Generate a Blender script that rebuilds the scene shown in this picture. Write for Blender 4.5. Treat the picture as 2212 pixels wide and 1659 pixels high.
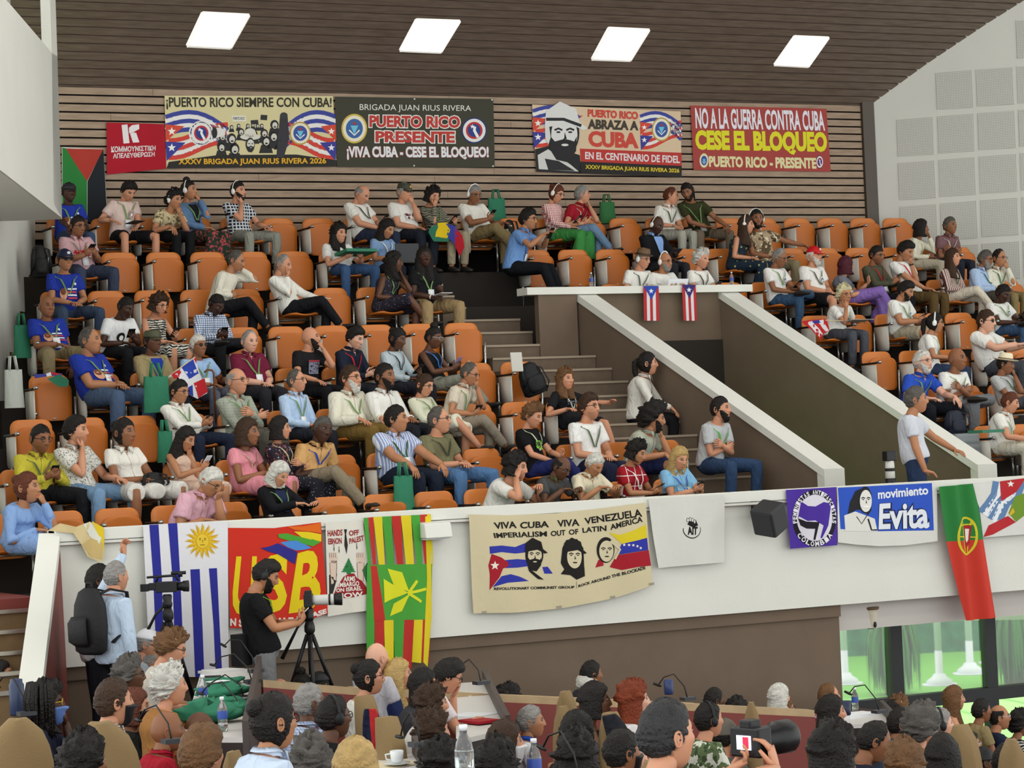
import bpy, bmesh, math, random
import numpy as np
from math import sin, cos, pi, radians as rad, sqrt
random.seed(7); rng = np.random.default_rng(7)
sc = bpy.context.scene
for o in list(bpy.data.objects): bpy.data.objects.remove(o)
COL = sc.collection
A = lambda *v: np.array(v, float)
# ---------------------------------------------------------------- camera
FPX, PITCH, ROLL, YAW = 5611.474, 0.021725, 0.0437066, 0.4711259
CAM = A(-12.877, -20.9367, 2.70)
fw = A(sin(YAW)*cos(PITCH), cos(YAW)*cos(PITCH), sin(PITCH))
_r = A(cos(YAW), -sin(YAW), 0); _u = np.cross(_r, fw)
CR = _r*cos(ROLL) - _u*sin(ROLL); CU = _r*sin(ROLL) + _u*cos(ROLL)
cd = bpy.data.cameras.new('camera'); cam = bpy.data.objects.new('camera', cd); COL.objects.link(cam)
from mathutils import Matrix, Vector
cam.matrix_world = Matrix([[CR[i], CU[i], -fw[i], CAM[i]] for i in range(3)] + [[0, 0, 0, 1]])
cd.sensor_width = 36; cd.sensor_fit = 'HORIZONTAL'; cd.lens = FPX/2212*36; cd.clip_end = 300; cd.clip_start = .5
sc.camera = cam
def ray(x, y): return fw + CR*(x-1106)/FPX - CU*(y-829.5)/FPX
def on(x, y, ax, v):            # point of an axis-aligned plane seen at a photo pixel
    d = ray(x, y); return CAM + d*((v-CAM[ax])/d[ax])
def onp(x, y, P, n):            # point of any plane
    d = ray(x, y); return CAM + d*(((P-CAM)@n)/(d@n))
def at(x, y, dist): return CAM + ray(x, y)*dist
def topx(P):
    d = np.asarray(P, float)-CAM; z = d@fw; return 1106+FPX*(d@CR)/z, 829.5-FPX*(d@CU)/z, z
# ---------------------------------------------------------------- world, lights, exposure
sc.view_settings.view_transform = 'Standard'; sc.view_settings.look = 'None'
sc.view_settings.gamma = 1; sc.view_settings.use_curve_mapping = False
sc.view_settings.exposure = 1.0
sc.cycles.use_denoising = True
sc.cycles.max_bounces = 5; sc.cycles.diffuse_bounces = 3; sc.cycles.glossy_bounces = 2
sc.cycles.transparent_max_bounces = 6; sc.cycles.caustics_reflective = False; sc.cycles.caustics_refractive = False
w = bpy.data.worlds.new('sky'); sc.world = w; w.use_nodes = True
w.node_tree.nodes['Background'].inputs[0].default_value = (.97, 1, .98, 1)
w.node_tree.nodes['Background'].inputs[1].default_value = 1.0
sl = bpy.data.lights.new('sun', 'SUN'); so = bpy.data.objects.new('sun', sl); COL.objects.link(so)
sl.energy = 3.0; sl.angle = .02; sl.color = (1, .98, .9); so.location = (0, 30, 30)
so.rotation_euler = (rad(-52), 0, rad(-14))
# ---------------------------------------------------------------- helpers
def lin(h):
    if not isinstance(h, str): return tuple(h)
    h = h.lstrip('#'); v = [int(h[i:i+2], 16)/255 for i in (0, 2, 4)]
    return tuple(c/12.92 if c <= .04045 else ((c+.055)/1.055)**2.4 for c in v)
MATS = {}
def _nt(name):
    m = bpy.data.materials.new(name); m.use_nodes = True; nt = m.node_tree
    return m, nt, nt.nodes['Principled BSDF'], nt.nodes, nt.links
def mat(name, c, rough=.6, metal=0, bump=0, bscale=30, var=0, vscale=6, emit=0, trans=0, alpha=1, stretch=(1, 1, 1), spec=.35, coat=0):
    if name in MATS: return MATS[name]
    m, nt, b, N, L = _nt(name); c = lin(c)
    b.inputs['Base Color'].default_value = (*c, 1); b.inputs['Roughness'].default_value = rough
    b.inputs['Metallic'].default_value = metal; b.inputs['Specular IOR Level'].default_value = spec
    if trans: b.inputs['Transmission Weight'].default_value = trans
    if coat: b.inputs['Coat Weight'].default_value = coat
    if alpha < 1: b.inputs['Alpha'].default_value = alpha
    if emit: b.inputs['Emission Color'].default_value = (*c, 1); b.inputs['Emission Strength'].default_value = emit
    if bump or var:
        tc = N.new('ShaderNodeTexCoord'); mp = N.new('ShaderNodeMapping'); mp.inputs['Scale'].default_value = stretch
        L.new(tc.outputs['Object'], mp.inputs[0])
    if bump:
        n = N.new('ShaderNodeTexNoise'); n.inputs['Scale'].default_value = bscale; n.inputs['Detail'].default_value = 3
        L.new(mp.outputs[0], n.inputs['Vector']); bp = N.new('ShaderNodeBump'); bp.inputs['Strength'].default_value = bump
        bp.inputs['Distance'].default_value = .02
        L.new(n.outputs[0], bp.inputs['Height']); L.new(bp.outputs[0], b.inputs['Normal'])
    if var:
        n = N.new('ShaderNodeTexNoise'); n.inputs['Scale'].default_value = vscale; n.inputs['Detail'].default_value = 4
        L.new(mp.outputs[0], n.inputs['Vector']); r = N.new('ShaderNodeValToRGB')
        r.color_ramp.elements[0].position = .3; r.color_ramp.elements[1].position = .7
        r.color_ramp.elements[0].color = (*[x*(1-var) for x in c], 1); r.color_ramp.elements[1].color = (*[min(1, x*(1+var)) for x in c], 1)
        L.new(n.outputs[0], r.inputs[0]); L.new(r.outputs[0], b.inputs['Base Color'])
    MATS[name] = m; return m
def paint(name, rough=.55, bump=0, bscale=60, spec=.3):      # colour per vertex
    if name in MATS: return MATS[name]
    m, nt, b, N, L = _nt(name); at_ = N.new('ShaderNodeAttribute'); at_.attribute_name = 'Col'
    L.new(at_.outputs['Color'], b.inputs['Base Color']); b.inputs['Roughness'].default_value = rough
    b.inputs['Specular IOR Level'].default_value = spec
    if bump:
        tc = N.new('ShaderNodeTexCoord'); n = N.new('ShaderNodeTexNoise'); n.inputs['Scale'].default_value = bscale; n.inputs['Detail'].default_value = 3
        L.new(tc.outputs['Object'], n.inputs['Vector']); bp = N.new('ShaderNodeBump'); bp.inputs['Strength'].default_value = bump; bp.inputs['Distance'].default_value = .02
        L.new(n.outputs[0], bp.inputs['Height']); L.new(bp.outputs[0], b.inputs['Normal'])
    MATS[name] = m; return m
def cloth(c, pat='', c2='#ffffff', sc_=1.0, c3=None):
    key = f'cloth_{c}_{pat}_{c2}_{sc_}_{c3}'
    if key in MATS: return MATS[key]
    m, nt, b, N, L = _nt('cloth_' + (pat or 'plain')); a, d = lin(c), lin(c2)
    b.inputs['Roughness'].default_value = .85; b.inputs['Specular IOR Level'].default_value = .15
    b.inputs['Base Color'].default_value = (*a, 1)
    tc = N.new('ShaderNodeTexCoord'); co = tc.outputs['Object']
    mp = N.new('ShaderNodeMapping'); mp.inputs['Scale'].default_value = (1, 1, .45); mp.inputs['Rotation'].default_value = (0, .5, 0); L.new(co, mp.inputs[0])
    n = N.new('ShaderNodeTexNoise'); n.inputs['Scale'].default_value = 16; n.inputs['Detail'].default_value = 2; n.inputs['Distortion'].default_value = .8
    L.new(mp.outputs[0], n.inputs['Vector']); bp = N.new('ShaderNodeBump'); bp.inputs['Strength'].default_value = .8; bp.inputs['Distance'].default_value = .035
    L.new(n.outputs[0], bp.inputs['Height']); L.new(bp.outputs[0], b.inputs['Normal'])
    def wave(axis, scale, thr=.5, dist=0):
        wv = N.new('ShaderNodeTexWave'); wv.wave_type = 'BANDS'; wv.bands_direction = axis; wv.inputs['Scale'].default_value = scale
        wv.inputs['Distortion'].default_value = dist; wv.inputs['Detail'].default_value = 1 if dist else 0; L.new(co, wv.inputs['Vector'])
        g = N.new('ShaderNodeMath'); g.operation = 'GREATER_THAN'; g.inputs[1].default_value = thr; L.new(wv.outputs['Fac'], g.inputs[0]); return g.outputs[0]
    def vor(scale, thr, feat='F1'):
        v = N.new('ShaderNodeTexVoronoi'); v.inputs['Scale'].default_value = scale; L.new(co, v.inputs['Vector'])
        g = N.new('ShaderNodeMath'); g.operation = 'LESS_THAN'; g.inputs[1].default_value = thr; L.new(v.outputs['Distance'], g.inputs[0]); return g.outputs[0]
    def noi(scale, thr):
        v = N.new('ShaderNodeTexNoise'); v.inputs['Scale'].default_value = scale; v.inputs['Detail'].default_value = 2; L.new(co, v.inputs['Vector'])
        g = N.new('ShaderNodeMath'); g.operation = 'GREATER_THAN'; g.inputs[1].default_value = thr; L.new(v.outputs[0], g.inputs[0]); return g.outputs[0]
    def mix(f, x, y):
        k = N.new('ShaderNodeMix'); k.data_type = 'RGBA'; L.new(f, k.inputs[0])
        for s, v in ((6, x), (7, y)):
            if isinstance(v, tuple): k.inputs[s].default_value = (*v, 1)
            else: L.new(v, k.inputs[s])
        return k.outputs[2]
    def mx(f, g, op='MAXIMUM'):
        k = N.new('ShaderNodeMath'); k.operation = op; L.new(f, k.inputs[0]); L.new(g, k.inputs[1]); return k.outputs[0]
    out = None
    if pat == 'vstripe': out = mix(wave('X', 11*sc_, .62), a, d)
    elif pat == 'hstripe': out = mix(wave('Z', 11*sc_, .6), a, d)
    elif pat == 'check': out = mix(mx(wave('X', 9*sc_, .72), wave('Z', 9*sc_, .72)), a, d)
    elif pat == 'grid': out = mix(mx(wave('X', 3*sc_, .985), wave('Z', 3*sc_, .985)), a, d)
    elif pat == 'floral': out = mix(noi(22*sc_, .56), a, d); out = mix(vor(16*sc_, .22), out, lin(c3 or c2))
    elif pat == 'zebra': out = mix(wave('Z', 12*sc_, .5, 9), a, d)
    elif pat == 'dots': out = mix(vor(28*sc_, .2), a, d)
    elif pat == 'camo': out = mix(noi(14*sc_, .52), a, d); out = mix(noi(19*sc_, .6), out, lin(c3 or c2))
    elif pat == 'fleck': out = mix(noi(70*sc_, .58), a, d)
    elif pat == 'knit': out = mix(mx(wave('X', 6*sc_, .55), wave('Z', 14*sc_, .5), 'MULTIPLY'), a, d)
    if out is not None: L.new(out, b.inputs['Base Color'])
    MATS[key] = m; return m

class M:                                    # mesh collector
    def __init__(s): s.v = []; s.f = []; s.c = []; s.mi = []; s.col = (.5, .5, .5); s.m = 0
    def add(s, vs, fs, cols=None):
        b = len(s.v); s.v += [tuple(p) for p in vs]; s.f += [tuple(i+b for i in f) for f in fs]
        s.c += list(cols) if cols is not None else [s.col]*len(vs); s.mi += [s.m]*len(fs)
    def box(s, c, d, R=None):               # centre, size, optional 3 axis vectors
        c = np.asarray(c, float); R = np.eye(3) if R is None else np.array(R, float)
        vs = [c + R[0]*d[0]*i/2 + R[1]*d[1]*j/2 + R[2]*d[2]*k/2 for i in (-1, 1) for j in (-1, 1) for k in (-1, 1)]
        s.add(vs, [(0, 1, 3, 2), (4, 6, 7, 5), (0, 4, 5, 1), (2, 3, 7, 6), (0, 2, 6, 4), (1, 5, 7, 3)])
    def bar(s, p, q, r, n=8): s.tube([p, q], [r, r], n)
    def tube(s, pts, radii, n=10, side=None, caps=True, closed=False):
        P = [np.asarray(p, float) for p in pts]; k = len(P); rings = []
        prev = None
        for i in range(k):
            if closed: t = P[(i+1) % k]-P[i-1]
            else: t = P[min(i+1, k-1)]-P[max(i-1, 0)]
            t = t/(np.linalg.norm(t)+1e-12)
            ref = np.asarray(side, float) if side is not None else (prev if prev is not None else (A(1, 0, 0) if abs(t[0]) < .8 else A(0, 1, 0)))
            a = ref - t*(ref@t); L_ = np.linalg.norm(a)
            if L_ < 1e-4: a = np.cross(t, A(.3, .5, .8)); L_ = np.linalg.norm(a)
            a /= L_; b = np.cross(t, a); prev = a
            r = radii[i]; rx, ry = (r, r) if np.isscalar(r) else r
            rings.append([P[i]+a*rx*cos(2*pi*j/n)+b*ry*sin(2*pi*j/n) for j in range(n)])
        vs = [p for R in rings for p in R]; fs = []
        for i in range(k if closed else k-1):
            o, o2 = i*n, ((i+1) % k)*n
            fs += [(o+j, o+(j+1) % n, o2+(j+1) % n, o2+j) for j in range(n)]
        if caps and not closed: fs += [tuple(range(n))[::-1], tuple(range((k-1)*n, k*n))]
        s.add(vs, fs)
    def lathe(s, base, prof, n=16, up=A(0, 0, 1), side=A(1, 0, 0)):
        b2 = np.cross(up, side); vs = []; fs = []; k = len(prof); base = np.asarray(base, float)
        for r, h in prof: vs += [base+up*h+side*r*cos(2*pi*j/n)+b2*r*sin(2*pi*j/n) for j in range(n)]
        for i in range(k-1): fs += [(i*n+j, i*n+(j+1) % n, (i+1)*n+(j+1) % n, (i+1)*n+j) for j in range(n)]
        fs += [tuple(range(n))[::-1], tuple(range((k-1)*n, k*n))]
        s.add(vs, fs)
    def ball(s, c, r, R=None, n=12, k=8):
        R = np.eye(3) if R is None else np.array(R, float); r = (r, r, r) if np.isscalar(r) else r; c = np.asarray(c, float)
        vs = []; fs = []
        for i in range(k+1):
            th = pi*i/k
            for j in range(n):
                ph = 2*pi*j/n; vs.append(c+R[0]*r[0]*sin(th)*cos(ph)+R[1]*r[1]*sin(th)*sin(ph)+R[2]*r[2]*cos(th))
        for i in range(k): fs += [(i*n+j, (i+1)*n+j, (i+1)*n+(j+1) % n, i*n+(j+1) % n) for j in range(n)]
        s.add(vs, fs)
    def prism(s, poly, d):                  # polygon of 3-D points pushed along d
        n = len(poly); P = [np.asarray(p, float) for p in poly]; d = np.asarray(d, float)
        s.add(P+[p+d for p in P], [tuple(range(n))[::-1], tuple(range(n, 2*n))]+[(i, (i+1) % n, n+(i+1) % n, n+i) for i in range(n)])
    def sheet(s, G, th=0, nrm=None):        # grid of points [rows][cols]; optional thickness along nrm
        r, c = len(G), len(G[0]); f = [(i*c+j, i*c+j+1, (i+1)*c+j+1, (i+1)*c+j) for i in range(r-1) for j in range(c-1)]
        vs = [p for row in G for p in row]
        if th:
            k = len(vs); d = np.asarray(nrm, float)*th; bnd = [j for j in range(c)]+[i*c+c-1 for i in range(1, r)]+[(r-1)*c+j for j in range(c-2, -1, -1)]+[i*c for i in range(r-2, 0, -1)]
            f2 = f+[tuple(i+k for i in q[::-1]) for q in f]+[(bnd[i], bnd[i]+k, bnd[(i+1) % len(bnd)]+k, bnd[(i+1) % len(bnd)]) for i in range(len(bnd))]
            s.add(vs+[np.asarray(p)+d for p in vs], f2)
        else: s.add(vs, f)
def obj(name, m, material, parent=None, smooth=True, org=None, remesh=0, sub=0, bevel=0):
    me = bpy.data.meshes.new(name); v = m.v
    if org is not None: v = (np.array(m.v)-np.asarray(org)).tolist()
    me.from_pydata(v, [], m.f)
    mats = material if isinstance(material, (list, tuple)) else [material]
    for x in mats: me.materials.append(x)
    if len(mats) > 1: me.polygons.foreach_set('material_index', m.mi)
    if any(x.name.startswith('paint') for x in mats):
        ca = me.color_attributes.new('Col', 'FLOAT_COLOR', 'POINT')
        arr = np.ones((len(m.v), 4), np.float32); arr[:, :3] = np.array(m.c); ca.data.foreach_set('color', arr.ravel())
    if smooth: me.polygons.foreach_set('use_smooth', [True]*len(me.polygons))
    me.update()
    o = bpy.data.objects.new(name, me); COL.objects.link(o)
    if parent is not None: o.parent = parent
    elif org is not None: o.location = org
    if remesh:
        r = o.modifiers.new('r', 'REMESH'); r.mode = 'VOXEL'; r.voxel_size = remesh; r.use_smooth_shade = True
        s = o.modifiers.new('s', 'SMOOTH'); s.factor = .5; s.iterations = 5
    if bevel:
        b = o.modifiers.new('b', 'BEVEL'); b.width = bevel; b.segments = 2; b.limit_method = 'ANGLE'
    if sub:
        b = o.modifiers.new('u', 'SUBSURF'); b.levels = sub; b.render_levels = sub
    return o
def tag(o, label=None, cat=None, group=None, kind=None):
    if label: o['label'] = label
    if cat: o['category'] = cat
    if group: o['group'] = group
    if kind: o['kind'] = kind
    return o
def empty(name, loc, label=None, cat=None, group=None, rz=0):
    o = bpy.data.objects.new(name, None); COL.objects.link(o); o.location = tuple(loc); o.rotation_euler = (0, 0, rz); o.empty_display_size = .1
    return tag(o, label, cat, group)
def copy_tree(o, parent=None):
    c = o.copy(); COL.objects.link(c)
    if parent is not None: c.parent = parent
    for ch in KIDS.get(o.name, ()): copy_tree(ch, c)
    return c
KIDS = {}
def struct(name, m, material, smooth=False, **k): return tag(obj(name, m, material, smooth=smooth, **k), kind='structure')
# ================================================================ the hall
ROWY = [1.6+.9*i for i in range(8)]
ROWZ = [1.52+z for z in (0, .388, .859, 1.314, 1.80, 2.274, 2.765, 3.238)]     # floor of each row, front row first
YB = 8.45
white = mat('white_plaster', '#dcdcd4', .8, bump=.05, bscale=40, var=.02, vscale=1.5)
brown = mat('brown_render', '#6d5d4e', .85, bump=.15, bscale=60, var=.06, vscale=3)
dark = mat('dark_carpet', '#2c2723', .95, bump=.1, bscale=150)
maroon = mat('maroon_paint', '#7d3a34', .6)
def slat_mat(name, c, c2):
    m, nt, b, N, L = _nt(name); MATS[name] = m
    tc = N.new('ShaderNodeTexCoord'); mp = N.new('ShaderNodeMapping'); mp.inputs['Scale'].default_value = (1.2, 9, 9); L.new(tc.outputs['Object'], mp.inputs[0])
    n = N.new('ShaderNodeTexNoise'); n.inputs['Scale'].default_value = 3; n.inputs['Detail'].default_value = 5; L.new(mp.outputs[0], n.inputs['Vector'])
    r = N.new('ShaderNodeValToRGB'); r.color_ramp.elements[0].color = (*lin(c), 1); r.color_ramp.elements[1].color = (*lin(c2), 1)
    r.color_ramp.elements[0].position = .3; r.color_ramp.elements[1].position = .7
    L.new(n.outputs[0], r.inputs[0]); L.new(r.outputs[0], b.inputs['Base Color']); b.inputs['Roughness'].default_value = .55
    return m
wood_wall = slat_mat('wall_wood', '#8a745e', '#a58d76'); wood_ceil = slat_mat('ceiling_wood', '#5f5044', '#75655a')
gap = mat('slat_gap', '#120d0b', .95)
# back wall: slats over a dark backing
zt = 7.07; m = M(); h = .1005; z = zt-.005; slats = M(); x0, x1 = -9.0, 7.60
while z > 5.33:
    lens = [x0, -6.2, -2.2+random.uniform(-1, 1), 2.2+random.uniform(-1.2, 1.2), x1]
    for a_, b_ in zip(lens, lens[1:]): slats.box(((a_+b_)/2, YB-.02, z-h*.40), (b_-a_-.004, .04, h*.79))
    z -= h
m.box(((x0+x1)/2, YB+.06, 6.0), (x1-x0+.6, .1, 4.4)); m.m = 0
wb = struct('wall_back', m, gap); s_ = obj('slat_cladding', slats, wood_wall, wb, smooth=False)
m = M(); m.box((7.70, YB-.03, 6.0), (.19, .1, 3.2)); struct('trim_1', m, mat('corner_post', '#4c4238', .35))
# ceiling: extruded along X
prof = [(YB+.3, 7.06-.2), (YB, 7.07), (7.85, 7.57), (7.2, 8.06), (6.4, 8.62), (5.2, 9.35), (3.6, 10.15), (1.5, 11.0), (-2, 12.0), (-8, 13.0), (-26, 13.6)]
def ceil_z(y):
    ys = [p[0] for p in prof][::-1]; zs = [p[1] for p in prof][::-1]; return float(np.interp(y, ys, zs))
LIGHTS = [[(440, 27), (540, 32), (500, 103), (407, 98)], [(897, 44), (990, 47), (949, 114), (862, 110)], [(1318, 60), (1405, 64), (1364, 130), (1282, 127)], [(1713, 80), (1786, 83), (1742, 145), (1670, 141)]]
def on_ceil(x, y):
    lo, hi = -5., YB
    for _ in range(50):
        mid = (lo+hi)/2; P = on(x, y, 1, mid)
        if P[2] < ceil_z(mid): hi = mid       # ray still under the ceiling there
        else: lo = mid
    return on(x, y, 1, (lo+hi)/2)
bm_ = M(); sl_ = M()
pts = [A(0, y, z) for y, z in prof]
bk = [(y, z+.09) for y, z in prof]
for i in range(len(prof)-1):
    (ya, za), (yb, zb) = bk[i], bk[i+1]
    bm_.add([(-13, ya, za), (16, ya, za), (16, yb, zb), (-13, yb, zb), (-13, ya, za+.1), (16, ya, za+.1), (16, yb, zb+.1), (-13, yb, zb+.1)], [(0, 1, 2, 3), (7, 6, 5, 4), (0, 4, 5, 1), (2, 6, 7, 3)])
S = [0]
for i in range(1, len(prof)): S.append(S[-1]+np.hypot(prof[i][0]-prof[i-1][0], prof[i][1]-prof[i-1][1]))
def cpt(s): return A(0, float(np.interp(s, S, [p[0] for p in prof])), float(np.interp(s, S, [p[1] for p in prof])))
s0 = .30; pitch = .128
while s0 < S[-1]:
    a_, b_ = cpt(s0), cpt(s0+pitch*.81); t = b_-a_; L_ = np.linalg.norm(t); t /= L_; nn = np.cross(A(1, 0, 0), t); c_ = (a_+b_)/2
    sl_.box((1.5, c_[1], c_[2]), (29, L_, .03), R=[(1, 0, 0), t, nn]); s0 += pitch
    if s0 > 8: pitch = .5
ce = struct('ceiling', bm_, gap); obj('slat_cladding', sl_, wood_ceil, ce, smooth=False)
# ceiling light panels (the four in view, and the rows of the same lamps further into the hall)
lamp = mat('lamp_glow', '#fffdf6', emit=17); lampf = mat('lamp_frame', '#e8e4dc', .4)
def light_panel(P, label):
    c_ = sum(P)/4; root = empty('ceiling_light', c_, label, 'light', 'square light panels in the slatted ceiling')
    n_ = np.cross(P[1]-P[0], P[3]-P[0]); n_ /= np.linalg.norm(n_); n_ *= -1 if n_[2] > 0 else 1
    m = M(); m.prism([p+n_*.020 for p in P], n_*.012); obj('diffuser', m, lamp, root, smooth=False, org=c_)
    m = M()
    for i in range(4):
        a_, b_ = P[i]+n_*.02, P[(i+1) % 4]+n_*.02; m.bar(a_, b_, .012, 6)
    obj('frame', m, lampf, root, smooth=False, org=c_)
nth = ['above the yellow-topped crowd banner, nearest the white booth', 'above the dark green banner', 'above the bearded-man banner', 'above the red banner, nearest the perforated wall']
ref = []
for q, lab in zip(LIGHTS, nth):
    P = [on_ceil(*p) for p in q]; ref.append(P); light_panel(P, 'bright square ceiling light '+lab)
for yy in (1.0, -3.5, -8, -13):
    for xx in (-8, -4.5, -1, 2.5, 6, 9.5):
        e = .36; P = [A(xx-e, yy+e, ceil_z(yy+e)), A(xx+e, yy+e, ceil_z(yy+e)), A(xx+e, yy-e, ceil_z(yy-e)), A(xx-e, yy-e, ceil_z(yy-e))]
        light_panel(P, 'bright square light in the ceiling over the main floor')
# right wall with perforated panels
RW0 = A(7.74, 8.45, 0); RWd = A(.676, -.737, 0); RWn = A(-.737, -.676, 0)
m = M(); a_, b_ = RW0+RWd*-.15, RW0+RWd*12
m.prism([a_+A(0, 0, .0), b_+A(0, 0, .0), b_+A(0, 0, 14), a_+A(0, 0, 14)], -RWn*.15); wr = struct('wall_right', m, white)
def perf():
    m, nt, b, N, L = _nt('perforated_panel'); tc = N.new('ShaderNodeTexCoord'); mp = N.new('ShaderNodeMapping')
    mp.inputs['Rotation'].default_value = (0, 0, math.atan2(.737, .676)); L.new(tc.outputs['Object'], mp.inputs[0])
    sep = N.new('ShaderNodeSeparateXYZ'); L.new(mp.outputs[0], sep.inputs[0]); fs = []
    for ax in (0, 2):
        k = N.new('ShaderNodeMath'); k.operation = 'MULTIPLY'; k.inputs[1].default_value = 44; L.new(sep.outputs[ax], k.inputs[0])
        f = N.new('ShaderNodeMath'); f.operation = 'FRACT'; L.new(k.outputs[0], f.inputs[0])
        g = N.new('ShaderNodeMath'); g.operation = 'GREATER_THAN'; g.inputs[1].default_value = .55; L.new(f.outputs[0], g.inputs[0]); fs.append(g.outputs[0])
    x = N.new('ShaderNodeMath'); x.operation = 'MULTIPLY'; L.new(fs[0], x.inputs[0]); L.new(fs[1], x.inputs[1])
    k = N.new('ShaderNodeMix'); k.data_type = 'RGBA'; k.inputs[6].default_value = (*lin('#d2d2ca'), 1); k.inputs[7].default_value = (*lin('#8a8982'), 1); L.new(x.outputs[0], k.inputs[0])
    L.new(k.outputs[2], b.inputs['Base Color']); b.inputs['Roughness'].default_value = .8; return m
pm = perf()
PAN = []
cols = [(1937, 2015), (2025, 2102), (2112, 2191), (2200, 2275)]
for ci, (xa, xb) in enumerate(cols):
    for ri in range(-1, 6):
        y0 = 258-ci*7+ri*94 - (0 if ci else 0); dxr = ri*3.3
        if ci == 0 and ri < 0 or ci == 1 and ri < -1 or ci == 2 and ri < -1: continue
        y0 += 0; PAN.append([(xa+dxr, y0+1), (xb+dxr, y0-5), (xb+dxr+3, y0+75), (xa+dxr+3, y0+80)])
PAN.append([(2200-5, 45), (2272-5, 40), (2275-5, 122), (2203-5, 127)])
for q in PAN:
    P = [onp(*p, RW0, RWn)+RWn*.004 for p in q]; m = M(); m.prism(P, RWn*.008); obj('perforated_panel', m, pm, wr, smooth=False)
# left wall (white, its foot stepped along the aisle) and the projecting white booth
LWa = on(76, 560, 1, 8.3); LWb = on(-170, 560, 1, 1.0); LWd = LWb-LWa; LWd[2] = 0; LWd /= np.linalg.norm(LWd); LWn = A(-LWd[1], LWd[0], 0)
if LWn@(CAM-LWa) < 0: LWn = -LWn
def lw(q, off=0): return [onp(*p, LWa, LWn)+LWn*off for p in q]
m = M(); poly = [(76, 440), (76, 590), (62, 594), (62, 676), (43, 672), (43, 765), (21, 760), (21, 868), (2, 866), (2, 985), (-20, 985), (-20, 1100), (-60, 1100), (-60, 1250), (-170, 1250), (-170, 440)]
m.prism(lw(poly), -LWn*.02); struct('wall_left', m, white)
m = M(); poly2 = [(x+(10 if x > -150 else 0), y) for x, y in poly]
m.prism(lw(poly2, -.03), -LWn*.04); struct('baseboard_left', m, mat('beige_trim', '#a58f6c', .7))
Bz = on(134, 471, 1, 5.2); zs = Bz[2]
Bb = on(-80, 305, 2, zs); Bc = on(-80, 478, 2, zs); Fd = Bb-Bz; Fn = A(Fd[1], -Fd[0], 0); Fn /= np.linalg.norm(Fn)
if Fn@(CAM-Bz) < 0: Fn = -Fn
bf = lambda x, y, off=0: onp(x, y, Bz, Fn)+Fn*off
m = M(); m.prism([bf(-80, 305), bf(134, 471), bf(124, 122), bf(113, 115), bf(14, 0), bf(-80, -95)], -Fn*.12)
m.prism([bf(134, 471), bf(124, 122), bf(119, -30), bf(107, -30), bf(112, 116), bf(116, 440)], -Fn*.10)
dz_ = A(0, 0, -.012); m.add([Bz+dz_, Bb+dz_, Bc+dz_, Bz+A(0, 0, .1), Bb+A(0, 0, .1), Bc+A(0, 0, .1)], [(2, 1, 0), (3, 4, 5), (0, 3, 5, 2)])
m.m = 1
m.prism([bf(-80, -40, -.7), bf(47, -40, -.7), bf(52, 80, -.7), bf(-80, 80, -.7)], -Fn*.05)
m.m = 0
m.prism([bf(46, -40, -.5), bf(125, -40, -.5), bf(126, 150, -.5), bf(50, 150, -.5)], -Fn*.05)
struct('wall_front_booth', m, [white, mat('grey_recess', '#8b8781', .8)])
# parapet
PX0 = -6.52; PT, PB = 2.12, .98
m = M(); m.box(((PX0+14)/2, .10, (PT+PB)/2), (14-PX0, .16, PT-PB)); wp = struct('wall_front', m, white)
m = M(); m.box(((PX0+14)/2, .09, PT-.05), (14-PX0, .24, .09)); m.box(((PX0+14)/2, .04, PT-.115), (14-PX0, .12, .025)); obj('rail_cap', m, white, wp, smooth=False)
m = M(); m.box(((PX0+14)/2, -.022, PT-.128), (14-PX0, .01, .006)); obj('groove', m, mat('groove', '#6e5f58', .9), wp, smooth=False)
# desk shelf behind the parapet for the front row
m = M(); m.box(((-1.5+1.4)/2+.4, .33, PT-.06), (4.2, .36, .03)); struct('trim_2', m, maroon)
# sloping end of the parapet: stair stringer, and the staircase beside it
w0, w1 = on(84, 1152, 1, 0), on(130, 1152, 1, 0); f0, f1 = on(36, 1500, 1, -1.6), on(88, 1500, 1, -1.6)
m = M(); m.add([w0, w1, f1, f0]+[p+A(0, 0.02, -.16) for p in (w0, w1, f1, f0)], [(0, 1, 2, 3), (7, 6, 5, 4), (0, 3, 7, 4), (1, 5, 6, 2), (2, 6, 7, 3), (0, 4, 5, 1)])
sr = struct('trim_3', m, white)
q = [w1, f1, A(f1[0], f1[1], 0), A(w1[0]+.03, w1[1], .0)]
m = M(); m.add([p+A(-.008, 0, -.01) for p in q]+[p+A(-.12, 0, -.01) for p in q], [(0, 1, 2, 3), (7, 6, 5, 4), (0, 4, 5, 1), (1, 5, 6, 2)]); obj('side_panel', m, maroon, sr, smooth=False)
m = M(); tr = M()
for k, y in enumerate((1318, 1362, 1408, 1452, 1494)):
    Y = -.15-.33*k; P = on(30, y, 1, Y); xr = w0[0]+(f0[0]-w0[0])*(-Y/1.6)+.02
    m.box((xr-1.5, Y+.35, P[2]/2-.01), (3, .72, P[2])); tr.box((xr-1.5, Y-.02, P[2]-.006), (3, .05, .03))
st = struct('floor_stairs', m, mat('tan_carpet', '#7c6548', .95, var=.15)); obj('nosing', tr, mat('steel_edge', '#b9b2a8', .3, .8), st, smooth=False)
m = M(); P = on(30, 1290, 1, .3); m.box((w0[0]-1.5, .75, P[2]-.05), (3.0, 1.35, .1)); struct('floor_landing', m, maroon)
# brown wall under the parapet, white beam and the window wall at right
XW = on(1806, 1307, 1, .14)[0]
m = M(); m.box(((PX0+XW)/2, .16, -.4), (XW-PX0, .12, 2.76)); m.box(((PX0+XW)/2, .085, PB-.06), (XW-PX0, .04, .11)); struct('wall_front_lower', m, brown)
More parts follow.
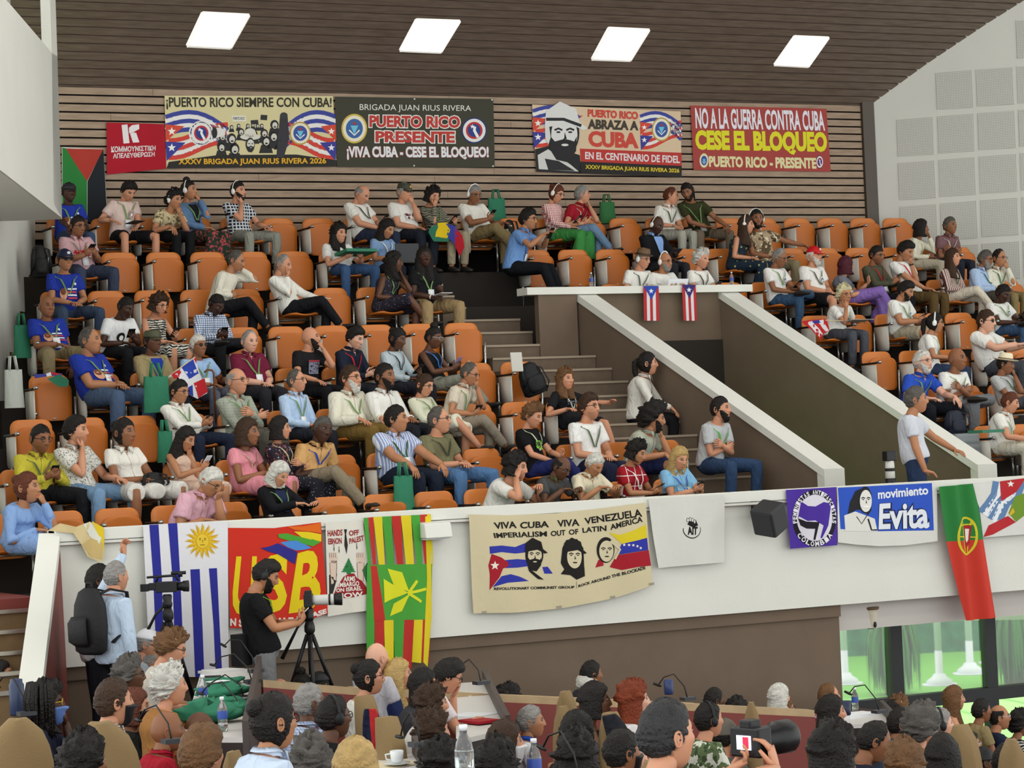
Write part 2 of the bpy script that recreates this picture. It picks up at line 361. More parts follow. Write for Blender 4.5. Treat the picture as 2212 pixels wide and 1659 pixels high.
# seating tiers
XL = lambda y: LWa[0]+(y-LWa[1])*(LWb[0]-LWa[0])/(LWb[1]-LWa[1])
VX = lambda y, s=0: (1.45, 3.39)[s]+(5.5-y)*(.125, .135)[s]           # vomitory walls' left faces
ENDPX = [1545, 1450, 1285, 1185, 1062, 990, 905, 2400]
def rowx(i, px, dz=.63): return on(px, topx((0, ROWY[i], ROWZ[i]+dz))[1], 1, ROWY[i])[0]
XEND = [rowx(i, ENDPX[i]) for i in range(8)]
tier = M(); ais = M(); nos = M()
for i in range(8):
    y0, y1 = ROWY[i]-.62, ROWY[i]+.28
    if i == 7: y1 = YB
    zb = 1.0 if i < 2 else ROWZ[i]-1.0
    def seg(xa, xb): tier.box(((xa+xb)/2, (y0+y1)/2, (ROWZ[i]+zb)/2), (xb-xa, y1-y0, ROWZ[i]-zb))
    if i == 7: seg(-5.4, 8.2)
    else:
        seg(XL(y0)+.1, min(XEND[i], VX(y0)-.02))
        if i >= 5: seg(VX(5.5)-(1.0 if i == 6 else .45), 9.3)
        else: seg(VX(y1, 1)+.25, 9.6)
        nz = (ROWZ[i+1]-ROWZ[i])/3
        for k in range(3):
            ya, z_ = y0+.3*k, ROWZ[i]+nz*k; xa, xb = XEND[i]-(.02 if k else 0), (VX(ya)+.02 if i < 5 else VX(5.5)-(1.0 if i == 6 else .43))
            if i == 6: xa, xb = XEND[6]-.02, VX(5.5)-.98
            if xb-xa < .05: continue
            ais.box(((xa+xb)/2, ya+.3, (z_+zb)/2), (xb-xa, .62, z_-zb)); nos.box(((xa+xb)/2, ya-.012, z_-.012), (xb-xa, .02, .024))
struct('floor_tiers', tier, dark); fa = struct('floor_aisle', ais, mat('aisle_brown', '#6a5b4d', .9, var=.1, vscale=8)); obj('nosing', nos, mat('nosing', '#a1927f', .7), fa, smooth=False)
# vomitory: two sloping walls with white caps, a wall across the top, a landing
def vom(nm, s, top, bot, pxs):
    yb_, zb_ = 1.3+.05*s, 0
    P0, P1 = A(VX(5.5, s), 5.5, 4.43), A(VX(yb_, s), yb_, 0); P1[2] = on(*pxs, 0, P1[0])[2] if 0 else onp(*pxs, P1, A(cos(YAW), -sin(YAW), 0)*0+A(0, 1, 0))[2]
    W_ = A(.25, 0, 0); m = M()
    q = [P0, P1, A(P1[0], P1[1], 1.0), A(P0[0], P0[1], 1.0)]
    m.prism([p+A(.03, 0, -.08) for p in q[:2]]+[p+A(.03, 0, 0) for p in q[2:]], W_-A(.06, 0, 0))
    o = struct(nm, m, brown)
    m = M(); m.prism([P0+A(0, .12, 0), P1, P1-A(0, 0, .085), P0+A(0, .12, -.085)], W_); m.prism([P1+A(0, -.01, 0), P1+A(0, .12, .0), A(P1[0], P1[1]+.12, 1.2), A(P1[0], P1[1]-.01, 1.2)], W_)
    obj('wall_cap', m, white, o, smooth=False); return P0, P1
V0 = vom('wall_stair_left', 0, None, None, (1787, 1013)); V1 = vom('wall_stair_right', 1, None, None, (2066, 1006))
m = M(); m.box(((VX(5.5)+VX(5.5, 1))/2+.1, 5.56, 3.3), (VX(5.5, 1)-VX(5.5)+.1, .1, 2.22)); ob = struct('wall_stair_back', m, brown)
m = M(); m.box(((VX(5.5)+VX(5.5, 1))/2-.1, 5.56, 4.40), (VX(5.5, 1)-VX(5.5)+1.1, .26, .085)); obj('wall_cap', m, white, ob, smooth=False)
m = M(); m.box((VX(5.5)-.25, 5.5, 3.9), (.5, .1, .95)); struct('wall_stair_end', m, brown)
m = M(); m.box((2.6, .9, 1.30), (3.4, 1.6, .06)); struct('floor_passage', m, brown)
# windows under the right balcony
black = mat('black_frame', '#15161a', .4)
YW = 1.0
m = M(); p = on(1806, 1345, 1, YW); pz = on(2000, 1335, 1, YW)[2]
m.box(((XW+14)/2, .65, (PB+pz)/2+.02), (14-XW, .9, PB-pz)); struct('trim_4', m, mat('beam_white', '#c9c4be', .8))
wf = M()
for q in [((1925, 1330), (1940, 1520), 26), ((2126, 1320), (2146, 1500), 24), ((2330, 1300), (2345, 1500), 24)]:
    x = (on(*q[0], 1, YW)[0]+on(*q[1], 1, YW)[0])/2; wf.box((x, YW, -.25), (q[2]/185, .1, 2.5))
zr = on(2000, 1512, 1, YW)[2]; wf.box(((XW+14)/2, YW, zr), (14-XW, .12, .13)); wf.box(((XW+14)/2, YW, pz-.0), (14-XW, .08, .04))
w1_ = struct('window_1', wf, black)
m = M(); m.box(((XW+14)/2, YW+.01, -.25), (14-XW, .006, 2.4)); obj('pane', m, mat('window_glass', '#ffffff', .02, trans=1, spec=.2), w1_, smooth=False)
m = M(); m.box((XW+.03, .60, -.4), (.08, .76, 2.74)); struct('wall_window_return', m, brown)
# garden
def lawn():
    m, nt, b, N, L = _nt('lawn_grass'); tc = N.new('ShaderNodeTexCoord'); n = N.new('ShaderNodeTexNoise'); n.inputs['Scale'].default_value = 30; n.inputs['Detail'].default_value = 6
    L.new(tc.outputs['Object'], n.inputs['Vector']); r = N.new('ShaderNodeValToRGB'); r.color_ramp.elements[0].color = (*lin('#4c9430'), 1); r.color_ramp.elements[1].color = (*lin('#86c94e'), 1)
    L.new(n.outputs[0], r.inputs[0]); L.new(r.outputs[0], b.inputs['Base Color']); b.inputs['Roughness'].default_value = .9; return m
ZG = -1.5
m = M(); m.box((10, 24, ZG-.05), (60, 46, .1)); struct('ground_lawn', m, lawn())
# ================================================================ people
SK = [lin(c) for c in ('#d9a58c', '#c98f70', '#b07a58', '#8d5d40', '#62402d', '#44291d')]
HC = {'k': '#17120f', 'b': '#3a2617', 'lb': '#6b4a2c', 'g': '#8d8a86', 'w': '#cfccc4', 'dg': '#55514d', 'bl': '#b99a62', 'r': '#7a3317', 'm': '#4a1524', 'py': '#d8cfa6', 'au': '#5d2f1c'}
body_m = paint('paint_skin', .5, .08, 90, .35); hair_m = paint('paint_hair', .55, .9, 70, .3); item_m = paint('paint_items', .5)
# head template: longitude/latitude grid, denser over the face (x right, y forward, z up)
NU, NV = 48, 40
_t = np.linspace(0, 2*pi, NU, endpoint=False); PHI = _t-.72*np.sin(_t)
_c = np.linspace(0, pi, 400); _d = 1+1.6*np.exp(-((_c-1.75)/.42)**2); _cum = np.concatenate([[0], np.cumsum((_d[1:]+_d[:-1])/2)]); _cum /= _cum[-1]
TH = np.interp(np.linspace(0, 1, NV), _cum, _c)
G_T, G_P = np.meshgrid(TH, PHI, indexing='ij')
DX, DY, DZ = np.sin(G_T)*np.sin(G_P), np.sin(G_T)*np.cos(G_P), np.cos(G_T)
HF = [(i*NU+j, (i+1)*NU+j, (i+1)*NU+(j+1) % NU, i*NU+(j+1) % NU) for i in range(NV-1) for j in range(NU)]
APH = np.abs((G_P+pi) % (2*pi)-pi)              # angle from the face direction
def head_shape(fem=0, fat=0):
    lo = np.clip(-DZ, 0, 1); X = .0765*DX*(1-(.34-.05*fem-.2*fat)*lo**1.7); Y = .096*DY; Z = .116*DZ
    bk_ = DY < 0; Y = np.where(bk_, Y*(1-.42*lo**1.4), Y); Y = Y+.034*lo**2.2*(1-.2*fem)
    Y = np.where((DY > 0) & (DZ > .1), Y*(1-.06*DY*DZ), Y)
    fr = np.clip(DY*2-.4, 0, 1)
    g = lambda x0, z0, sx, sz: np.exp(-((np.abs(X)-x0)/sx)**2-((Z-z0)/sz)**2)
    nz = np.interp(Z, [-.048, -.036, -.024, .0, .028, .05], [0, .3, 1, .62, .12, 0])
    Y = Y+fr*(.0225*nz*np.exp(-(X/(.0105+.004*nz))**2)+.006*g(.013, -.027, .006, .008)+.006*g(.026, .034, .022, .010)*(1-.6*fem)
              -.010*g(.032, .014, .015, .012)+.0065*g(0, -.058, .022, .006)+.006*g(0, -.069, .019, .006)-.004*g(0, -.0635, .024, .0025)+.008*g(0, -.098, .02, .014)+.005*g(.046, -.012, .018, .018))
    X = X+np.sign(X)*.004*g(.055, -.01, .02, .02)*fr
    return X, Y, Z
HEADS = {(f, k): head_shape(f, k) for f in (0, 1) for k in (0, 1)}
def hairline(style):
    k = {'short': ([0, 40, 62, 78, 95, 120, 180], [.56, .52, .36, -.10, -.22, -.5, -.62]),
         'rec': ([0, 25, 45, 66, 80, 95, 120, 180], [.86, .92, .80, .42, -.08, -.2, -.5, -.62]),
         'fringe': ([0, 62, 72, 82, 100, 125, 180], [1.3, 1.3, .34, -.06, -.2, -.5, -.6]),
         'full': ([0, 35, 60, 75, 90, 105, 180], [.50, .46, .20, -.45, -.70, -.8, -.9])}[style]
    return np.interp(np.degrees(APH), *k)
def place(X, Y, Z, c, F, S, U): return c+X[..., None]*S+Y[..., None]*F+Z[..., None]*U
def hair_mesh(P, style, c, k, seed=0):
    hd, F, S, U = P; r_ = np.random.default_rng(seed+11); X, Y, Z = HEADS[(0, 0)]
    base = {'short': 'short', 'buzz': 'short', 'rec': 'rec', 'fringe': 'fringe', 'quiff': 'short', 'curly': 'short', 'afro': 'short', 'bob': 'full', 'long': 'full', 'bun': 'full', 'pony': 'full', 'mop': 'full', 'wavy': 'full', 'hat': 'short', 'top': 'short', 'dread': 'full'}[style]
    h_ = hairline(base); msk = np.clip((DZ-h_)/.16, -1, 1)
    if style == 'fringe' or style == 'rec': msk = np.minimum(msk, np.clip((.62-DZ-.0*APH)/.15, -1, 1)) if style == 'fringe' else msk
    t = {'short': .011, 'buzz': .004, 'rec': .009, 'fringe': .009, 'quiff': .017, 'curly': .026, 'afro': .055, 'bob': .020, 'long': .016, 'bun': .010, 'pony': .010, 'mop': .024, 'wavy': .024, 'hat': .009, 'top': .008, 'dread': .03}[style]
    nz = {'curly': .012, 'afro': .012, 'mop': .012, 'wavy': .008, 'dread': .012}.get(style, .0025)
    N_ = r_.normal(0, 1, X.shape); N_ = (N_+np.roll(N_, 1, 1)+np.roll(N_, 1, 0))/1.7
    off = np.where(msk > 0, t*np.sqrt(np.clip(msk, 0, 1))+.002+N_*nz*np.clip(msk, 0, 1), -.018)
    if style == 'quiff': off = off+np.where((DZ > .4) & (DY > -.2), .014*np.clip(DY+.4, 0, 1), 0)*(msk > 0)
    R_ = np.sqrt(X*X+Y*Y+Z*Z); X2, Y2, Z2 = X*(1+off/R_), Y*(1+off/R_), Z*(1+off/R_)
    drop = {'bob': .10, 'long': .27, 'mop': .06, 'wavy': .20, 'dread': .16}.get(style, 0)
    if drop:
        deg = np.degrees(APH); cur = np.clip((deg-64)/22, 0, 1); lo = np.clip(-DZ+.05, 0, 1)
        rad_ = np.sqrt(X2**2+Y2**2)+1e-6; tgt = (.095+.012*np.sin(APH))*(1+.10*lo+(.10*np.sin(PHI*7)[None, :]*lo if style in ('wavy', 'mop', 'dread') else 0))
        low = (DZ < .05); end = np.clip((-DZ-.93)/.07, 0, 1)
        kx = np.where(low, (tgt*(1-end*.55))/rad_, 1); wgt = cur*low
        X2, Y2 = X2*(1-wgt)+X2*kx*wgt, Y2*(1-wgt)+(Y2*kx-.012*lo)*wgt
        Z2 = Z2*(1-wgt)+(-(drop*lo**1.0)-.0+Z2*.15)*wgt
    m = M(); base_c = np.array(lin(HC.get(c, c))); cols = base_c*(1+.22*N_[..., None].clip(-1.5, 1.5)*.5)
    if c in ('g', 'w', 'dg'): cols = base_c*(1+.16*N_[..., None].clip(-1.5, 1.5))
    m.add(place(X2*k, Y2*k, Z2*k, hd, F, S, U).reshape(-1, 3), HF, np.clip(cols, 0, 1).reshape(-1, 3)); m.col = tuple(base_c)
    if style == 'bun': m.ball(hd-F*.085*k+U*.065*k, (.042*k, .038*k, .04*k), [S, F, U])
    if style == 'top': m.ball(hd-F*.02*k+U*.135*k, (.045*k, .045*k, .04*k), [S, F, U])
    if style == 'pony':
        m.tube([hd-F*.09*k+U*.05*k, hd-F*.13*k+U*.02*k, hd-F*.13*k-U*.08*k, hd-F*.11*k-U*.19*k], [.02*k, .03*k, .032*k, .008*k], 10)
    if style == 'dread':
        for i in range(26):
            a_ = r_.uniform(-2.2, 2.2); q = hd-F*.02*k+U*.10*k; e = S*sin(a_)-F*cos(a_)*.9
            m.tube([q+e*.03*k, q+e*.10*k+U*.03*k, q+e*.125*k-U*.07*k, q+e*.12*k-U*r_.uniform(.16, .30)*k], [.013*k, .013*k, .012*k, .007*k], 6)
    return m
def beard_mesh(P, c, k, size=1.0, stache=0):
    hd, F, S, U = P; X, Y, Z = HEADS[(0, 0)]; deg = np.degrees(APH)
    a_ = np.clip((-.40-DZ)/.08, -1, 1) if not stache else np.clip((.04-np.abs(DZ+.47))/.03, -1, 1)
    if not stache: a_ = np.clip((np.interp(deg, [0, 24, 50, 62], [-.42, -.40, -.20, -.06])-DZ)/.08, -1, 1)
    a_ = np.minimum(a_, np.clip(((84 if not stache else 24)-deg)/8, -1, 1))
    lipz = np.abs(Z+.064) < .008; a_ = np.where(lipz & (np.abs(X) < .024) & (DY > 0), -.6, a_)
    N_ = np.random.default_rng(3).normal(0, 1, X.shape)
    off = np.where(a_ > 0, (.005+.011*size*np.clip(-DZ-.3, 0, 1))*np.sqrt(np.clip(a_, 0, 1))+N_*.0015, -.012); R_ = np.sqrt(X*X+Y*Y+Z*Z); q = 1+off/R_
    m = M(); b_ = np.array(lin(HC.get(c, c))); m.add(place(X*q*k, Y*q*k-.0*k, Z*q*k-np.where(a_ > 0, .012*(size-1)*np.clip(-DZ, 0, 1), 0), hd, F, S, U).reshape(-1, 3), HF, np.clip(b_*(1+.15*N_[..., None]), 0, 1).reshape(-1, 3)); return m
def hand(m, W, D, Nn, thumb, k=1, curl=.5):
    D = D/np.linalg.norm(D); Nn = Nn-D*(Nn@D); Nn = Nn/(np.linalg.norm(Nn)+1e-9); T = np.cross(D, Nn)*thumb
    m.tube([W-D*.02*k, W+D*.02*k, W+D*.055*k, W+D*.088*k], [(.026*k, .019*k), (.034*k, .018*k), (.041*k, .016*k), (.039*k, .013*k)], 10, side=T)
    for i, (o_, L_) in enumerate(((.030, .072), (.011, .080), (-.009, .075), (-.028, .058))):
        p = W+D*(.082-.004*abs(i-1))*k+T*o_*k; a_ = curl*(.45+.12*i); pts = [p]; d = D*cos(a_*.5)+Nn*sin(a_*.5); ang = a_*.5
        for q_ in (.45, .32, .26):
            ang += a_*.75; pts.append(pts[-1]+(D*cos(ang-a_*.4)+Nn*sin(ang-a_*.4)+T*o_*2)*L_*q_*k)
        m.tube(pts, [.0092*k, .0086*k, .0078*k, .0058*k], 7, side=T)
    p = W+D*.022*k+T*.026*k; m.tube([p, p+(D*.5+T*.75+Nn*.25)*.034*k, p+(D*1.5+T*1.05+Nn*.7)*.032*k, p+(D*2.2+T*1.0+Nn*1.1)*.031*k], [.012*k, .0108*k, .0096*k, .0068*k], 7)
def ik(a_, b_, l1, l2, pole):
    d = b_-a_; L_ = np.linalg.norm(d); mx = (l1+l2)*.995
    if L_ > mx: b_ = a_+d*mx/L_; d = b_-a_; L_ = mx
    u_ = d/L_; x = (l1*l1-l2*l2+L_*L_)/(2*L_); h2 = sqrt(max(l1*l1-x*x, 1e-6)); p = pole-u_*(pole@u_); p = p/(np.linalg.norm(p)+1e-9)
    return a_+u_*x+p*h2, b_
PROF = [(-.10, .165, .125), (.0, .178, .132), (.12, .172, .128), (.3, .156, .116), (.5, .152, .113), (.68, .170, .118), (.80, .176, .112), (.885, .166, .096), (.935, .128, .080), (.965, .09, .068), (1.0, .064, .062)]
PROFF = [(-.10, .172, .128), (.0, .182, .132), (.12, .168, .124), (.3, .138, .104), (.5, .136, .106), (.66, .150, .132), (.78, .154, .116), (.885, .144, .088), (.935, .11, .072), (.965, .078, .060), (1.0, .056, .055)]
PEOPLE = []
def person(who, extra, H, pel, a=0, t=0, p=0, r=0, k=.93, sk=1, hair='short', hc='k', fem=0, fat=0, top='t', tc='#dddddd', tp='', tc2='#ffffff', ts=1., tc3=None, bot='p', bc='#23252c', bp='', bc2='#ffffff', bs=1.,
           L='lap', R='lap', leg='f', gl=None, lan=None, badge=0, cap=None, beard=None, hp=None, prt=None, collar=None, shoe='#2a2724', group=None, stand=0, mask=None, legs=1, floor=None, jacket=None, cat='person', open_=None, sw=1.0, hs=1.12, band=None, watch=None):
    """H head centre, pel seat point (or hip point when standing) in the hall's axes; a body turn, t head turn, p head tilt down, in degrees."""
    a_, h_, pd, rr = rad(a), rad(a+t), rad(p), rad(r)
    S = A(cos(a_), sin(a_), 0); F = A(sin(a_), -cos(a_), 0); U = A(0, 0, 1)
    Fh = A(sin(h_)*cos(pd), -cos(h_)*cos(pd), -sin(pd)); Sh = A(cos(h_), sin(h_), 0); Uh = np.cross(Fh, Sh)
    Sh, Uh = Sh*cos(rr)+Uh*sin(rr), Uh*cos(rr)-Sh*sin(rr)
    org = np.array([pel[0], pel[1], floor if floor is not None else pel[2]-.40])
    root = empty('person', org, who+(' '+extra if extra else ''), cat, group); PEOPLE.append((who, root))
    kid = lambda name, m, mt, par=None, **kw: obj(name, m, mt, par or root, org=org, **kw)
    kh = k*hs
    HS = HEADS[(1 if fem else 0, 1 if fat else 0)]; hd = np.asarray(H, float)
    base = hd-Uh*.075*k-Fh*.012*k                            # skull base
    Nk = hd-Uh*.112*k-U*.026*k-F*.034*k-Fh*.01*k             # root of the neck
    Pp = pel+U*.10*k
    mid = (Pp+Nk)/2-F*(.05+.10*max(0, (.50-np.linalg.norm(Nk-Pp))))*k
    TT = lambda q: Pp*(1-q)**2+mid*2*q*(1-q)+Nk*q*q if q >= 0 else Pp+(mid-Pp)*2*q
    def tan(q): d = TT(q+.02)-TT(q-.02); return d/np.linalg.norm(d)
    pf = PROFF if fem else PROF; T_, RX, RY = zip(*pf)
    def tor(q, ph, off=0):
        c_ = TT(q); u_ = tan(q); f_ = np.cross(S, u_); f_ /= np.linalg.norm(f_)
        g = (1+.24*fat*math.exp(-((q-.3)/.3)**2))*k*sw; rx, ry = np.interp(q, T_, RX)*g+off, np.interp(q, T_, RY)*g*(1+.25*fat*math.exp(-((q-.28)/.25)**2)*(cos(ph) > 0))+off
        return c_+S*rx*sin(ph)+f_*ry*cos(ph)
    def torso(m, q0, q1, off, n=20, k_=14):
        qs = np.linspace(q0, q1, k_); m.add([tor(q, 2*pi*j/n, off) for q in qs for j in range(n)], [(i*n+j, i*n+(j+1) % n, (i+1)*n+(j+1) % n, (i+1)*n+j) for i in range(k_-1) for j in range(n)]+[tuple(range(n))[::-1], tuple(range((k_-1)*n, k_*n))])
    shw = (.178 if not fem else .152)*k*sw; sh = {s: TT(.885)+S*s*shw*.93-U*.012 for s in (-1, 1)}
    # ---- arms
    l1, l2 = .285*k, .25*k; arms = {}
    loc = lambda s, f, u: pel+S*s*k+F*f*k+U*u*k
    PRE = {'lap': (.05, .27, .19), 'thigh': (.16, .33, .20), 'knee': (.19, .45, .19), 'phone': (.07, .30, .30), 'phonelow': (.06, .32, .24), 'arm': (.27, .20, .26), 'hang': (.28, .02, -.08), 'desk': (.14, .40, .34), 'shot': (.10, .42, .58), 'side': (.23, .02, -.10), 'pocket': (.21, .02, -.06), 'reach': (.12, .55, .25), 'book': (.13, .30, .24)}
    for s, n_ in ((-1, L), (1, R)):
        pole = S*s*.8-U*.9-F*.35; D = None; Nn = -U; cu = .55; W = None
        if type(n_) is np.ndarray: W = n_[:3]; D = A(*n_[3:6]); Nn = A(*n_[6:9]); cu = 1.1
        elif isinstance(n_, tuple): W = loc(s*n_[0], n_[1], n_[2]); D = F*.6-S*s*.4+U*(.3 if n_[2] > .3 else -.2); 
        elif n_ == 'chin': W = hd+Fh*.085*k-Uh*.165*k+S*s*.035*k; D = Uh*.9-Fh*.15-S*s*.25; Nn = -Fh; pole = -U*1+S*s*.35+F*.2; cu = 1.0
        elif n_ == 'mouth': W = hd+Fh*.115*k-Uh*.13*k+S*s*.05*k; D = Uh*.75-Fh*.05-S*s*.55; Nn = -Fh; pole = -U+S*s*.35; cu = 1.2
        elif n_ == 'temple': W = hd+Sh*s*.10*k+Fh*.06*k-Uh*.09*k; D = Uh*.9-Sh*s*.35-Fh*.1; Nn = -Sh*s; pole = -U*.8+S*s*.6; cu = .9
        elif n_ == 'brow': W = hd+Fh*.125*k-Uh*.11*k+S*s*.04*k; D = Uh*1-S*s*.2; Nn = -Fh; pole = -U+S*s*.2; cu = .4
        elif n_ == 'cross': W = loc(-s*.065, .20+.02*s, .285+.015*s); D = -S*s+F*.15+U*.15; Nn = -F*.9; pole = S*s*.7-U*1; cu = .5
        elif n_ == 'up': W = hd+S*s*.12+F*.28*k+U*.30*k; D = U; Nn = F; pole = S*s+F*.2; cu = 1.6
        elif n_ == 'back': W = loc(s*.55, .0, .36); D = S*s*.8-F*.1-U*.2; pole = -U*.4-F*.8; cu = .5
        else:
            W = loc(*[v*(s if i == 0 else 1) for i, v in enumerate(PRE[n_])])
            D = {'lap': F*.75-S*s*.65-U*.1, 'thigh': F*.9-U*.25, 'knee': F*.6-U*.6, 'phone': F*.45+U*.6-S*s*.45, 'phonelow': F*.6+U*.4-S*s*.5, 'arm': F, 'hang': -U, 'desk': F*.4-S*s*.8, 'shot': U*.6+F*.5, 'side': -U+F*.1, 'pocket': -U*.9+F*.4, 'reach': F, 'book': F*.5-S*s*.5+U*.3}[n_]
            if n_ in ('phone', 'phonelow', 'shot', 'book'): Nn = U*.5-S*s*.5; cu = .9
        E_, W = ik(sh[s], W, l1, l2, pole); arms[s] = (sh[s], E_, W, D, Nn, cu)
    # ---- legs
    hipw = .092*k; lg = {}
    for s in (-1, 1):
        hip = Pp+S*s*hipw-U*(.02*k)
        if stand: kn = A(hip[0], hip[1], 0)+U*(org[2]+.48*k)+F*.02; an = A(hip[0], hip[1], 0)+U*(org[2]+.08)+S*s*.03; kd = F
        else:
            kf, kt, ks = .46*k, .065*k, (.115 if leg != 'w' else .24)*k
            kn = pel+S*s*ks+F*kf+U*kt; fl = org[2]+.075; fx = {'f': .42, 'w': .42, 'o': .62, 'b': .28, 'x': .40, 'q': .42}[leg]*k; an = pel+S*s*(ks*.95)+F*fx; an[2] = fl
            if leg in 'xq' and s == (-1 if leg == 'x' else 1):
                kn = pel+S*s*.06*k+F*.47*k+U*.17*k; an = pel-S*s*.16*k+F*.62*k-U*.16*k
                if leg == 'q': kn = pel+S*s*.26*k+F*.38*k+U*.15*k; an = pel-S*s*.10*k+F*.46*k+U*.15*k
            kd = F
        lg[s] = (hip, kn, an)
    # ---- body: torso, neck, head, arms, hands, legs in one mesh
    m = M(); m.col = SK[sk]; skin = np.array(SK[sk]); torso(m, 0, .985, -.004, 18, 12)
    m.tube([TT(.93), Nk, (Nk+base)/2-F*.0, base+Uh*.02*k], [.062*k, (.058-.008*fem)*k, (.055-.008*fem)*k, (.056-.008*fem)*k], 14)
    X, Y, Z = HS; cols = np.tile(skin, (NV, NU, 1)); frn = (DY > .2)
    lip = frn & (np.abs(X) < .023) & (Z < -.053) & (Z > -.074); lc = skin*np.array([.92, .68, .66]) if not fem else skin*np.array([.95, .55, .56])
    cols[lip] = lc
    hcol = np.array(lin(HC.get(hc, hc))); brow = frn & (np.abs(X) > .013) & (np.abs(X) < .048) & (np.abs(Z-.0345-.10*(.02-np.abs(np.abs(X)-.03))) < .0068)
    cols[brow] = np.minimum(hcol*.5+skin*.15, skin)
    sock_shade = frn & ((((np.abs(X)-.031)/.019)**2+((Z-.015)/.012)**2) < 1); cols[sock_shade] = skin*.52  # eye-socket shade painted into the skin colour
    if hair in ('short', 'buzz', 'rec', 'fringe', 'quiff'):
        msk = (DZ-hairline({'rec': 'rec', 'fringe': 'fringe'}.get(hair, 'short'))) > -.04; cols[msk & ~frn | msk & (DZ > .3)] = hcol*.7+skin*.3 if hair != 'fringe' else skin
    if beard == 'stub':
        cols[(DZ < -.38) & (APH < 1.45) & ~lip] = skin*.72
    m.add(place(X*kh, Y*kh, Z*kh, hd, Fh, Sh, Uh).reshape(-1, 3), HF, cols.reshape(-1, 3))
    for s in (-1, 1):
        ec = hd+Sh*s*.031*kh+Fh*.0765*kh+Uh*.0145*kh
        m.col = (.30, .265, .24); m.ball(ec, (.0125*kh, .0100*kh, .0058*kh), [Sh, Fh, Uh], 8, 6); m.col = (.025, .017, .012); m.ball(ec+Fh*.0042*kh-Uh*.0012, (.0072*kh, .0072*kh, .0058*kh), [Sh, Fh, Uh], 8, 6)
        if hair not in ('bob', 'long', 'wavy', 'mop', 'dread', 'afro'):
            m.col = tuple(skin*.93); e0 = hd+Sh*s*.078*kh-Fh*.006*kh
            m.tube([e0+Uh*(.0255*cos(q)-.004)*kh+Fh*(.0135*sin(q)-.010)*kh+Sh*s*.007*kh for q in np.linspace(0, 2*pi, 13)[:-1]], [.0052*kh]*12, 6, closed=True); m.ball(e0-Fh*.010*kh-Uh*.004*kh+Sh*s*.004*kh, (.0062*kh, .0130*kh, .0250*kh), [Sh, Fh, Uh], 10, 8)
        m.col = SK[sk]; s_, e_, w_, D, Nn, cu = arms[s]; bu = 1+.2*fat-.1*fem
        m.tube([s_-S*s*.05*k-U*.01, s_, s_*.5+e_*.5, e_*.93+s_*.07, e_, e_*.93+w_*.07, e_*.55+w_*.45, w_], [x*k*bu for x in (.036, .046, .045, .040, .039, .040, .036, .0255)], 12)
        hand(m, w_, D, Nn, -s, k*(.97-.06*fem), cu)
        if legs:
            hip, kn, an = lg[s]; m.tube([hip, hip*.5+kn*.5, kn*.9+hip*.1, kn, kn*.88+an*.12, kn*.62+an*.38, an*.85+kn*.15, an], [x*k*(1+.15*fat) for x in (.085, .074, .058, .054, .051, .054, .037, .035)], 12)
    kid('body', m, body_m)
    # ---- clothes
    tm = cloth(tc, tp, tc2, ts, tc3); bm = cloth(bc, bp, bc2, bs)
    lo = {'t': (.016, .62), 'l': (.016, 2), 'v': (.012, 0), 'd': (.014, .45), 'n': (.012, 0), 'j': (.028, 2)}[top]; off, sl_ = lo
    m = M(); torso(m, -.06 if not stand else -.10, .965 if top not in 'vn' else .90, off)
    for s in (-1, 1):
        s_, e_, w_ = arms[s][:3]; bu = 1+.2*fat-.1*fem
        if sl_ == 0: m.tube([s_-S*s*.08*k-U*.03, s_-S*s*.03*k-U*.0], [.055*k, .045*k], 12); continue
        if sl_ < 1:
            q = e_*sl_+s_*(1-sl_); m.tube([s_-S*s*.07*k-U*.01, s_-S*s*.005*k+U*.003, (s_+q)/2, q], [.066*k*bu, .072*k*bu, .068*k*bu, .067*k*bu], 14)
        else:
            o_ = .008 if top == 'j' else 0; m.tube([s_-S*s*.07*k-U*.01, s_-S*s*.005*k+U*.003, (s_+e_)/2, e_, e_*.5+w_*.5, w_*.97+e_*.03], [(x+o_)*k*bu for x in (.066, .071, .060, .055, .048, .038)], 14)
    sh_o = kid('jacket' if top == 'j' else ('dress' if bot == 'd' else ('shirt')), m, tm, remesh=.0125)
    if open_:                                       # shirt front seen inside an open jacket
        m = M(); qs = np.linspace(.30, .93, 8); wd = np.interp(qs, [.3, .93], [.16, .42]); m.sheet([[tor(q, ph*w_, off+.012) for ph in np.linspace(-1, 1, 7)] for q, w_ in zip(qs, wd)]); kid('shirt_front', m, cloth(open_), sh_o)
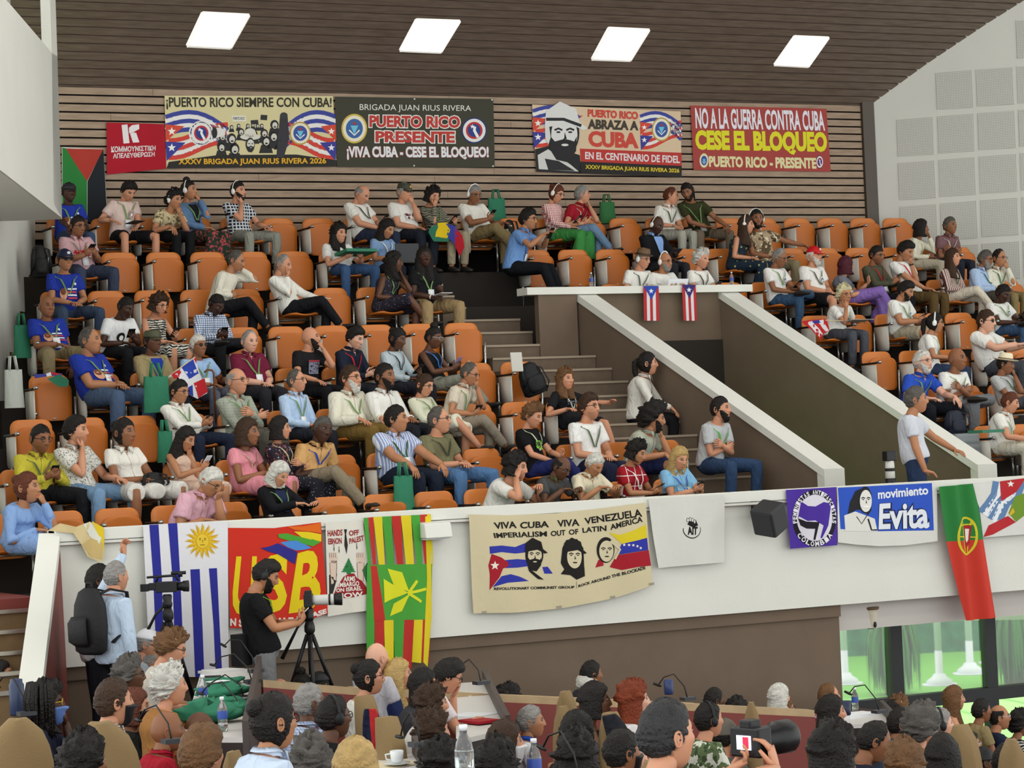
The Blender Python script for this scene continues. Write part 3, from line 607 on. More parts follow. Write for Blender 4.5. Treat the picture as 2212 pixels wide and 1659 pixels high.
    if legs:
        if bot in 'ps':
            m = M(); torso(m, -.10, .20, .012, 18, 6); m.ball(Pp-U*.03*k, (.17*k, .13*k, .10*k), [S, F, U])
            for s in (-1, 1):
                hip, kn, an = lg[s]; g = (1+.15*fat)*k
                if bot == 'p': m.tube([hip, hip*.5+kn*.5, kn*.85+hip*.15, kn, kn*.86+an*.14, kn*.5+an*.5, an*.94+kn*.06], [x*g for x in (.096, .088, .074, .070, .068, .064, .058)], 14)
                else: m.tube([hip, hip*.5+kn*.5, kn*.88+hip*.12], [x*g for x in (.10, .094, .088)], 14)
            kid('trousers' if bot == 'p' else 'shorts', m, bm, remesh=.0135)
        else:                                       # skirt or dress over both legs
            m = M(); kc = (lg[-1][1]+lg[1][1])/2; ac = (lg[-1][2]+lg[1][2])/2; long_ = bot == 'm'
            torso(m, -.10, .20, .012, 18, 6); m.ball(Pp-U*.03*k, (.18*k, .14*k, .10*k), [S, F, U])
            for s in (-1, 1):
                hip, kn, an = lg[s]; g = (1+.15*fat)*k; k1 = kn*1.0+(kn-hip)*.06
                m.tube([hip, (hip+kn)/2, k1]+([kn*.55+an*.45, kn*.2+an*.8] if long_ else []), [x*g for x in (.105, .098, .088, .098, .115)[:5 if long_ else 3]], 14)
            m.tube([Pp, Pp*.45+kc*.55, kc*.97+Pp*.03], [(.16*k, .09*k), (.14*k, .085*k), (.10*k, .075*k)], 14, side=S)
            if long_: m.tube([kc-U*.02, kc*.5+ac*.5, kc*.22+ac*.78], [(.12*k, .06*k), (.14*k, .07*k), (.16*k, .09*k)], 14, side=S)
            kid('skirt', m, bm if bot in 'km' else tm, remesh=.014)
        for s in (-1, 1):
            hip, kn, an = lg[s]; d = an-kn; d /= np.linalg.norm(d); fd = F-d*(F@d); fd = fd/np.linalg.norm(fd) if np.linalg.norm(fd) > .1 else F
            if abs(an[2]-(org[2]+.075)) < .02: d, fd = -U, F
            m = M(); m.tube([an-fd*.075*k+d*.035*k, an-fd*.05*k+d*.03*k, an+fd*.02*k+d*.035*k, an+fd*.10*k+d*.05*k, an+fd*.165*k+d*.057*k, an+fd*.185*k+d*.06*k], [(.022*k, .028*k), (.036*k, .042*k), (.040*k, .042*k), (.044*k, .028*k), (.036*k, .02*k), (.014*k, .010*k)], 12, side=S)
            m.prism([an+fd*x*k+S*y*k+d*.078*k for x, y in ((-.085, -.026), (-.085, .026), (.05, .042), (.13, .046), (.185, .03), (.197, 0), (.185, -.03), (.13, -.046), (.05, -.042))], -d*.022*k); kid('shoe', m, mat('shoe_'+shoe, shoe, .5))
    # ---- hair and worn things
    P4 = (hd, Fh, Sh, Uh)
    if hair != 'bald': kid('hair', hair_mesh(P4, hair, hc, kh, seed=len(PEOPLE)), hair_m)
    if beard and beard != 'stub':
        bs_ = beard.split(':'); kid('beard' if bs_[0] != 's' else 'moustache', beard_mesh(P4, bs_[1] if len(bs_) > 1 else hc, kh, float(bs_[0]) if bs_[0] != 's' else 1, bs_[0] == 's'), hair_m)
    lc_ = lambda x, y, z: hd+Sh*x*kh+Fh*y*kh+Uh*z*kh
    if collar:
        m = M(); n = 16; G1 = []
        for q, rr_, hh in ((0, .066, -.01), (1, .064, .032), (2, .080, .012)):
            G1.append([Nk+S*rr_*k*sin(ph)+F*(rr_*k*cos(ph)*1.0+.012*(1 if q == 0 else .4))+U*(hh-.030*max(0, cos(ph))**2)*k for ph in np.linspace(.28, 2*pi-.28, n)])
        m.sheet(G1)
        for s in (-1, 1):
            ph = .28*s; b0 = Nk+S*.066*k*sin(ph)+F*(.078*k)-U*.0*k; m.prism([b0+U*.006*k, b0+S*s*.052*k-F*.012*k+U*.008*k, b0+S*s*.042*k-U*.062*k+F*.012*k], F*.004)
        kid('collar', m, cloth(collar) if collar != 1 else tm, sh_o)
        if top != 'j':
            m = M(); m.sheet([[tor(q, ph, off+.006) for ph in (-.045, .045)] for q in np.linspace(.05, .93, 12)]); kid('placket', m, tm, sh_o)
            m = M(); m.col = skin; g0 = tor(.93, 0, off+.004); m.add([tor(.97, -.5, .006), tor(.97, .5, .006), tor(.84, 0, off+.006), tor(.95, 0, off+.004)], [(0, 3, 2), (3, 1, 2)], [skin]*4); kid('neckline', m, body_m)
    if lan:
        m = M(); lo_q = .40
        for s in (-1, 1):
            qs = np.linspace(.955, lo_q, 12); ph = [s*np.interp(q, [lo_q, .85, .955], [.05, .42, 1.25]) for q in qs]
            m.sheet([[tor(q, p_-.055, off+.014), tor(q, p_+.055, off+.014)] for q, p_ in zip(qs, ph)])
        ln_o = kid('lanyard', m, cloth(lan))
        if badge:
            c_ = tor(lo_q-.02, 0, off+.022); u_ = tan(lo_q); m = M(); m.box(c_-u_*.05, (.075, .11, .004), [S, u_, np.cross(S, u_)]); kid('badge', m, mat('badge_card', '#e9ebee', .35), ln_o)
    if prt:
        kd = prt.split(':'); 
        def patch(name, q0, q1, p0, p1, c, shape=None, e=0, pat=None):
            mm = M(); n_ = 9; qs = np.linspace(q0, q1, n_)
            if shape == 'o':
                cc, rr_ = ((q0+q1)/2, (p0+p1)/2), ((q1-q0)/2, (p1-p0)/2); ring = [tor(cc[0]+rr_[0]*sin(z_), cc[1]+rr_[1]*cos(z_), off+.014+e) for z_ in np.linspace(0, 2*pi, 17)[:-1]]
                mm.add(ring+[tor(*cc, off+.016+e)], [(i, (i+1) % 16, 16) for i in range(16)])
            else: mm.sheet([[tor(q, p_, off+.014+e) for p_ in np.linspace(p0, p1, 7)] for q in qs])
            return kid(name, mm, pat or cloth(c), sh_o)
        if kd[0] == 'blob':         # printed picture with stripes, as on the blue shirts
            patch('print', .26, .60, -.62, -.12, '#d9a184', 'o'); patch('print', .40, .60, -.55, -.2, '#7a4a35', 'o', .003)
            for i in range(4): patch('print', .28+.09*i, .33+.09*i, -.08, .62, '#dfe3ee' if i % 2 else '#c9485a')
            patch('print', .68, .76, .38, .56, '#dfe3ee', 'o')
        elif kd[0] == 'disc':
            patch('print', .42, .70, .02, .52, kd[1], 'o'); patch('print', .47, .65, .1, .44, kd[2], 'o', .003); patch('print', .50, .6, .16, .34, '#f0f0ea', 'o', .005)
        elif kd[0] == 'face':
            patch('print', .28, .62, -.42, .18, '#17171a', 'o'); patch('print', .32, .52, -.25, .05, '#e8e8e6', 'o', .003)
        elif kd[0] == 'text':
            for i, (q0, q1) in enumerate(((.66, .72), (.56, .62), (.46, .52))[:int(kd[2]) if len(kd) > 2 else 3]):
                x = -.5
                while x < .5: w_ = random.uniform(.06, .14); patch('print', q0, q1, x, x+w_, kd[1]); x += w_+.05
        elif kd[0] == 'splash': patch('print', .42, .66, -.35, .35, kd[1], None, 0, cloth(tc, 'camo', kd[1], 2.2, kd[1]))
        elif kd[0] == 'block': patch('print', .38, .72, -.45, .45, kd[1], None, 0, cloth(kd[1], 'fleck', kd[2], .6)); patch('print', .73, .78, -.45, .45, kd[3])
        elif kd[0] == 'flag': patch('print', .35, .62, -.55, .5, kd[1], None, 0, cloth(kd[1], 'fleck', kd[2], .5))
    if gl:
        m = M(); c = {'d': '#16120f', 'r': '#5b2019', 'w': '#c9c9c9', 's': '#16120f', 'y': '#e2b416'}[gl]; m.col = lin(c)
        for s in (-1, 1):
            cc = lc_(.031*s, .094, .012)
            if gl == 's': m.ball(cc, (.025*kh, .005*kh, .019*kh), [Sh, Fh, Uh], 12, 6)
            else: m.tube([cc+Sh*.024*kh*cos(q)+Uh*.018*kh*sin(q) for q in np.linspace(0, 2*pi, 13)[:-1]], [.0024*kh]*12, 5, closed=True)
            m.tube([lc_(.054*s, .090, .018), lc_(.078*s, .06, .016), lc_(.083*s, -.01, .012)], [.0024*kh]*3, 5)
        m.tube([lc_(-.009, .098, .016), lc_(.009, .098, .016)], [.0024*kh]*2, 5); kid('sunglasses' if gl == 's' else 'glasses', m, item_m)
    if hp:
        m = M(); m.col = lin(hp); 
        m.tube([lc_(.092*cos(q), -.01, .125*sin(q)+.008) for q in np.linspace(.0, pi, 13)], [(.010*kh, .005*kh)]*13, 6)
        for s in (-1, 1): m.ball(lc_(.088*s, -.006, -.002), (.016*kh, .028*kh, .037*kh), [Sh, Fh, Uh])
        kid('headphones', m, item_m)
    if cap:
        st_, c = cap.split(':')[:2]; m = M(); m.col = lin(c)
        if st_ in ('ball', 'mil', 'beanie', 'flat'):
            X, Y, Z = HEADS[(0, 0)]; zl = {'ball': .36, 'mil': .34, 'beanie': .12, 'flat': .30}[st_]; q = 1+np.where(DZ > zl, .018, -.02)/np.sqrt(X*X+Y*Y+Z*Z); Z2 = Z*q
            if st_ == 'mil': Z2 = np.where(DZ > .5, np.minimum(Z2*1.25, .118), Z2)
            if st_ == 'flat': Z2 = np.minimum(Z2, .105)
            m.add(place(X*q*kh, Y*q*kh, Z2*kh, hd, Fh, Sh, Uh).reshape(-1, 3), HF)
            if st_ != 'beanie':
                vl = .075 if st_ == 'ball' else .05; o_ = [lc_(.078*sin(x), .085*cos(x)+.006, .040-.010*cos(x)) for x in np.linspace(-1.15, 1.15, 11)]; o2 = [lc_(.080*sin(x), .085*cos(x)+.01+vl*(cos(x)-.41)*1.6, .034-.018*cos(x)-.004) for x in np.linspace(-1.15, 1.15, 11)]
                m.sheet([o_, o2], .006, Uh)
        else:                                       # brimmed hat
            bw = .155 if st_ == 'straw' else .125; m.lathe(lc_(0, 0, .048), [(.088*kh, -.0), (.092*kh, .002), (.085*kh, .05*kh), (.074*kh, .086*kh), (.05*kh, .094*kh), (.0*kh+.001, .084*kh)], 20, Uh, Sh)
            m.lathe(lc_(0, 0, .046), [(.06*kh, 0), (bw*.8*kh, .002), (bw*kh, .012), (bw*kh, .017), (bw*.8*kh, .008), (.06*kh, .006)], 24, Uh, Sh)
            m.col = lin(cap.split(':')[2]); m.lathe(lc_(0, 0, .052), [(.0945*kh, 0), (.0935*kh, .024*kh)], 20, Uh, Sh)
        cp_o = kid('cap' if st_ in ('ball', 'mil', 'beanie', 'flat') else 'hat', m, item_m)
        if len(cap.split(':')) > 2 and st_ in ('ball', 'mil'):
            m = M(); m.col = lin(cap.split(':')[2]); m.ball(lc_(0, .098, .078), (.022*kh, .006*kh, .016*kh), [Sh, Fh, Uh]); kid('cap_emblem', m, item_m, cp_o)
    if mask:
        X, Y, Z = HEADS[(0, 0)]; g = (APH < 1.15) & (DZ < -.10); q = 1+np.where(g, .016, -.02)/np.sqrt(X*X+Y*Y+Z*Z); m = M(); m.col = lin(mask); m.add(place(X*q*kh, Y*q*kh, Z*q*kh, hd, Fh, Sh, Uh).reshape(-1, 3), HF)
        for s in (-1, 1): m.tube([lc_(.062*s, .05, -.02), lc_(.083*s, -.01, .0)], [.002]*2, 5)
        kid('face_mask', m, item_m)
    if band:
        m = M(); m.col = lin(band); m.tube([lc_(.094*cos(q), .02, .130*sin(q)+.0) for q in np.linspace(.25, pi-.25, 13)], [(.012*kh, .004*kh)]*13, 6); kid('hair_band', m, item_m)
    if watch:
        for s in ((-1,) if watch[0] == 'L' else (1,)):
            _, e_, w_ = arms[s][:3]; m = M(); m.col = lin(watch[1:]); c_ = w_*.92+e_*.08; d = (w_-e_)/np.linalg.norm(w_-e_); m.tube([c_-d*.008, c_+d*.008], [.031*k]*2, 12); kid('wrist_band', m, item_m)
    return dict(root=root, hd=hd, arms=arms, S=S, F=F, U=U, loc=loc, k=k, Fh=Fh, Sh=Sh, Uh=Uh, tor=tor, off=off, org=org)
# ---------------------------------------------------------------- things people hold
def top_m(name, m, material, label, cat, org, group=None, **kw): return tag(obj(name, m, material, org=org, **kw), label, cat, group)
scr = mat('phone_screen', '#1a1d26', .15)
def phone(pe, label, c='#17181c', hands='both', lit=0):
    aL, aR = pe['arms'][-1], pe['arms'][1]; fi = lambda q: q[2]+q[3]/np.linalg.norm(q[3])*.085*pe['k']+(q[4]-q[3]*(q[4]@q[3])/(q[3]@q[3]))*.03
    c_ = (fi(aL)+fi(aR))/2 if hands == 'both' else fi(aL if hands == 'L' else aR)
    look = pe['hd']-c_; look /= np.linalg.norm(look); up = A(0, 0, 1)-look*look[2]; up /= np.linalg.norm(up); sd = np.cross(up, look)
    if hands == 'both' : pass
    m = M(); m.box(c_+look*.012, (.072, .148, .009), [sd, up, look]); o = top_m('phone', m, mat('phone_'+c, c, .3), label, 'phone', c_, bevel=.003, smooth=False)
    m = M(); m.box(c_+look*.0172, (.066, .140, .001), [sd, up, look]); obj('screen', m, mat('screen_lit', '#9fb4d8', emit=.6) if lit else scr, o, org=c_, smooth=False); return o
def book(pe, label, s=(.15, .21), c='#e9e7e2', at_=None, name='paper', cat='paper', ang=.6, th=.006):
    c_ = pe['loc'](*(at_ or (0, .34, .25))); f = pe['F']*cos(ang)+A(0, 0, 1)*sin(ang); n = np.cross(pe['S'], f); m = M(); m.box(c_, (s[0], s[1], th), [pe['S'], f, n]); return top_m(name, m, mat('paper_'+c, c, .6), label, cat, c_, smooth=False)
# ================================================================ chairs of the balcony
orange_s = mat('orange_seat_shaded', '#c0691f', .42, bump=.03, bscale=8, spec=.4)  # chair orange painted darker on the seat, as the less lit part
orange = mat('orange_shell_lit', '#cf7a36', .42, bump=.03, bscale=8, spec=.4); orange_u = mat('orange_underside', '#a85a20', .5)  # backrest orange lightened to paint in the light from above
chrome = mat('chrome', '#b9b8b4', .25, .9); tabm = mat('tablet_white', '#cbc8bf', .5); blk = mat('black_plastic', '#1b1a19', .5)
def shell(w_, h_, r_, bow, n=9, k_=17, taper=0):
    G1 = []
    for i in range(k_):
        v = .5-.5*cos(pi*i/(k_-1)); row = []; e = min(v, 1-v)*h_; rr = r_*(1 if v > .5 else .6); ww = w_/2*(1-taper*(1-v))-(rr-sqrt(max(0, rr*rr-(rr-e)**2)) if e < rr else 0)
        for j in range(n): x = (j/(n-1)*2-1); row.append((x*ww, bow*x*x, v*h_))
        G1.append(row)
    return G1
def chair_proto(open_):
    root = empty('tip_up_chair', (0, 0, -50), 'proto', 'chair')
    m = M(); G = shell(.415, .40, .085, -.02); m.sheet([[A(p[0], .075+p[1]*-1+.16*(p[2]-.2)*.6, .325+p[2]) for p in r_] for r_ in G], .014, (0, 1, 0)); b = obj('backrest', m, orange, root)
    m = M(); G = shell(.40, .385 if not open_ else .40, .10, .018, taper=.06)
    if open_: m.sheet([[A(p[0], -.02-p[2], .385+.02*(p[2]/.4-.5)**2*4+p[1]) for p in r_] for r_ in G], .016, (0, 0, -1))
    else: m.sheet([[A(p[0], -.030+p[1]-.05*(p[2]/.385-.5)**2, .262+p[2]) for p in r_] for r_ in G], .016, (0, 1, 0))
    s = obj('seat', m, orange_s, root)
    l = []
    def sub(par, n, m, mt): KIDS.setdefault(par.name, []).append(obj(n, m, mt, par))
    if not open_: m = M(); m.box((.0, -.047, .285), (.035, .004, .012)); sub(s, 'number_plate', m, tabm)
    m = M(); m.tube([(-.265, .09, .575), (-.265, -.20, .578), (-.265, -.30, .585)], [(.018, .012)]*3, 8, side=(1, 0, 0)); ar = obj('armrest', m, blk, root)
    m = M(); m.ball((-.265, -.325, .587), (.026, .030, .020)); sub(ar, 'chrome_knob', m, chrome); m = M(); m.ball((-.20, -.06, .335), (.03, .022, .018)); sub(s, 'hinge', m, chrome)
    m = M(); P = [(-.275, y, z) for y, z in ((.03, .56), (-.25, .56), (-.255, .30), (-.235, .265), (-.02, .265), (.02, .30))]; m.prism(P, (.018, 0, 0)); l.append(('tablet', m, tabm))
    for s_ in (-1, 1):
        m = M(); m.bar((s_*.235, .02, 0), (s_*.235, .0, .50), .016); m.bar((s_*.235, -.10, .01), (s_*.235, .10, .01), .016); l.append(('leg', m, chrome))
    if open_: m = M(); m.bar((-.19, -.05, .36), (.19, -.05, .36), .012); sub(s, 'seat_bar', m, chrome)
    KIDS[root.name] = [b, s, ar]+[obj(n, m, mt, root) for n, m, mt in l]
    return root
CH_E, CH_O = chair_proto(0), chair_proto(1); USED = set()
def chair(X, i, occ, label, group, arm_r=0, dz=0, name='tip_up_chair'):
    p_ = CH_O if occ else CH_E
    if p_.name not in USED: USED.add(p_.name); c = p_
    else: c = copy_tree(p_); 
    c.location = (X, ROWY[i], ROWZ[i]+dz); c['label'] = label; c['group'] = group; return c
ORD = 'first second third fourth fifth sixth seventh eighth ninth tenth eleventh twelfth thirteenth fourteenth fifteenth sixteenth seventeenth eighteenth nineteenth twentieth'.split()
ORD += ['twenty-'+x for x in ORD[:9]] + ['thirtieth'] + ['thirty-'+x for x in ORD[:9]]
ROWN = ['front row', 'second row', 'third row', 'fourth row', 'fifth row', 'sixth row', 'seventh row', 'back row']
ROWB = [-5.605+.19, -1.066-.2, -5.448-.2, -.22-.2, -2.424+.19, -4.147+.19, -3.293-.2, -1.19]
BAL = []
def B(i, x, y, who, extra, dx=0, lean=.05, a=12, seat=1, dy=0, **o):
    Yp = ROWY[i]-.20+dy; H = on(x, y, 1, Yp-lean*cos(rad(a)))
    X = H[0]-lean*sin(rad(a))+dx
    if seat:
        n = round((X-ROWB[i])/.529); cx = ROWB[i]+n*.529; X = cx+.5*(X-cx)
        BAL.append((i, n, who))
    pel = A(X, Yp, ROWZ[i]+.40); k = o.pop('k', None) or min(1.0, max(.86, (H[2]-pel[2])/.72))
    pe = person(who, extra, H, pel, a=a, k=k, floor=ROWZ[i], group='people seated in the balcony', **o); return pe
LG = '#6f8f5a'
BLUE = '#24389a'
# ---- back row
q = B(7, 149, 416, 'man in dark flat cap and blue printed T-shirt', 'under the white booth', sk=5, hair='buzz', tc=BLUE, prt='blob', lan=LG, cap='flat:#25262b', bc='#3c4b66', L='knee', R='lap', a=5, dx=-.05)
q = B(7, 278, 412, 'person with dark fringe and pale pink T-shirt', 'looking down in the back row', sk=1, hair='quiff', tc='#d5bdb5', prt='disc:#b9a29b:#9c8a88', lan=LG, bot='s', bc='#17171b', p=38, L=(.26, .16, .30), R='lap', badge=1, leg='w'); book(q, 'dark tablet on the lap of the person in pale pink', c='#2a2c30', at_=(0, .34, .26), ang=.1)
q = B(7, 376, 432, 'man with dark curls and patterned cream shirt', 'resting his cheek on one hand', sk=2, hair='curly', tc='#c3b48f', tp='floral', tc2='#6d6144', tc3='#e0d5b5', beard='s', hp='#e8e8e6', L='knee', R='chin', lean=.22, a=18, t=10, p=12, bc='#17181b')
q = B(7, 407, 412, 'woman in denim jacket and floral skirt', 'with her dark hair up', fem=1, sk=2, hair='top', top='j', tc='#5d7a9e', open_='#181a1e', lan=LG, L='lap', R='mouth', a=20, t=25, bot='m', bc='#26372a', bp='floral', bc2='#a8474f', bs=1.4, leg='f', hp='#e8e8e6')
q = B(7, 514, 414, 'bearded man in black and white checked shirt', 'with one hand at his chin', sk=1, hair='short', tc='#1e2129', tp='check', tc2='#cfd4da', ts=.9, beard='1.1', hp='#efefec', L='chin', R='thigh', a=18, t=12, bc='#8f9086', leg='w')
q = B(7, 782, 420, 'bald heavy man in white T-shirt', 'looking down, sunglasses hung at his neckline', sk=1, hair='fringe', hc='g', fat=1, tc='#dedcd4', bc='#2a3246', L='lap', R='phonelow', p=34, a=25, t=10, lan='#3a3a35'); phone(q, 'phone in the lap of the bald man in white', hands='R')
q = B(7, 873, 416, 'man in olive military cap and white printed T-shirt', 'hand over his mouth', sk=1, hair='short', hc='g', tc='#dedcd6', prt='splash:#5a2a33', cap='mil:#3c3f30:#c9a24a', L='lap', R='mouth', a=15, t=12, p=8, bc='#20242e', fat=1, watch='R#c9c9c0')
q = B(7, 934, 424, 'woman in black and white blouse with short dark bob', 'covering her eyes with a hand', fem=1, sk=1, hair='mop', hc='k', top='l', tc='#8d8a78', tp='zebra', tc2='#4a4a42', lan=LG, L='brow', R='phonelow', p=18, a=8, t=8, bc='#a3977f', leg='f'); phone(q, 'black phone of the woman covering her eyes', hands='R')
q = B(7, 1024, 420, 'grey-haired heavy man in white T-shirt and headphones', 'reading his phone, legs crossed', sk=3, hair='short', hc='g', fat=1, tc='#e2e0d6', gl='d', hp='#efefea', L='phone', R='arm', p=18, a=10, bc='#84734f', leg='x', watch='L#20201e'); phone(q, 'black phone of the grey-haired man in headphones', hands='L')
q = B(7, 1201, 418, 'woman in red checked shawl and green dress', 'with white headphones', fem=1, sk=1, hair='bun', hc='au', gl='d', hp='#f0efe8', top='l', tc='#b23a44', tp='check', tc2='#e6d9d2', ts=1.6, bot='m', bc='#3f8a45', L='lap', R='phonelow', p=25, a=25, t=12, leg='f'); phone(q, 'dark phone of the woman in the red checked shawl', hands='R')
q = B(7, 1257, 421, 'grey-haired man in red polo shirt', 'chin on his hand, looking aside', sk=1, hair='short', hc='g', tc='#9c1d2c', collar=1, lan='#b9b09a', badge=1, L='phonelow', R='chin', a=30, t=40, bc='#6b86a4', leg='x', dx=-.1)
q = B(7, 1449, 424, 'balding man in white short-sleeved shirt', 'leaning to talk with the man in olive', sk=1, hair='rec', hc='au', tc='#e2e0d8', collar=1, lan='#4a5a42', L='thigh', R='lap', a=15, t=45, p=12, r=-8, dx=-.16, bc='#a9aa9e')
q = B(7, 1486, 414, 'man in olive shirt with dark hair tied back', 'leaning towards his neighbour', sk=3, hair='pony', tc='#34371f', lan=LG, badge=1, beard='.8', L='lap', R='knee', a=-10, t=-38, p=22, r=12, dx=.22, lean=.16, bc='#776a5a', leg='w')
# ---- seventh row
q = B(6, 168, 489, 'man with glasses in pink shirt', 'holding up a phone', sk=3, hair='short', hc='k', tc='#c9a0a6', collar=1, gl='d', L='phone', R='phone', p=10, a=10, t=10, prt='flag:#b02030:#f0e8e8', bc='#3b4358', leg='w', fat=1, lan='#8a8a70', badge=1); phone(q, 'phone of the man in the pink shirt')
q = B(6, 731, 505, 'person with long dark curls and white T-shirt with text', 'behind a green tablet', sk=1, hair='wavy', tc='#e2e1dc', prt='text:#3b3340:2', L='book', R='book', a=10, t=12, p=5, lan=LG, bc='#3c587f', leg='w'); book(q, 'green folder on the writing tablet of the curly-haired person', (.42, .26), '#2f7a5c', (0, .36, .30), name='folder', cat='folder', ang=.15, th=.035)
q = B(6, 835, 494, 'woman with long black hair and blue blouse', 'at an open laptop', fem=1, sk=2, hair='long', tc='#7d9cc4', L='book', R='book', p=28, a=15, t=12, bc='#23262f', lan='#d8d4c8')
q = B(6, 1140, 474, 'man in blue polo shirt and black trousers', 'taking a photo', sk=2, hair='quiff', tc='#6f97cf', collar=1, gl='d', L=(.00, .44, .50), R=(.10, .46, .50), a=40, t=8, p=8, bc='#15171c', badge=1, lan='#5577bb', leg='o', dx=-.08); phone(q, 'black phone raised by the man in the blue polo')
q = B(6, 1418, 486, 'bald man in black suit and blue shirt', 'reading papers, headphones on', sk=5, hair='bald', top='j', tc='#18191d', open_='#86a8dd', collar='#86a8dd', hp='#e8e8e4', L='lap', R='phonelow', p=28, a=12, t=8, bc='#2b2d33'); book(q, 'dark booklet in the hands of the man in the black suit', c='#3a3538')
q = B(6, 1611, 486, 'woman with long brown hair and dark floral dress', 'wearing headphones', fem=1, sk=1, hair='long', hc='b', top='v', tc='#25303c', tp='floral', tc2='#2b3a48', tc3='#9aa56a', ts=.8, bot='m', bc='#22303f', bp='dots', bc2='#a9b170', bs=.5, hp='#f0efe6', L='lap', R='lap', a=30, t=20, p=5, lean=.12)
q = B(6, 1634, 474, 'man in tropical print shirt and headphones', 'his arm along the seat', sk=3, hair='short', tc='#a8957a', tp='camo', tc2='#5b4a38', tc3='#d9cdb0', beard='.7', hp='#efefea', L='lap', R='back', a=-10, t=-5, bc='#8a7f63', dx=.1, leg='w')
q = B(6, 1989, 494, 'woman with black shoulder-length hair and cream blouse', 'by the perforated wall, hand at her mouth', fem=1, sk=3, hair='bob', top='l', tc='#d9d5c2', L='lap', R='mouth', a=40, t=30, bc='#b5ad98', lan='#d9d2a0', badge=1)
q = B(6, 2052, 488, 'man in dusty maroon shirt', 'arms crossed by the perforated wall', sk=3, hair='short', hc='dg', tc='#77585c', collar=1, L='cross', R='cross', a=8, t=5, lan='#b9b0a0', bc='#2b2f3a')
# ---- sixth row
q = B(5, 140, 563, 'man in dark blue cap and sunglasses', 'in a blue printed T-shirt, hands together', sk=2, hair='hat', tc=BLUE, prt='blob', lan=LG, cap='ball:#1c2440:#d8dbe2', gl='s', L='lap', R='lap', a=5, t=5, bc='#3d4c63', leg='w')
q = B(5, 510, 563, 'man in cream long-sleeved shirt', 'hand at his temple, legs crossed', sk=2, hair='rec', hc='dg', top='l', tc='#dcd8c8', L='cross', R='temple', a=40, t=10, p=22, bc='#1b1c20', leg='x', dx=-.08)
q = B(5, 611, 572, 'man in white guayabera shirt', 'hand across his face, leaning back', sk=1, hair='rec', hc='g', top='l', tc='#e6e5dd', L='mouth', R='thigh', a=40, t=5, p=15, bc='#1a1b1f', leg='x', dx=.05); book(q, 'white paper on the knee of the man in the guayabera', c='#f0f0ee', at_=(.1, .36, .20), ang=0)
q = B(5, 850, 568, 'woman in dark patterned dress with braids', 'chin on her hand, legs crossed', fem=1, sk=4, hair='wavy', top='v', tc='#2c2833', tp='dots', tc2='#8f8a9c', ts=1.6, bot='d', L='lap', R='chin', a=30, t=35, r=6, leg='x', lan=LG, dx=-.12); book(q, 'white booklet on the lap of the woman in the dark dress', c='#e8e6ea', at_=(-.05, .34, .2), ang=.1)
q = B(5, 916, 556, 'woman in black polo shirt and long braids', 'in tan trousers, looking sideways', fem=1, fat=1, sk=5, hair='long', tc='#17181b', lan=LG, badge=1, L='lap', R='lap', a=5, t=-10, bc='#9c8560', leg='w', watch='L#e0d8c0'); book(q, 'small white notebook in the hands of the woman in black', c='#dddde2', at_=(.05, .36, .22), ang=.1)
q = B(5, 1388, 560, 'man in brown fedora and white T-shirt', 'wearing headphones behind the small flags', dy=.10, leg='b', sk=1, hair='hat', hc='g', tc='#e4e3dd', cap='fed:#6b5138:#2c2019', hp='#eeeee8', gl='d', L='lap', R='lap', p=14, a=10, t=15, lan='#57604e')
q = B(5, 1436, 566, 'bald man with grey beard and glasses', 'reading a white leaflet', dy=.10, leg='b', sk=2, hair='bald', tc='#e4e3dd', beard='1:g', gl='d', hp='#eeeee8', L='book', R='book', a=8, t=12, p=8); book(q, 'white and blue leaflet held by the bald man with glasses', (.30, .22), '#e8ecf2', (0, .32, .28), name='leaflet', cat='leaflet', ang=1.2)
q = B(5, 1515, 560, 'woman with white curls and white T-shirt', 'looking at her phone by the low wall', fem=1, dy=.10, leg='b', sk=1, hair='curly', hc='w', tc='#e6e5df', L='phonelow', R='phonelow', a=12, t=12, p=10, lan='#4d4a42', bc='#24262c'); phone(q, 'phone of the woman with white curls')
q = B(5, 1684, 557, 'grey-haired man in white T-shirt and jeans', 'ankle on his knee', sk=3, hair='rec', hc='g', tc='#e4e3de', prt='disc:#d8d3c0:#3d5a8c', gl='d', L='lap', R='phonelow', p=22, a=20, t=12, bc='#38526f', leg='q', lan=LG); phone(q, 'phone of the grey-haired man in jeans', hands='R')
q = B(5, 1758, 553, 'man in red cap with white beard', 'in a white T-shirt and black shorts', sk=1, hair='hat', hc='w', tc='#e4e3de', prt='disc:#d8d3c0:#3d5a8c', cap='ball:#c3141c:#e8dcc8', beard='1.5:w', L='lap', R='lap', a=15, t=12, bot='s', bc='#1a1b1e', lan='#5a5448', fat=1)
q = B(5, 1827, 575, 'woman with maroon hair and grey top', 'turned away to the stage', fem=1, sk=1, hair='bob', hc='m', tc='#6d717c', L='lap', R='phone', a=50, t=40, bot='m', bc='#8468b0', leg='x')
q = B(5, 1893, 551, 'man with glasses in dark olive shirt', 'holding a phone, red lanyard', sk=3, hair='short', top='l', tc='#4b4d3c', gl='d', lan='#b02028', badge=1, L='phone', R='phone', p=16, a=18, t=5, beard='stub', bc='#17181c'); phone(q, 'phone of the man in the dark olive shirt')
q = B(5, 1956, 542, 'man in white shirt with red lanyard', 'resting his mouth on his fist', sk=2, hair='quiff', tc='#e2e2de', lan='#b8202c', L='lap', R='mouth', p=28, a=15, t=8, bc='#5d4a2c', watch='R#222222')
q = B(5, 2057, 557, 'woman with long brown hair in striped blouse', 'hands clasped over crossed legs', fem=1, sk=1, hair='long', hc='b', top='l', tc='#d9c3ba', tp='vstripe', tc2='#57393a', ts=1.3, L='lap', R='lap', a=20, t=15, bc='#d8cfbd', leg='x', lan='#3f6a3a')
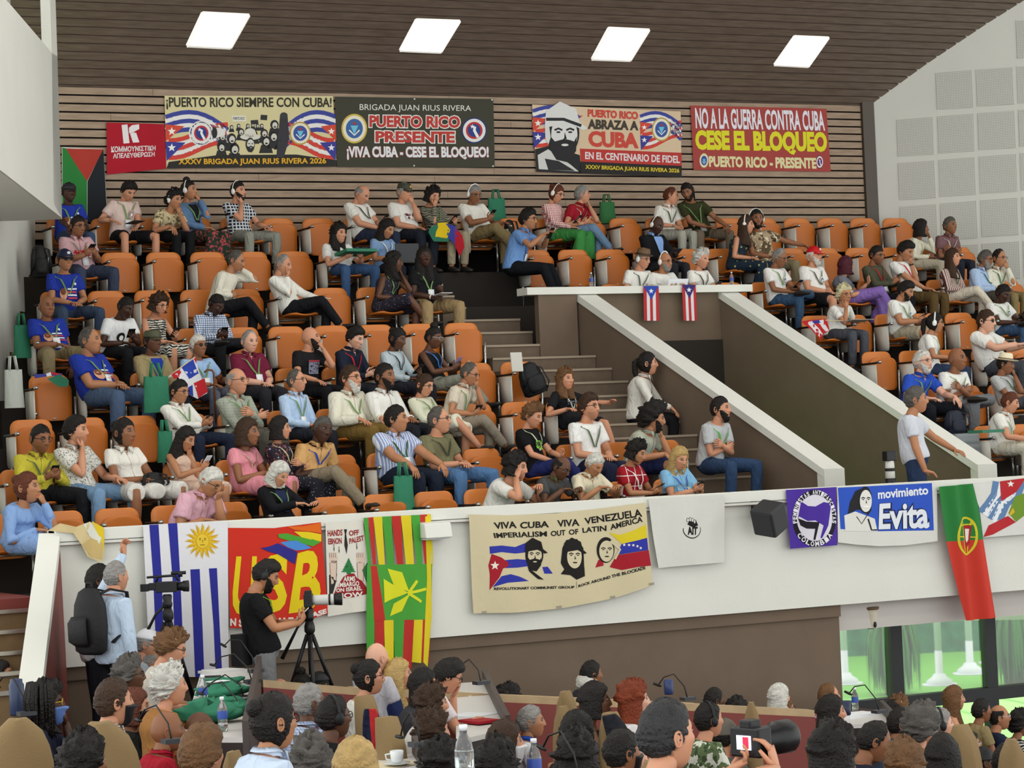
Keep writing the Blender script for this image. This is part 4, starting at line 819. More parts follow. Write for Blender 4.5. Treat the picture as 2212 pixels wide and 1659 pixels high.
q = B(5, 2128, 560, 'man with grey beard in light blue shirt', 'bending over, glasses on', sk=3, hair='short', hc='dg', top='l', tc='#a9c0e0', collar=1, gl='d', beard='1.1:g', L='lap', R='lap', p=14, a=20, t=18, fat=1, lan='#3d6b43', bc='#4b4740', dx=-.1)
q = B(5, 2158, 558, 'man with glasses in cream shirt', 'hand at his mouth beside the blue-shirted man', sk=2, hair='rec', top='l', tc='#d8d6c6', collar=1, gl='d', L='lap', R='mouth', a=12, t=8, p=8, lan='#3d6b43', bc='#83744e', dx=.08)
# ---- fifth row
q = B(4, 101, 663, 'bald old man in blue printed T-shirt', 'frowning beside the left wall', sk=3, hair='bald', tc=BLUE, prt='blob', lan=LG, badge=1, L='lap', R='side', a=5, t=5, fat=1, bc='#8d7f5f', leg='w')
q = B(4, 271, 664, 'black man in white T-shirt with dark portrait', 'looking down at his hands', sk=5, hair='buzz', tc='#e4e5e6', prt='face', L='lap', R='phonelow', p=30, a=15, t=12, bc='#1b1c20', lean=.12); phone(q, 'phone of the man with the portrait T-shirt', hands='R')
q = B(4, 343, 658, 'woman with short dark hair in zebra print dress', 'reading her phone, glasses on', fem=1, sk=1, hair='mop', hc='b', top='v', tc='#d9d6cc', tp='zebra', tc2='#2a2826', bot='d', gl='d', L='lap', R='phonelow', p=22, a=18, t=10, lan='#5a5a52'); phone(q, 'phone of the woman in the zebra print dress', hands='R')
q = B(4, 467, 657, 'man in blue and white checked shirt', 'head bowed over a phone', sk=5, hair='buzz', top='l', tc='#dfe4ee', tp='check', tc2='#5f7396', ts=1.5, collar=1, L='phonelow', R='phonelow', p=40, a=12, t=10, bc='#1c1d21', leg='q', lean=.12); phone(q, 'phone of the man in the checked shirt')
q = B(4, 1824, 637, 'woman with short platinum curls', 'cheek on her hand at a writing tablet', fem=1, sk=2, hair='curly', hc='py', tc='#e2e1dc', prt='disc:#d8d3c0:#3d5a8c', gl='r', L='chin', R='arm', a=10, t=-8, p=5, bc='#4a4d55', leg='f', lan=LG, lean=.12); book(q, 'open tablet board in front of the platinum-haired woman', (.34, .2), '#a9a49c', (.1, .36, .26), name='writing_board', cat='board', ang=.1)
q = B(4, 1956, 628, 'heavy man with black hair in white T-shirt', 'typing on a phone, beige shorts', sk=2, hair='quiff', fat=1, tc='#e4e4df', prt='disc:#d8d3c0:#3d5a8c', beard='.8', L='phonelow', R='phonelow', p=26, a=22, t=12, bot='s', bc='#a39a86', lan=LG, lean=.12); phone(q, 'phone of the heavy man in beige shorts')
q = B(4, 2166, 634, 'boy with short black hair in white T-shirt', 'looking down, jeans crossed', sk=5, hair='short', tc='#e4e4df', prt='disc:#d8d3c0:#3d5a8c', L='lap', R='phonelow', p=30, a=10, t=5, bc='#3c5677', leg='q', lan=LG); phone(q, 'phone of the boy in white', hands='R')
# ---- fourth row
q = B(3, 194, 736, 'grey-haired heavy man in blue printed T-shirt', 'clapping, in jeans', sk=2, hair='rec', hc='dg', fat=1, tc=BLUE, prt='blob', lan=LG, badge=1, L='lap', R='lap', a=30, t=18, bc='#4a5c78', leg='w', k=1.0)
q = B(3, 329, 738, 'man in olive cap and tan jacket', 'holding a small tricolour flag', sk=4, hair='hat', top='j', tc='#9c8b66', open_=BLUE, cap='mil:#4b4c38', lan=LG, L='lap', R='lap', a=15, t=10, bc='#2a2c33')
q = B(3, 428, 748, 'man in sunglasses and light blue shirt', 'holding a wooden cane', sk=3, hair='short', hc='w', tc='#9dbbe2', gl='s', L='lap', R='arm', a=10, t=8, lan=LG, badge=1, bc='#5b5d6b', watch='R#efefe8')
q = B(3, 539, 738, 'old man in maroon shirt', 'hands clasped on his lap', sk=0, hair='rec', hc='g', tc='#6d1f38', collar=1, lan=LG, badge=1, L='lap', R='lap', a=10, t=3, p=8, fat=1, bc='#2b2b30')
q = B(3, 670, 730, 'bald man with black beard and black T-shirt', 'hand near his mouth', sk=1, hair='bald', tc='#1c1b1e', prt='block:#7d7f92:#24242c:#a03a44', beard='1.4:k', L='thigh', R='mouth', a=22, t=32, bc='#1b1b1f')
q = B(3, 767, 730, 'young man in navy shirt with red lanyard', 'looking down at a phone', sk=0, hair='quiff', top='l', tc='#1d2333', collar=1, lan='#b8242c', L='phonelow', R='phonelow', p=24, a=25, t=8, bc='#22242b', lean=.12); phone(q, 'phone of the young man in navy')
q = B(3, 858, 732, 'woman with dark bun in pale grey blouse', 'using a phone', fem=1, sk=4, hair='bun', top='l', tc='#b3c0c7', L='lap', R='phonelow', p=20, a=25, t=10, lan='#2a2a2c', bc='#25272e'); phone(q, 'phone of the woman in the pale grey blouse', hands='R')
q = B(3, 936, 730, 'woman in black sleeveless top with updo', 'holding a lilac phone', fem=1, sk=4, hair='top', top='v', tc='#17181b', gl='w', lan='#3f7fd0', L='phone', R='phone', p=14, a=30, t=12, bc='#8a8a7d', leg='x'); phone(q, 'lilac phone held by the woman in black', c='#8f86bb', hands='L')
q = B(3, 2019, 698, 'woman with ponytail, glasses and headphones', 'in a white top at a tablet', fem=1, sk=2, hair='pony', tc='#e6e6e1', hp='#efefea', gl='d', L='book', R='book', a=45, t=12, p=8, lan=LG, bc='#2e3d59')
q = B(3, 2130, 694, 'heavy man in sunglasses and white polo shirt', 'writing at his tablet', sk=0, hair='short', hc='b', fat=1, tc='#e6e6e1', gl='s', L='desk', R='desk', a=25, t=5, p=8, lan=LG, bc='#43474f', k=1.0)
# ---- third row
q = B(2, 387, 846, 'man with glasses in white dress shirt', 'holding a phone on his lap', sk=2, hair='short', top='l', tc='#e5e4dc', collar=1, gl='d', lan=LG, L='phonelow', R='phonelow', a=22, t=12, p=12, bc='#252c40', leg='w'); phone(q, 'phone of the man in the white dress shirt')
q = B(2, 511, 824, 'bald man with glasses in grey-green shirt', 'arms crossed', sk=1, hair='fringe', hc='g', top='l', tc='#a3a798', tp='hstripe', tc2='#98a093', collar=1, gl='d', lan=LG, L='cross', R='cross', a=22, t=12, bc='#57544b', k=1.0)
q = B(2, 640, 823, 'man with glasses in light blue shirt', 'hands clasped', sk=1, hair='rec', hc='dg', top='l', tc='#b3cbe8', collar=1, gl='d', lan=LG, badge=1, L='lap', R='lap', a=25, t=20, bc='#24262e')
q = B(2, 757, 818, 'man with long grey beard in cream shirt', 'hands on his thighs', sk=1, hair='short', hc='b', top='l', tc='#dedac8', collar=1, gl='d', beard='2:w', lan=LG, L='thigh', R='thigh', a=22, t=12, fat=1, bc='#7a6232', k=1.0)
q = B(2, 831, 814, 'man with black beard in white shirt', 'sitting upright between two listeners', sk=3, hair='short', top='l', tc='#e6e5df', collar=1, beard='1:k', L='lap', R='lap', a=22, t=8, bc='#23252b', k=1.0)
q = B(2, 917, 832, 'woman with glasses in cream knit top', 'reading, white skirt', fem=1, sk=1, hair='bun', hc='b', top='l', tc='#d3d3bd', gl='d', lan=LG, L='lap', R='lap', p=20, a=20, t=10, bot='k', bc='#dedcc8', leg='x')
q = B(2, 1014, 808, 'man with glasses in beige shirt', 'hand at his cheek, looking at a phone', sk=2, hair='rec', hc='dg', tc='#d0c5b3', collar=1, gl='d', lan=LG, L='phonelow', R='mouth', p=20, a=35, t=10, bc='#8b8273', leg='x', dx=-.06); phone(q, 'phone of the man in the beige shirt', hands='L')
q = B(2, 1221, 820, 'woman with auburn hair in black T-shirt', 'on the aisle seat, leaning back', fem=1, sk=1, hair='wavy', hc='lb', tc='#1d1d20', prt='text:#6d7078:2', lan='#c9cdb9', L='arm', R=(.3, .42, .32), a=20, t=-5, bot='s', bc='#1b1c20', leg='o')
q = B(2, 1993, 782, 'man with grey beard and glasses in bright blue shirt', 'behind the standing photographer', sk=0, hair='short', hc='w', tc='#2c4fb4', collar=1, beard='1.1:w', gl='d', lan=LG, L='lap', R='knee', a=12, t=5, bc='#17191f', leg='w', k=1.0)
q = B(2, 2067, 776, 'bald man in white T-shirt with arms crossed', 'in the right-hand block', sk=3, hair='bald', tc='#e4e4de', prt='disc:#d8d3c0:#3d5a8c', L='cross', R='cross', a=12, t=10, lan=LG, bc='#6d6e72', leg='q', k=1.0)
q = B(2, 2171, 787, 'man in straw hat and grey T-shirt', 'fingers at his lips', sk=3, hair='hat', tc='#b4b6b6', cap='straw:#e3dabb:#5d3f2c', L='lap', R='mouth', a=20, t=25, p=10, lan='#4b5d3c', bc='#4b4d55', leg='x')
# ---- second row
q = B(1, 87, 948, 'man with glasses in yellow shirt', 'holding a phone', sk=3, hair='buzz', top='l', tc='#c3b83f', collar=1, gl='d', L='phonelow', R='phonelow', a=12, t=5, p=12, beard='stub', lan='#5d6d4d', bc='#1b1c20', leg='w', k=1.0); phone(q, 'phone of the man in the yellow shirt')
q = B(1, 163, 932, 'man in white speckled shirt and jeans', 'hand at his chin with a pen', sk=1, hair='quiff', tc='#d9d7cf', tp='fleck', tc2='#77776d', collar=1, L='chin', R='thigh', a=28, t=25, beard='stub', bc='#7493b3', leg='w', k=1.0)
q = B(1, 268, 935, 'woman in white blouse with dark bun', 'holding sunglasses over a black handbag', fem=1, sk=3, hair='bun', top='d', tc='#e6e3da', collar=1, L='lap', R='lap', a=12, t=22, bot='k', bc='#d9d6cf', leg='w', k=1.0, watch='R#d8a0b0')
q = B(1, 400, 948, 'woman with long black hair in peach dress', 'looking at a white phone', fem=1, sk=2, hair='long', top='v', tc='#d5b8a5', bot='d', L='phone', R='chin', a=20, t=18, p=24); phone(q, 'white phone of the woman in the peach dress', c='#d6d8e0', hands='L')
q = B(1, 534, 936, 'woman in pink dress with sunglasses on her hair', 'hands folded', fem=1, sk=3, hair='bob', hc='b', top='d', tc='#dd8f9b', bot='d', L='lap', R='lap', a=30, t=15, lan='#b39f86', k=1.0)
q = B(1, 604, 927, 'woman with black bob in dark patterned dress', 'turned aside, arms folded', fem=1, sk=1, hair='bob', top='l', tc='#2b2730', tp='floral', tc2='#7d4a4a', tc3='#9a94b0', ts=1.4, bot='m', bc='#22222a', bp='dots', bc2='#b9bcc9', bs=1.6, L='cross', R='cross', a=30, t=35, lan='#b9b08a')
q = B(1, 696, 928, 'thin dark-skinned man in tan shirt', 'head tilted, legs crossed', sk=5, hair='buzz', hc='dg', tc='#c79c66', collar=1, lan='#2b3f9c', L='lap', R='side', a=15, t=-6, r=-14, p=8, bc='#867a66', leg='x', k=1.0)
q = B(1, 855, 906, 'man in blue and white striped shirt', 'holding a green bag, looking aside', sk=2, hair='short', tc='#8d9cc8', tp='vstripe', tc2='#dde3ef', ts=1.2, collar=1, lan='#3f5d3a', badge=1, L='knee', R='knee', a=15, t=38, bc='#1d2433', fat=1, k=1.0, watch='R#d5d3cc')
q = B(1, 948, 908, 'man with glasses in olive T-shirt and jeans', 'a pouch strapped across his chest', sk=1, hair='rec', hc='dg', tc='#726f52', gl='d', lan='#3c4030', L='lap', R='lap', a=22, t=28, bc='#51749f', leg='w', k=1.0)
q = B(1, 1151, 898, 'woman with short brown curls in black T-shirt', 'green splash on her chest, knee raised', fem=1, sk=1, hair='curly', hc='lb', tc='#151518', prt='splash:#7fd03a', L='lap', R='phonelow', p=22, a=25, t=10, bc='#232a5c', leg='x', lan='#b9c0a0')
q = B(1, 1272, 880, 'man with glasses in white T-shirt', 'upright, hands on his lap', sk=1, hair='quiff', hc='b', tc='#e6e6e3', gl='d', lan='#5b6650', L='lap', R='lap', a=15, t=12, bc='#232840', beard='stub', k=1.0)
q = B(1, 1412, 905, 'man with huge dark hair in grey-green shirt', 'cheek on his hand', sk=2, hair='afro', tc='#a9ad9c', collar=1, L='knee', R='chin', a=30, t=30, p=10, beard='1:k', bot='s', bc='#20264a', lean=.16, k=.98)
q = B(1, 2181, 870, 'woman with short reddish hair in white shirt', 'frowning, leaning on her lap', fem=1, sk=1, hair='short', hc='au', tc='#e2e0d8', collar=1, L='knee', R='lap', a=30, t=20, p=16, fat=1, lan=LG, bc='#c9c4b4', leg='w', lean=.2)
# ---- front row
q = B(0, 58, 1054, 'woman in light blue dress', 'fingers at her mouth, at the stairs', fem=1, sk=2, hair='bun', hc='au', top='l', tc='#86a6d6', L='lap', R='mouth', a=28, t=22, bot='d', bc='#86a6d6', shoe='#8d7350', badge=1, k=1.0, lean=.12, dy=-.25, seat=1)
q = B(0, 455, 1040, 'grey-haired man in pink shirt', 'covering his face with one hand', sk=2, hair='short', hc='w', tc='#d9a9b8', collar=1, gl='d', L='lap', R='brow', a=22, t=12, p=36, lean=.26, fat=1, watch='R#4a6fd0', k=1.0)
q = B(0, 602, 1024, 'woman with white bob in black jacket', 'writing with a pen', fem=1, sk=1, hair='bob', hc='w', top='j', tc='#17171b', open_='#232a4a', lan=LG, L='desk', R='desk', a=20, t=8, p=32, lean=.12)
q = B(0, 1113, 1010, 'young man with black curls in white T-shirt', 'head on his hand at the parapet', sk=1, hair='mop', tc='#dcdad4', L='temple', R='desk', a=30, t=12, p=10, lean=.22, beard='stub', k=1.0)
q = B(0, 1212, 1010, 'balding man in dark grey shirt', 'looking down at the parapet', sk=4, hair='fringe', hc='k', tc='#4a4b4c', collar='#5b5a3c', gl='d', L='desk', R='desk', a=20, t=12, p=34, lean=.22)
q = B(0, 1284, 1003, 'white-haired man in cream shirt', 'head bowed at the parapet', sk=2, hair='short', hc='w', tc='#e2d9bd', collar=1, L='desk', R='desk', a=12, t=5, p=36, lean=.22)
q = B(0, 1374, 978, 'woman with black curls in red shirt', 'using a phone, white lanyard', fem=1, sk=2, hair='mop', tc='#9c1c28', tp='grid', tc2='#e8dcdc', lan='#e8e6e2', L='phonelow', R='phonelow', a=22, t=15, p=22, lean=.14); phone(q, 'phone of the woman in the red shirt')
q = B(0, 1467, 990, 'blonde woman in sky blue shirt with yellow patches', 'reading a phone at the parapet', fem=1, fat=1, sk=1, hair='long', hc='bl', tc='#84b9dd', collar=1, lan='#4a63a8', L='phonelow', R='phonelow', a=8, t=0, p=22, prt='flag:#84b9dd:#d9cf8a', lean=.12); phone(q, 'phone of the blonde woman in sky blue')
# ---- the aisle and the passage
def free(x, y, Y, who, extra, hipz, a=10, lean=.1, dx=0, k=.95, floor=None, **o):
    H = on(x, y, 1, Y-lean*cos(rad(a))); pel = A(H[0]-lean*sin(rad(a))+dx, Y, hipz); return person(who, extra, H, pel, a=a, k=k, floor=floor if floor is not None else hipz-.40, group='people in the aisle and passage' if not o.get('group') else o.pop('group'), **o)
H = on(1398, 786, 1, 4.0); free(1398, 786, 4.0, 'woman in white shirt with dark hair tied back', 'sitting on the aisle steps', H[2]-.68, a=48, t=18, fem=1, sk=1, hair='pony', top='l', tc='#dbd8d0', collar=1, L='knee', R='knee', bc='#19191d', lean=.14, floor=H[2]-.68-.42)
H = on(1556, 884, 1, 2.35); free(1556, 884, 2.35, 'bearded man in grey T-shirt and jeans', 'sitting on the steps with crossed arms', H[2]-.66, a=22, t=14, sk=1, hair='short', tc='#b9bcbe', beard='1.3:k', lan='#58b53a', L='cross', R='cross', bc='#2f4463', lean=.16, floor=H[2]-.66-.40, leg='w', shoe='#20283a')
Z = on(1975, 862, 1, .45); PH = free(1978, 864, .45, 'grey-haired photographer in pale shirt', 'standing in the passage with a long-lens camera', 1.36+.90, a=48, t=12, sk=2, hair='short', hc='dg', tc='#c9cdd6', L=(.24, .12, -.05), R=(.36, .42, .10), bc='#2b3a57', stand=1, k=1.0, lean=.03, floor=1.33)
# ---- fill the rows with chairs
def fill(i, px0, px1, block, skip=()):
    xa, xb = rowx(i, px0), rowx(i, px1); n0, n1 = math.ceil((xa-ROWB[i])/.529-.15), math.floor((xb-ROWB[i])/.529+.15); c_ = 0
    occ = {n: w_ for r_, n, w_ in BAL if r_ == i}
    for n in range(n0, n1+1):
        X = ROWB[i]+n*.529; c_ += 1
        if n in occ: lab = 'orange chair under the '+' '.join(occ[n].split()[:9])
        else: lab = f'empty orange tip-up chair, {ORD[c_-1]} from the left in the {block} {ROWN[i]}'
        chair(X, i, n in occ, lab, 'orange tip-up chairs of the balcony')
fill(7, 110, 1960, 'whole'); fill(6, 90, 890, 'left-block'); fill(6, 1115, 2080, 'centre-block'); fill(5, 80, 975, 'left-block'); fill(5, 1195, 1200, 'low-wall'); fill(5, 1345, 2200, 'right-block')
fill(4, 60, 1045, 'left-block'); fill(4, 1740, 2212, 'right-block'); fill(3, 90, 1150, 'left-block'); fill(3, 1870, 2212, 'right-block'); fill(2, 50, 1250, 'left-block'); fill(2, 1975, 2212, 'right-block')
fill(1, 0, 1430, 'left-block'); fill(1, 2150, 2240, 'right-block'); fill(0, 10, 1500, 'left-block')
# ================================================================ banners and flags
TCACHE = {}
def glyphs(s, bold):
    key = (s, bold)
    if key not in TCACHE:
        cu = bpy.data.curves.new('t', 'FONT'); cu.body = s; cu.offset = bold; cu.resolution_u = 3; o = bpy.data.objects.new('t', cu); COL.objects.link(o); bpy.context.view_layer.update()
        me = bpy.data.meshes.new_from_object(o); v = np.array([x.co[:2] for x in me.vertices]); f = [tuple(p_.vertices) for p_ in me.polygons]
        bpy.data.objects.remove(o); bpy.data.meshes.remove(me); lo, hi = v.min(0), v.max(0); TCACHE[key] = ((v-lo)/(hi-lo), f, (hi-lo)[0]/(hi-lo)[1])
    return TCACHE[key]
class Ban:
    """A flat or gently rippled cloth in a vertical plane; outlines are given in pixels of one zoomed crop of the photograph."""
    def __init__(s, name, label, cat, Y, crop=(0, 0, 1), wave=None, gloss=.8, group=None, grid=.034):
        s.n, s.l, s.cat, s.Y, s.cr, s.w, s.g, s.grp, s.grid = name, label, cat, Y, crop, wave, gloss, group, grid; s.bm = bmesh.new(); s.mats = []; s.k = 0
    def P(s, q): x, y = q; return on(s.cr[0]+x*s.cr[2], s.cr[1]+y*s.cr[2], 1, s.Y)
    def mi(s, c):
        if c not in s.mats: s.mats.append(c)
        return s.mats.index(c)
    def raw(s, P3, faces, c, L):
        vs = [s.bm.verts.new((p[0], -.0009*L, p[2])) for p in P3]; i = s.mi(c)
        for f in faces:
            try: fc = s.bm.faces.new([vs[j] for j in f]); fc.material_index = i
            except ValueError: pass
    def poly(s, pts, c, L=1): s.raw([s.P(p) for p in pts], [tuple(range(len(pts)))], c, L); return s
    def ell(s, cx, cy, rx, ry, c, L=1, n=28, a0=0, a1=2*pi): return s.poly([(cx+rx*cos(a0+(a1-a0)*i/n), cy+ry*sin(a0+(a1-a0)*i/n)) for i in range(n)], c, L)
    def star(s, cx, cy, r, c, L=2, n=5, rot=-pi/2, k=.42): return s.poly([(cx+r*(1 if i % 2 == 0 else k)*cos(rot+pi*i/n), cy+r*(1 if i % 2 == 0 else k)*sin(rot+pi*i/n)) for i in range(2*n)], c, L)
    def band(s, pts, w_, c, L=1):       # ribbon of width w_ along a polyline
        up, dn = [], []
        for i, p in enumerate(pts):
            a_, b_ = pts[max(0, i-1)], pts[min(len(pts)-1, i+1)]; dx, dy = b_[0]-a_[0], b_[1]-a_[1]; l_ = math.hypot(dx, dy) or 1; ww = w_[i] if isinstance(w_, (list, tuple)) else w_
            up.append((p[0]-dy/l_*ww/2, p[1]+dx/l_*ww/2)); dn.append((p[0]+dy/l_*ww/2, p[1]-dx/l_*ww/2))
        for i in range(len(pts)-1): s.poly([up[i], up[i+1], dn[i+1], dn[i]], c, L)
        return s
    def text(s, t_, tl, tr, br, bl, c, L=3, bold=.02, out=None):
        v, f, _ = glyphs(t_, bold); tl, tr, br, bl = map(lambda z_: np.array(z_, float), (tl, tr, br, bl))
        if out:
            e = out[1]; v2, f2, _ = glyphs(t_, bold+.045); d = (tr-tl)/np.linalg.norm(tr-tl)*e; s.text(t_, tl-d+(0, -e), tr+d+(0, -e), br+d+(0, e), bl-d+(0, e), out[0], L-1, bold+.05)
        s.raw([s.P(tuple((bl*(1-x)+br*x)*(1-y)+(tl*(1-x)+tr*x)*y)) for x, y in v], f, c, L); return s
    def arc(s, t_, cx, cy, rx, ry, a0, a1, h, c, L=4, flip=0):
        n = len(t_)
        for i, ch in enumerate(t_):
            if ch == ' ': continue
            a_ = a0+(a1-a0)*(i+.5)/n; da = (a1-a0)/n*.40; q = lambda a2, e: (cx+(rx+e)*cos(a2), cy+(ry+e)*sin(a2)); e0, e1 = (h/2, -h/2) if not flip else (-h/2, h/2)
            s.text(ch, q(a_-da, e0), q(a_+da, e0), q(a_+da, e1), q(a_-da, e1), c, L, .03)
        return s
    def seal(s, cx, cy, rx, ry, ring, inner, star_=None):
        s.ell(cx, cy, rx, ry, ring, 3); s.ell(cx, cy, rx*.88, ry*.88, '#e8e2cc', 4); s.ell(cx, cy, rx*.66, ry*.66, inner, 5)
        s.poly([(cx-rx*.3, cy-ry*.2), (cx+rx*.3, cy-ry*.2), (cx, cy+ry*.4)], '#6fc0dc', 6); s.band([(cx-rx*.4, cy+ry*.1), (cx, cy+ry*.45), (cx+rx*.4, cy+ry*.1)], rx*.1, '#eeeeea', 7)
        if star_: s.star(cx, cy-ry*.35, rx*.18, star_, 7)
        return s
    def roundel(s, cx, cy, rx, ry):
        s.ell(cx, cy, rx, ry, '#26346f', 3); s.ell(cx, cy, rx*.9, ry*.9, '#e6e4e0', 4); s.ell(cx, cy, rx*.66, ry*.66, '#b8303a', 5); s.ell(cx, cy, rx*.5, ry*.5, '#2b3f86', 6); s.band([(cx+rx*.05, cy-ry*.3), (cx, cy), (cx+rx*.3, cy+ry*.55)], rx*.22, '#efefec', 7); s.star(cx-rx*.15, cy-ry*.3, rx*.2, '#efefec', 7); return s
    def bundle(s, x0, y0, x1, y1, flip=0, L=1):     # streaming stripes with red and blue starred corners
        f_ = (lambda u, v: (x0+(x1-x0)*(1-u if flip else u), y0+(y1-y0)*v)); n = 9
        for i, c in enumerate(('#3c4596', '#e8e6e2', '#3c4596', '#e8e6e2', '#3c4596', '#cf4236', '#e8e6e2', '#cf4236', '#e8e6e2', '#cf4236')):
            if i < 5: s.band([f_(u, .12+i*.085-.16*sin(pi*u*.9)+.30*u*u) for u in np.linspace(0, 1, n)], abs(y1-y0)*.087, c, L)
            else: s.band([f_(u, .92-(i-5)*.085*1.0-.30*u+.05*sin(u*6)) for u in np.linspace(.05, 1, n)], abs(y1-y0)*.09, c, L)
        s.poly([f_(0, .26), f_(.30, .30), f_(0, .60)], '#d04a34', L+1); s.star(*f_(.1, .40), abs(x1-x0)*.07, '#f0eeea', L+2)
        s.poly([f_(0, .60), f_(.32, .62), f_(.02, .98)], '#3a3c92', L+1); s.star(*f_(.1, .72), abs(x1-x0)*.07, '#f0eeea', L+2); return s
    def face(s, cx, cy, w_, h_, dark='#1f2022', light='#dcdcd8', beard=0, hat=0, hair=1.0, L=4, long=0):
        if long: s.poly([(cx-w_*.62, cy-h_*.3), (cx-w_*.4, cy-h_*.62), (cx+w_*.2, cy-h_*.66), (cx+w_*.55, cy-h_*.3), (cx+w_*.6, cy+h_*.5), (cx+w_*.35, cy+h_*.6), (cx-w_*.45, cy+h_*.62), (cx-w_*.7, cy+h_*.3)], dark, L)
        s.ell(cx, cy, w_*.5*hair, h_*.56, dark, L); s.ell(cx+w_*.04, cy+h_*.05, w_*.40, h_*.46, light, L+1)
        if beard: s.poly([(cx-w_*.38, cy+h_*.08), (cx-w_*.25, cy+h_*.2), (cx-w_*.1, cy+h_*.17), (cx+w_*.05, cy+h_*.14), (cx+w_*.22, cy+h_*.17), (cx+w_*.34, cy+h_*.2), (cx+w_*.42, cy+h_*.08), (cx+w_*.40, cy+h_*.42), (cx+w_*.15, cy+h_*.68), (cx-w_*.2, cy+h_*.62), (cx-w_*.38, cy+h_*.4)], dark, L+2); s.ell(cx+w_*.06, cy+h_*.28, w_*.11, h_*.028, light, L+3)
        else: s.ell(cx+w_*.06, cy+h_*.28, w_*.13, h_*.028, dark, L+2)
        for e in (-1, 1): s.band([(cx+w_*(.04+e*.06), cy-h_*.06), (cx+w_*(.04+e*.18), cy-h_*.10), (cx+w_*(.04+e*.30), cy-h_*.06)], h_*.045, dark, L+2); s.ell(cx+w_*(.04+e*.18), cy-h_*.015, w_*.065, h_*.022, dark, L+2)
        s.poly([(cx+w_*.05, cy-h_*.02), (cx+w_*.12, cy+h_*.14), (cx, cy+h_*.15), (cx+w_*.04, cy+h_*.12)], dark, L+2)
        if hat: s.poly([(cx-w_*.56, cy-h_*.12), (cx-w_*.52, cy-h_*.5), (cx-w_*.1, cy-h_*.72), (cx+w_*.4, cy-h_*.55), (cx+w_*.5, cy-h_*.25), (cx+w_*.75, cy-h_*.1), (cx+w_*.6, cy-h_*.06), (cx+w_*.2, cy-h_*.22)], light if hat == 2 else dark, L+3)
        return s
    def done(s, org=None):
        bm = s.bm; bm.normal_update(); bmesh.ops.triangulate(bm, faces=[f for f in bm.faces if len(f.verts) > 4])
        if s.w:
            xs = [v.co.x for v in bm.verts]; zs = [v.co.z for v in bm.verts]
            for ax, lo, hi in ((0, min(xs), max(xs)), (2, min(zs), max(zs))):
                g = lo+s.grid
                while g < hi:
                    no = [0, 0, 0]; no[ax] = 1; co = [0, 0, 0]; co[ax] = g
                    bmesh.ops.bisect_plane(bm, geom=bm.verts[:]+bm.edges[:]+bm.faces[:], plane_co=co, plane_no=no, dist=1e-5); g += s.grid
        c_ = A(np.mean([v.co.x for v in bm.verts]), s.Y, np.mean([v.co.z for v in bm.verts]))
        for f in bm.faces:
            f.normal_update()
            if f.normal.y > 0: f.normal_flip()
        for v in bm.verts:
            y = v.co.y+(s.w(v.co.x, v.co.z) if s.w else 0); v.co = (v.co.x-c_[0], y, v.co.z-c_[2])
        me = bpy.data.meshes.new(s.n); bm.to_mesh(me); bm.free()
        for c in s.mats: me.materials.append(mat('print_'+c, c, s.g, spec=.2, bump=.35, bscale=7) if isinstance(c, str) else c)
        if s.w: me.polygons.foreach_set('use_smooth', [True]*len(me.polygons))
        o = bpy.data.objects.new(s.n, me); COL.objects.link(o); o.location = c_
        return tag(o, s.l, s.cat, s.grp)
Z1, Z2, Z3, Z4 = (100, 0, .25316), (600, 120, .25316), (1100, 120, .25316), (1652, 0, .25316); YBn = YB-.055
rip = lambda amp, kx, kz=0, ph=0: (lambda x, z: -amp*(1+sin(kx*x+kz*z+ph)*.6+sin(2.3*kx*x-kz*z*1.7)*.4))
GB = 'banners pinned on the slatted back wall'
b = Ban('banner', 'cream banner with a crowd drawing and yellow and black lettering along its edges', 'banner', YBn, (0, 0, 1), rip(.006, 5), .5, GB)
b.poly([(355, 207), (719, 207.5), (727, 360), (359, 364)], '#d6cc9c', 0); b.bundle(357, 240, 492, 350); b.bundle(727, 240, 612, 350, 0)
b.poly([(359, 364), (727, 360), (727, 346), (640, 334), (470, 335), (364, 350)], '#26241f', 3)
b.text('¡PUERTO RICO SIEMPRE CON CUBA!', (358, 210), (716, 211), (716, 237), (359, 237), '#2f2c22', 5, .022); b.text('XXXV BRIGADA JUAN RIUS RIVERA 2026', (384, 343), (704, 341), (704, 357), (385, 359), '#dfa92a', 6, .03)
for x, y, r_ in ((480, 295, 8), (500, 300, 10), (520, 285, 7), (548, 290, 8), (570, 288, 8), (592, 270, 9), (478, 318, 9), (506, 322, 11), (574, 305, 10), (590, 295, 10), (604, 300, 9), (535, 272, 4), (546, 270, 4), (556, 272, 4), (500, 275, 4), (515, 272, 4), (565, 272, 4)):
    b.poly([(x-r_*1.5, y+r_*2.6), (x-r_*1.0, y+r_*.8), (x+r_*1.0, y+r_*.8), (x+r_*1.5, y+r_*2.6)], '#2b2b2c', 2); b.ell(x, y, r_, r_*1.2, '#2b2b2c', 2, 14); b.ell(x+r_*.1, y+r_*.15, r_*.62, r_*.8, '#cfccc0', 3, 14); b.ell(x+r_*.1, y+r_*.5, r_*.3, r_*.2, '#2b2b2c', 4, 10)
b.poly([(500, 250), (530, 250), (532, 262), (502, 262)], '#e4e2d8', 3); b.text('PUERTO RICO', (503, 253), (528, 253), (528, 259), (503, 259), '#2b2b2c', 4); b.poly([(541, 260), (557, 259), (558, 268), (542, 269)], '#2f2f30', 3); b.poly([(563, 248), (577, 249), (576, 260), (562, 259)], '#2f2f30', 3)
b.ell(540, 298, 24, 8, '#2b2b2c', 4); b.ell(540, 296, 22, 6.5, '#d9d6ca', 5); b.ell(540, 287, 12, 10, '#d9d6ca', 5); b.face(540, 312, 20, 26, '#2b2b2c', '#d3d0c4', 1, 0, 1, 5)
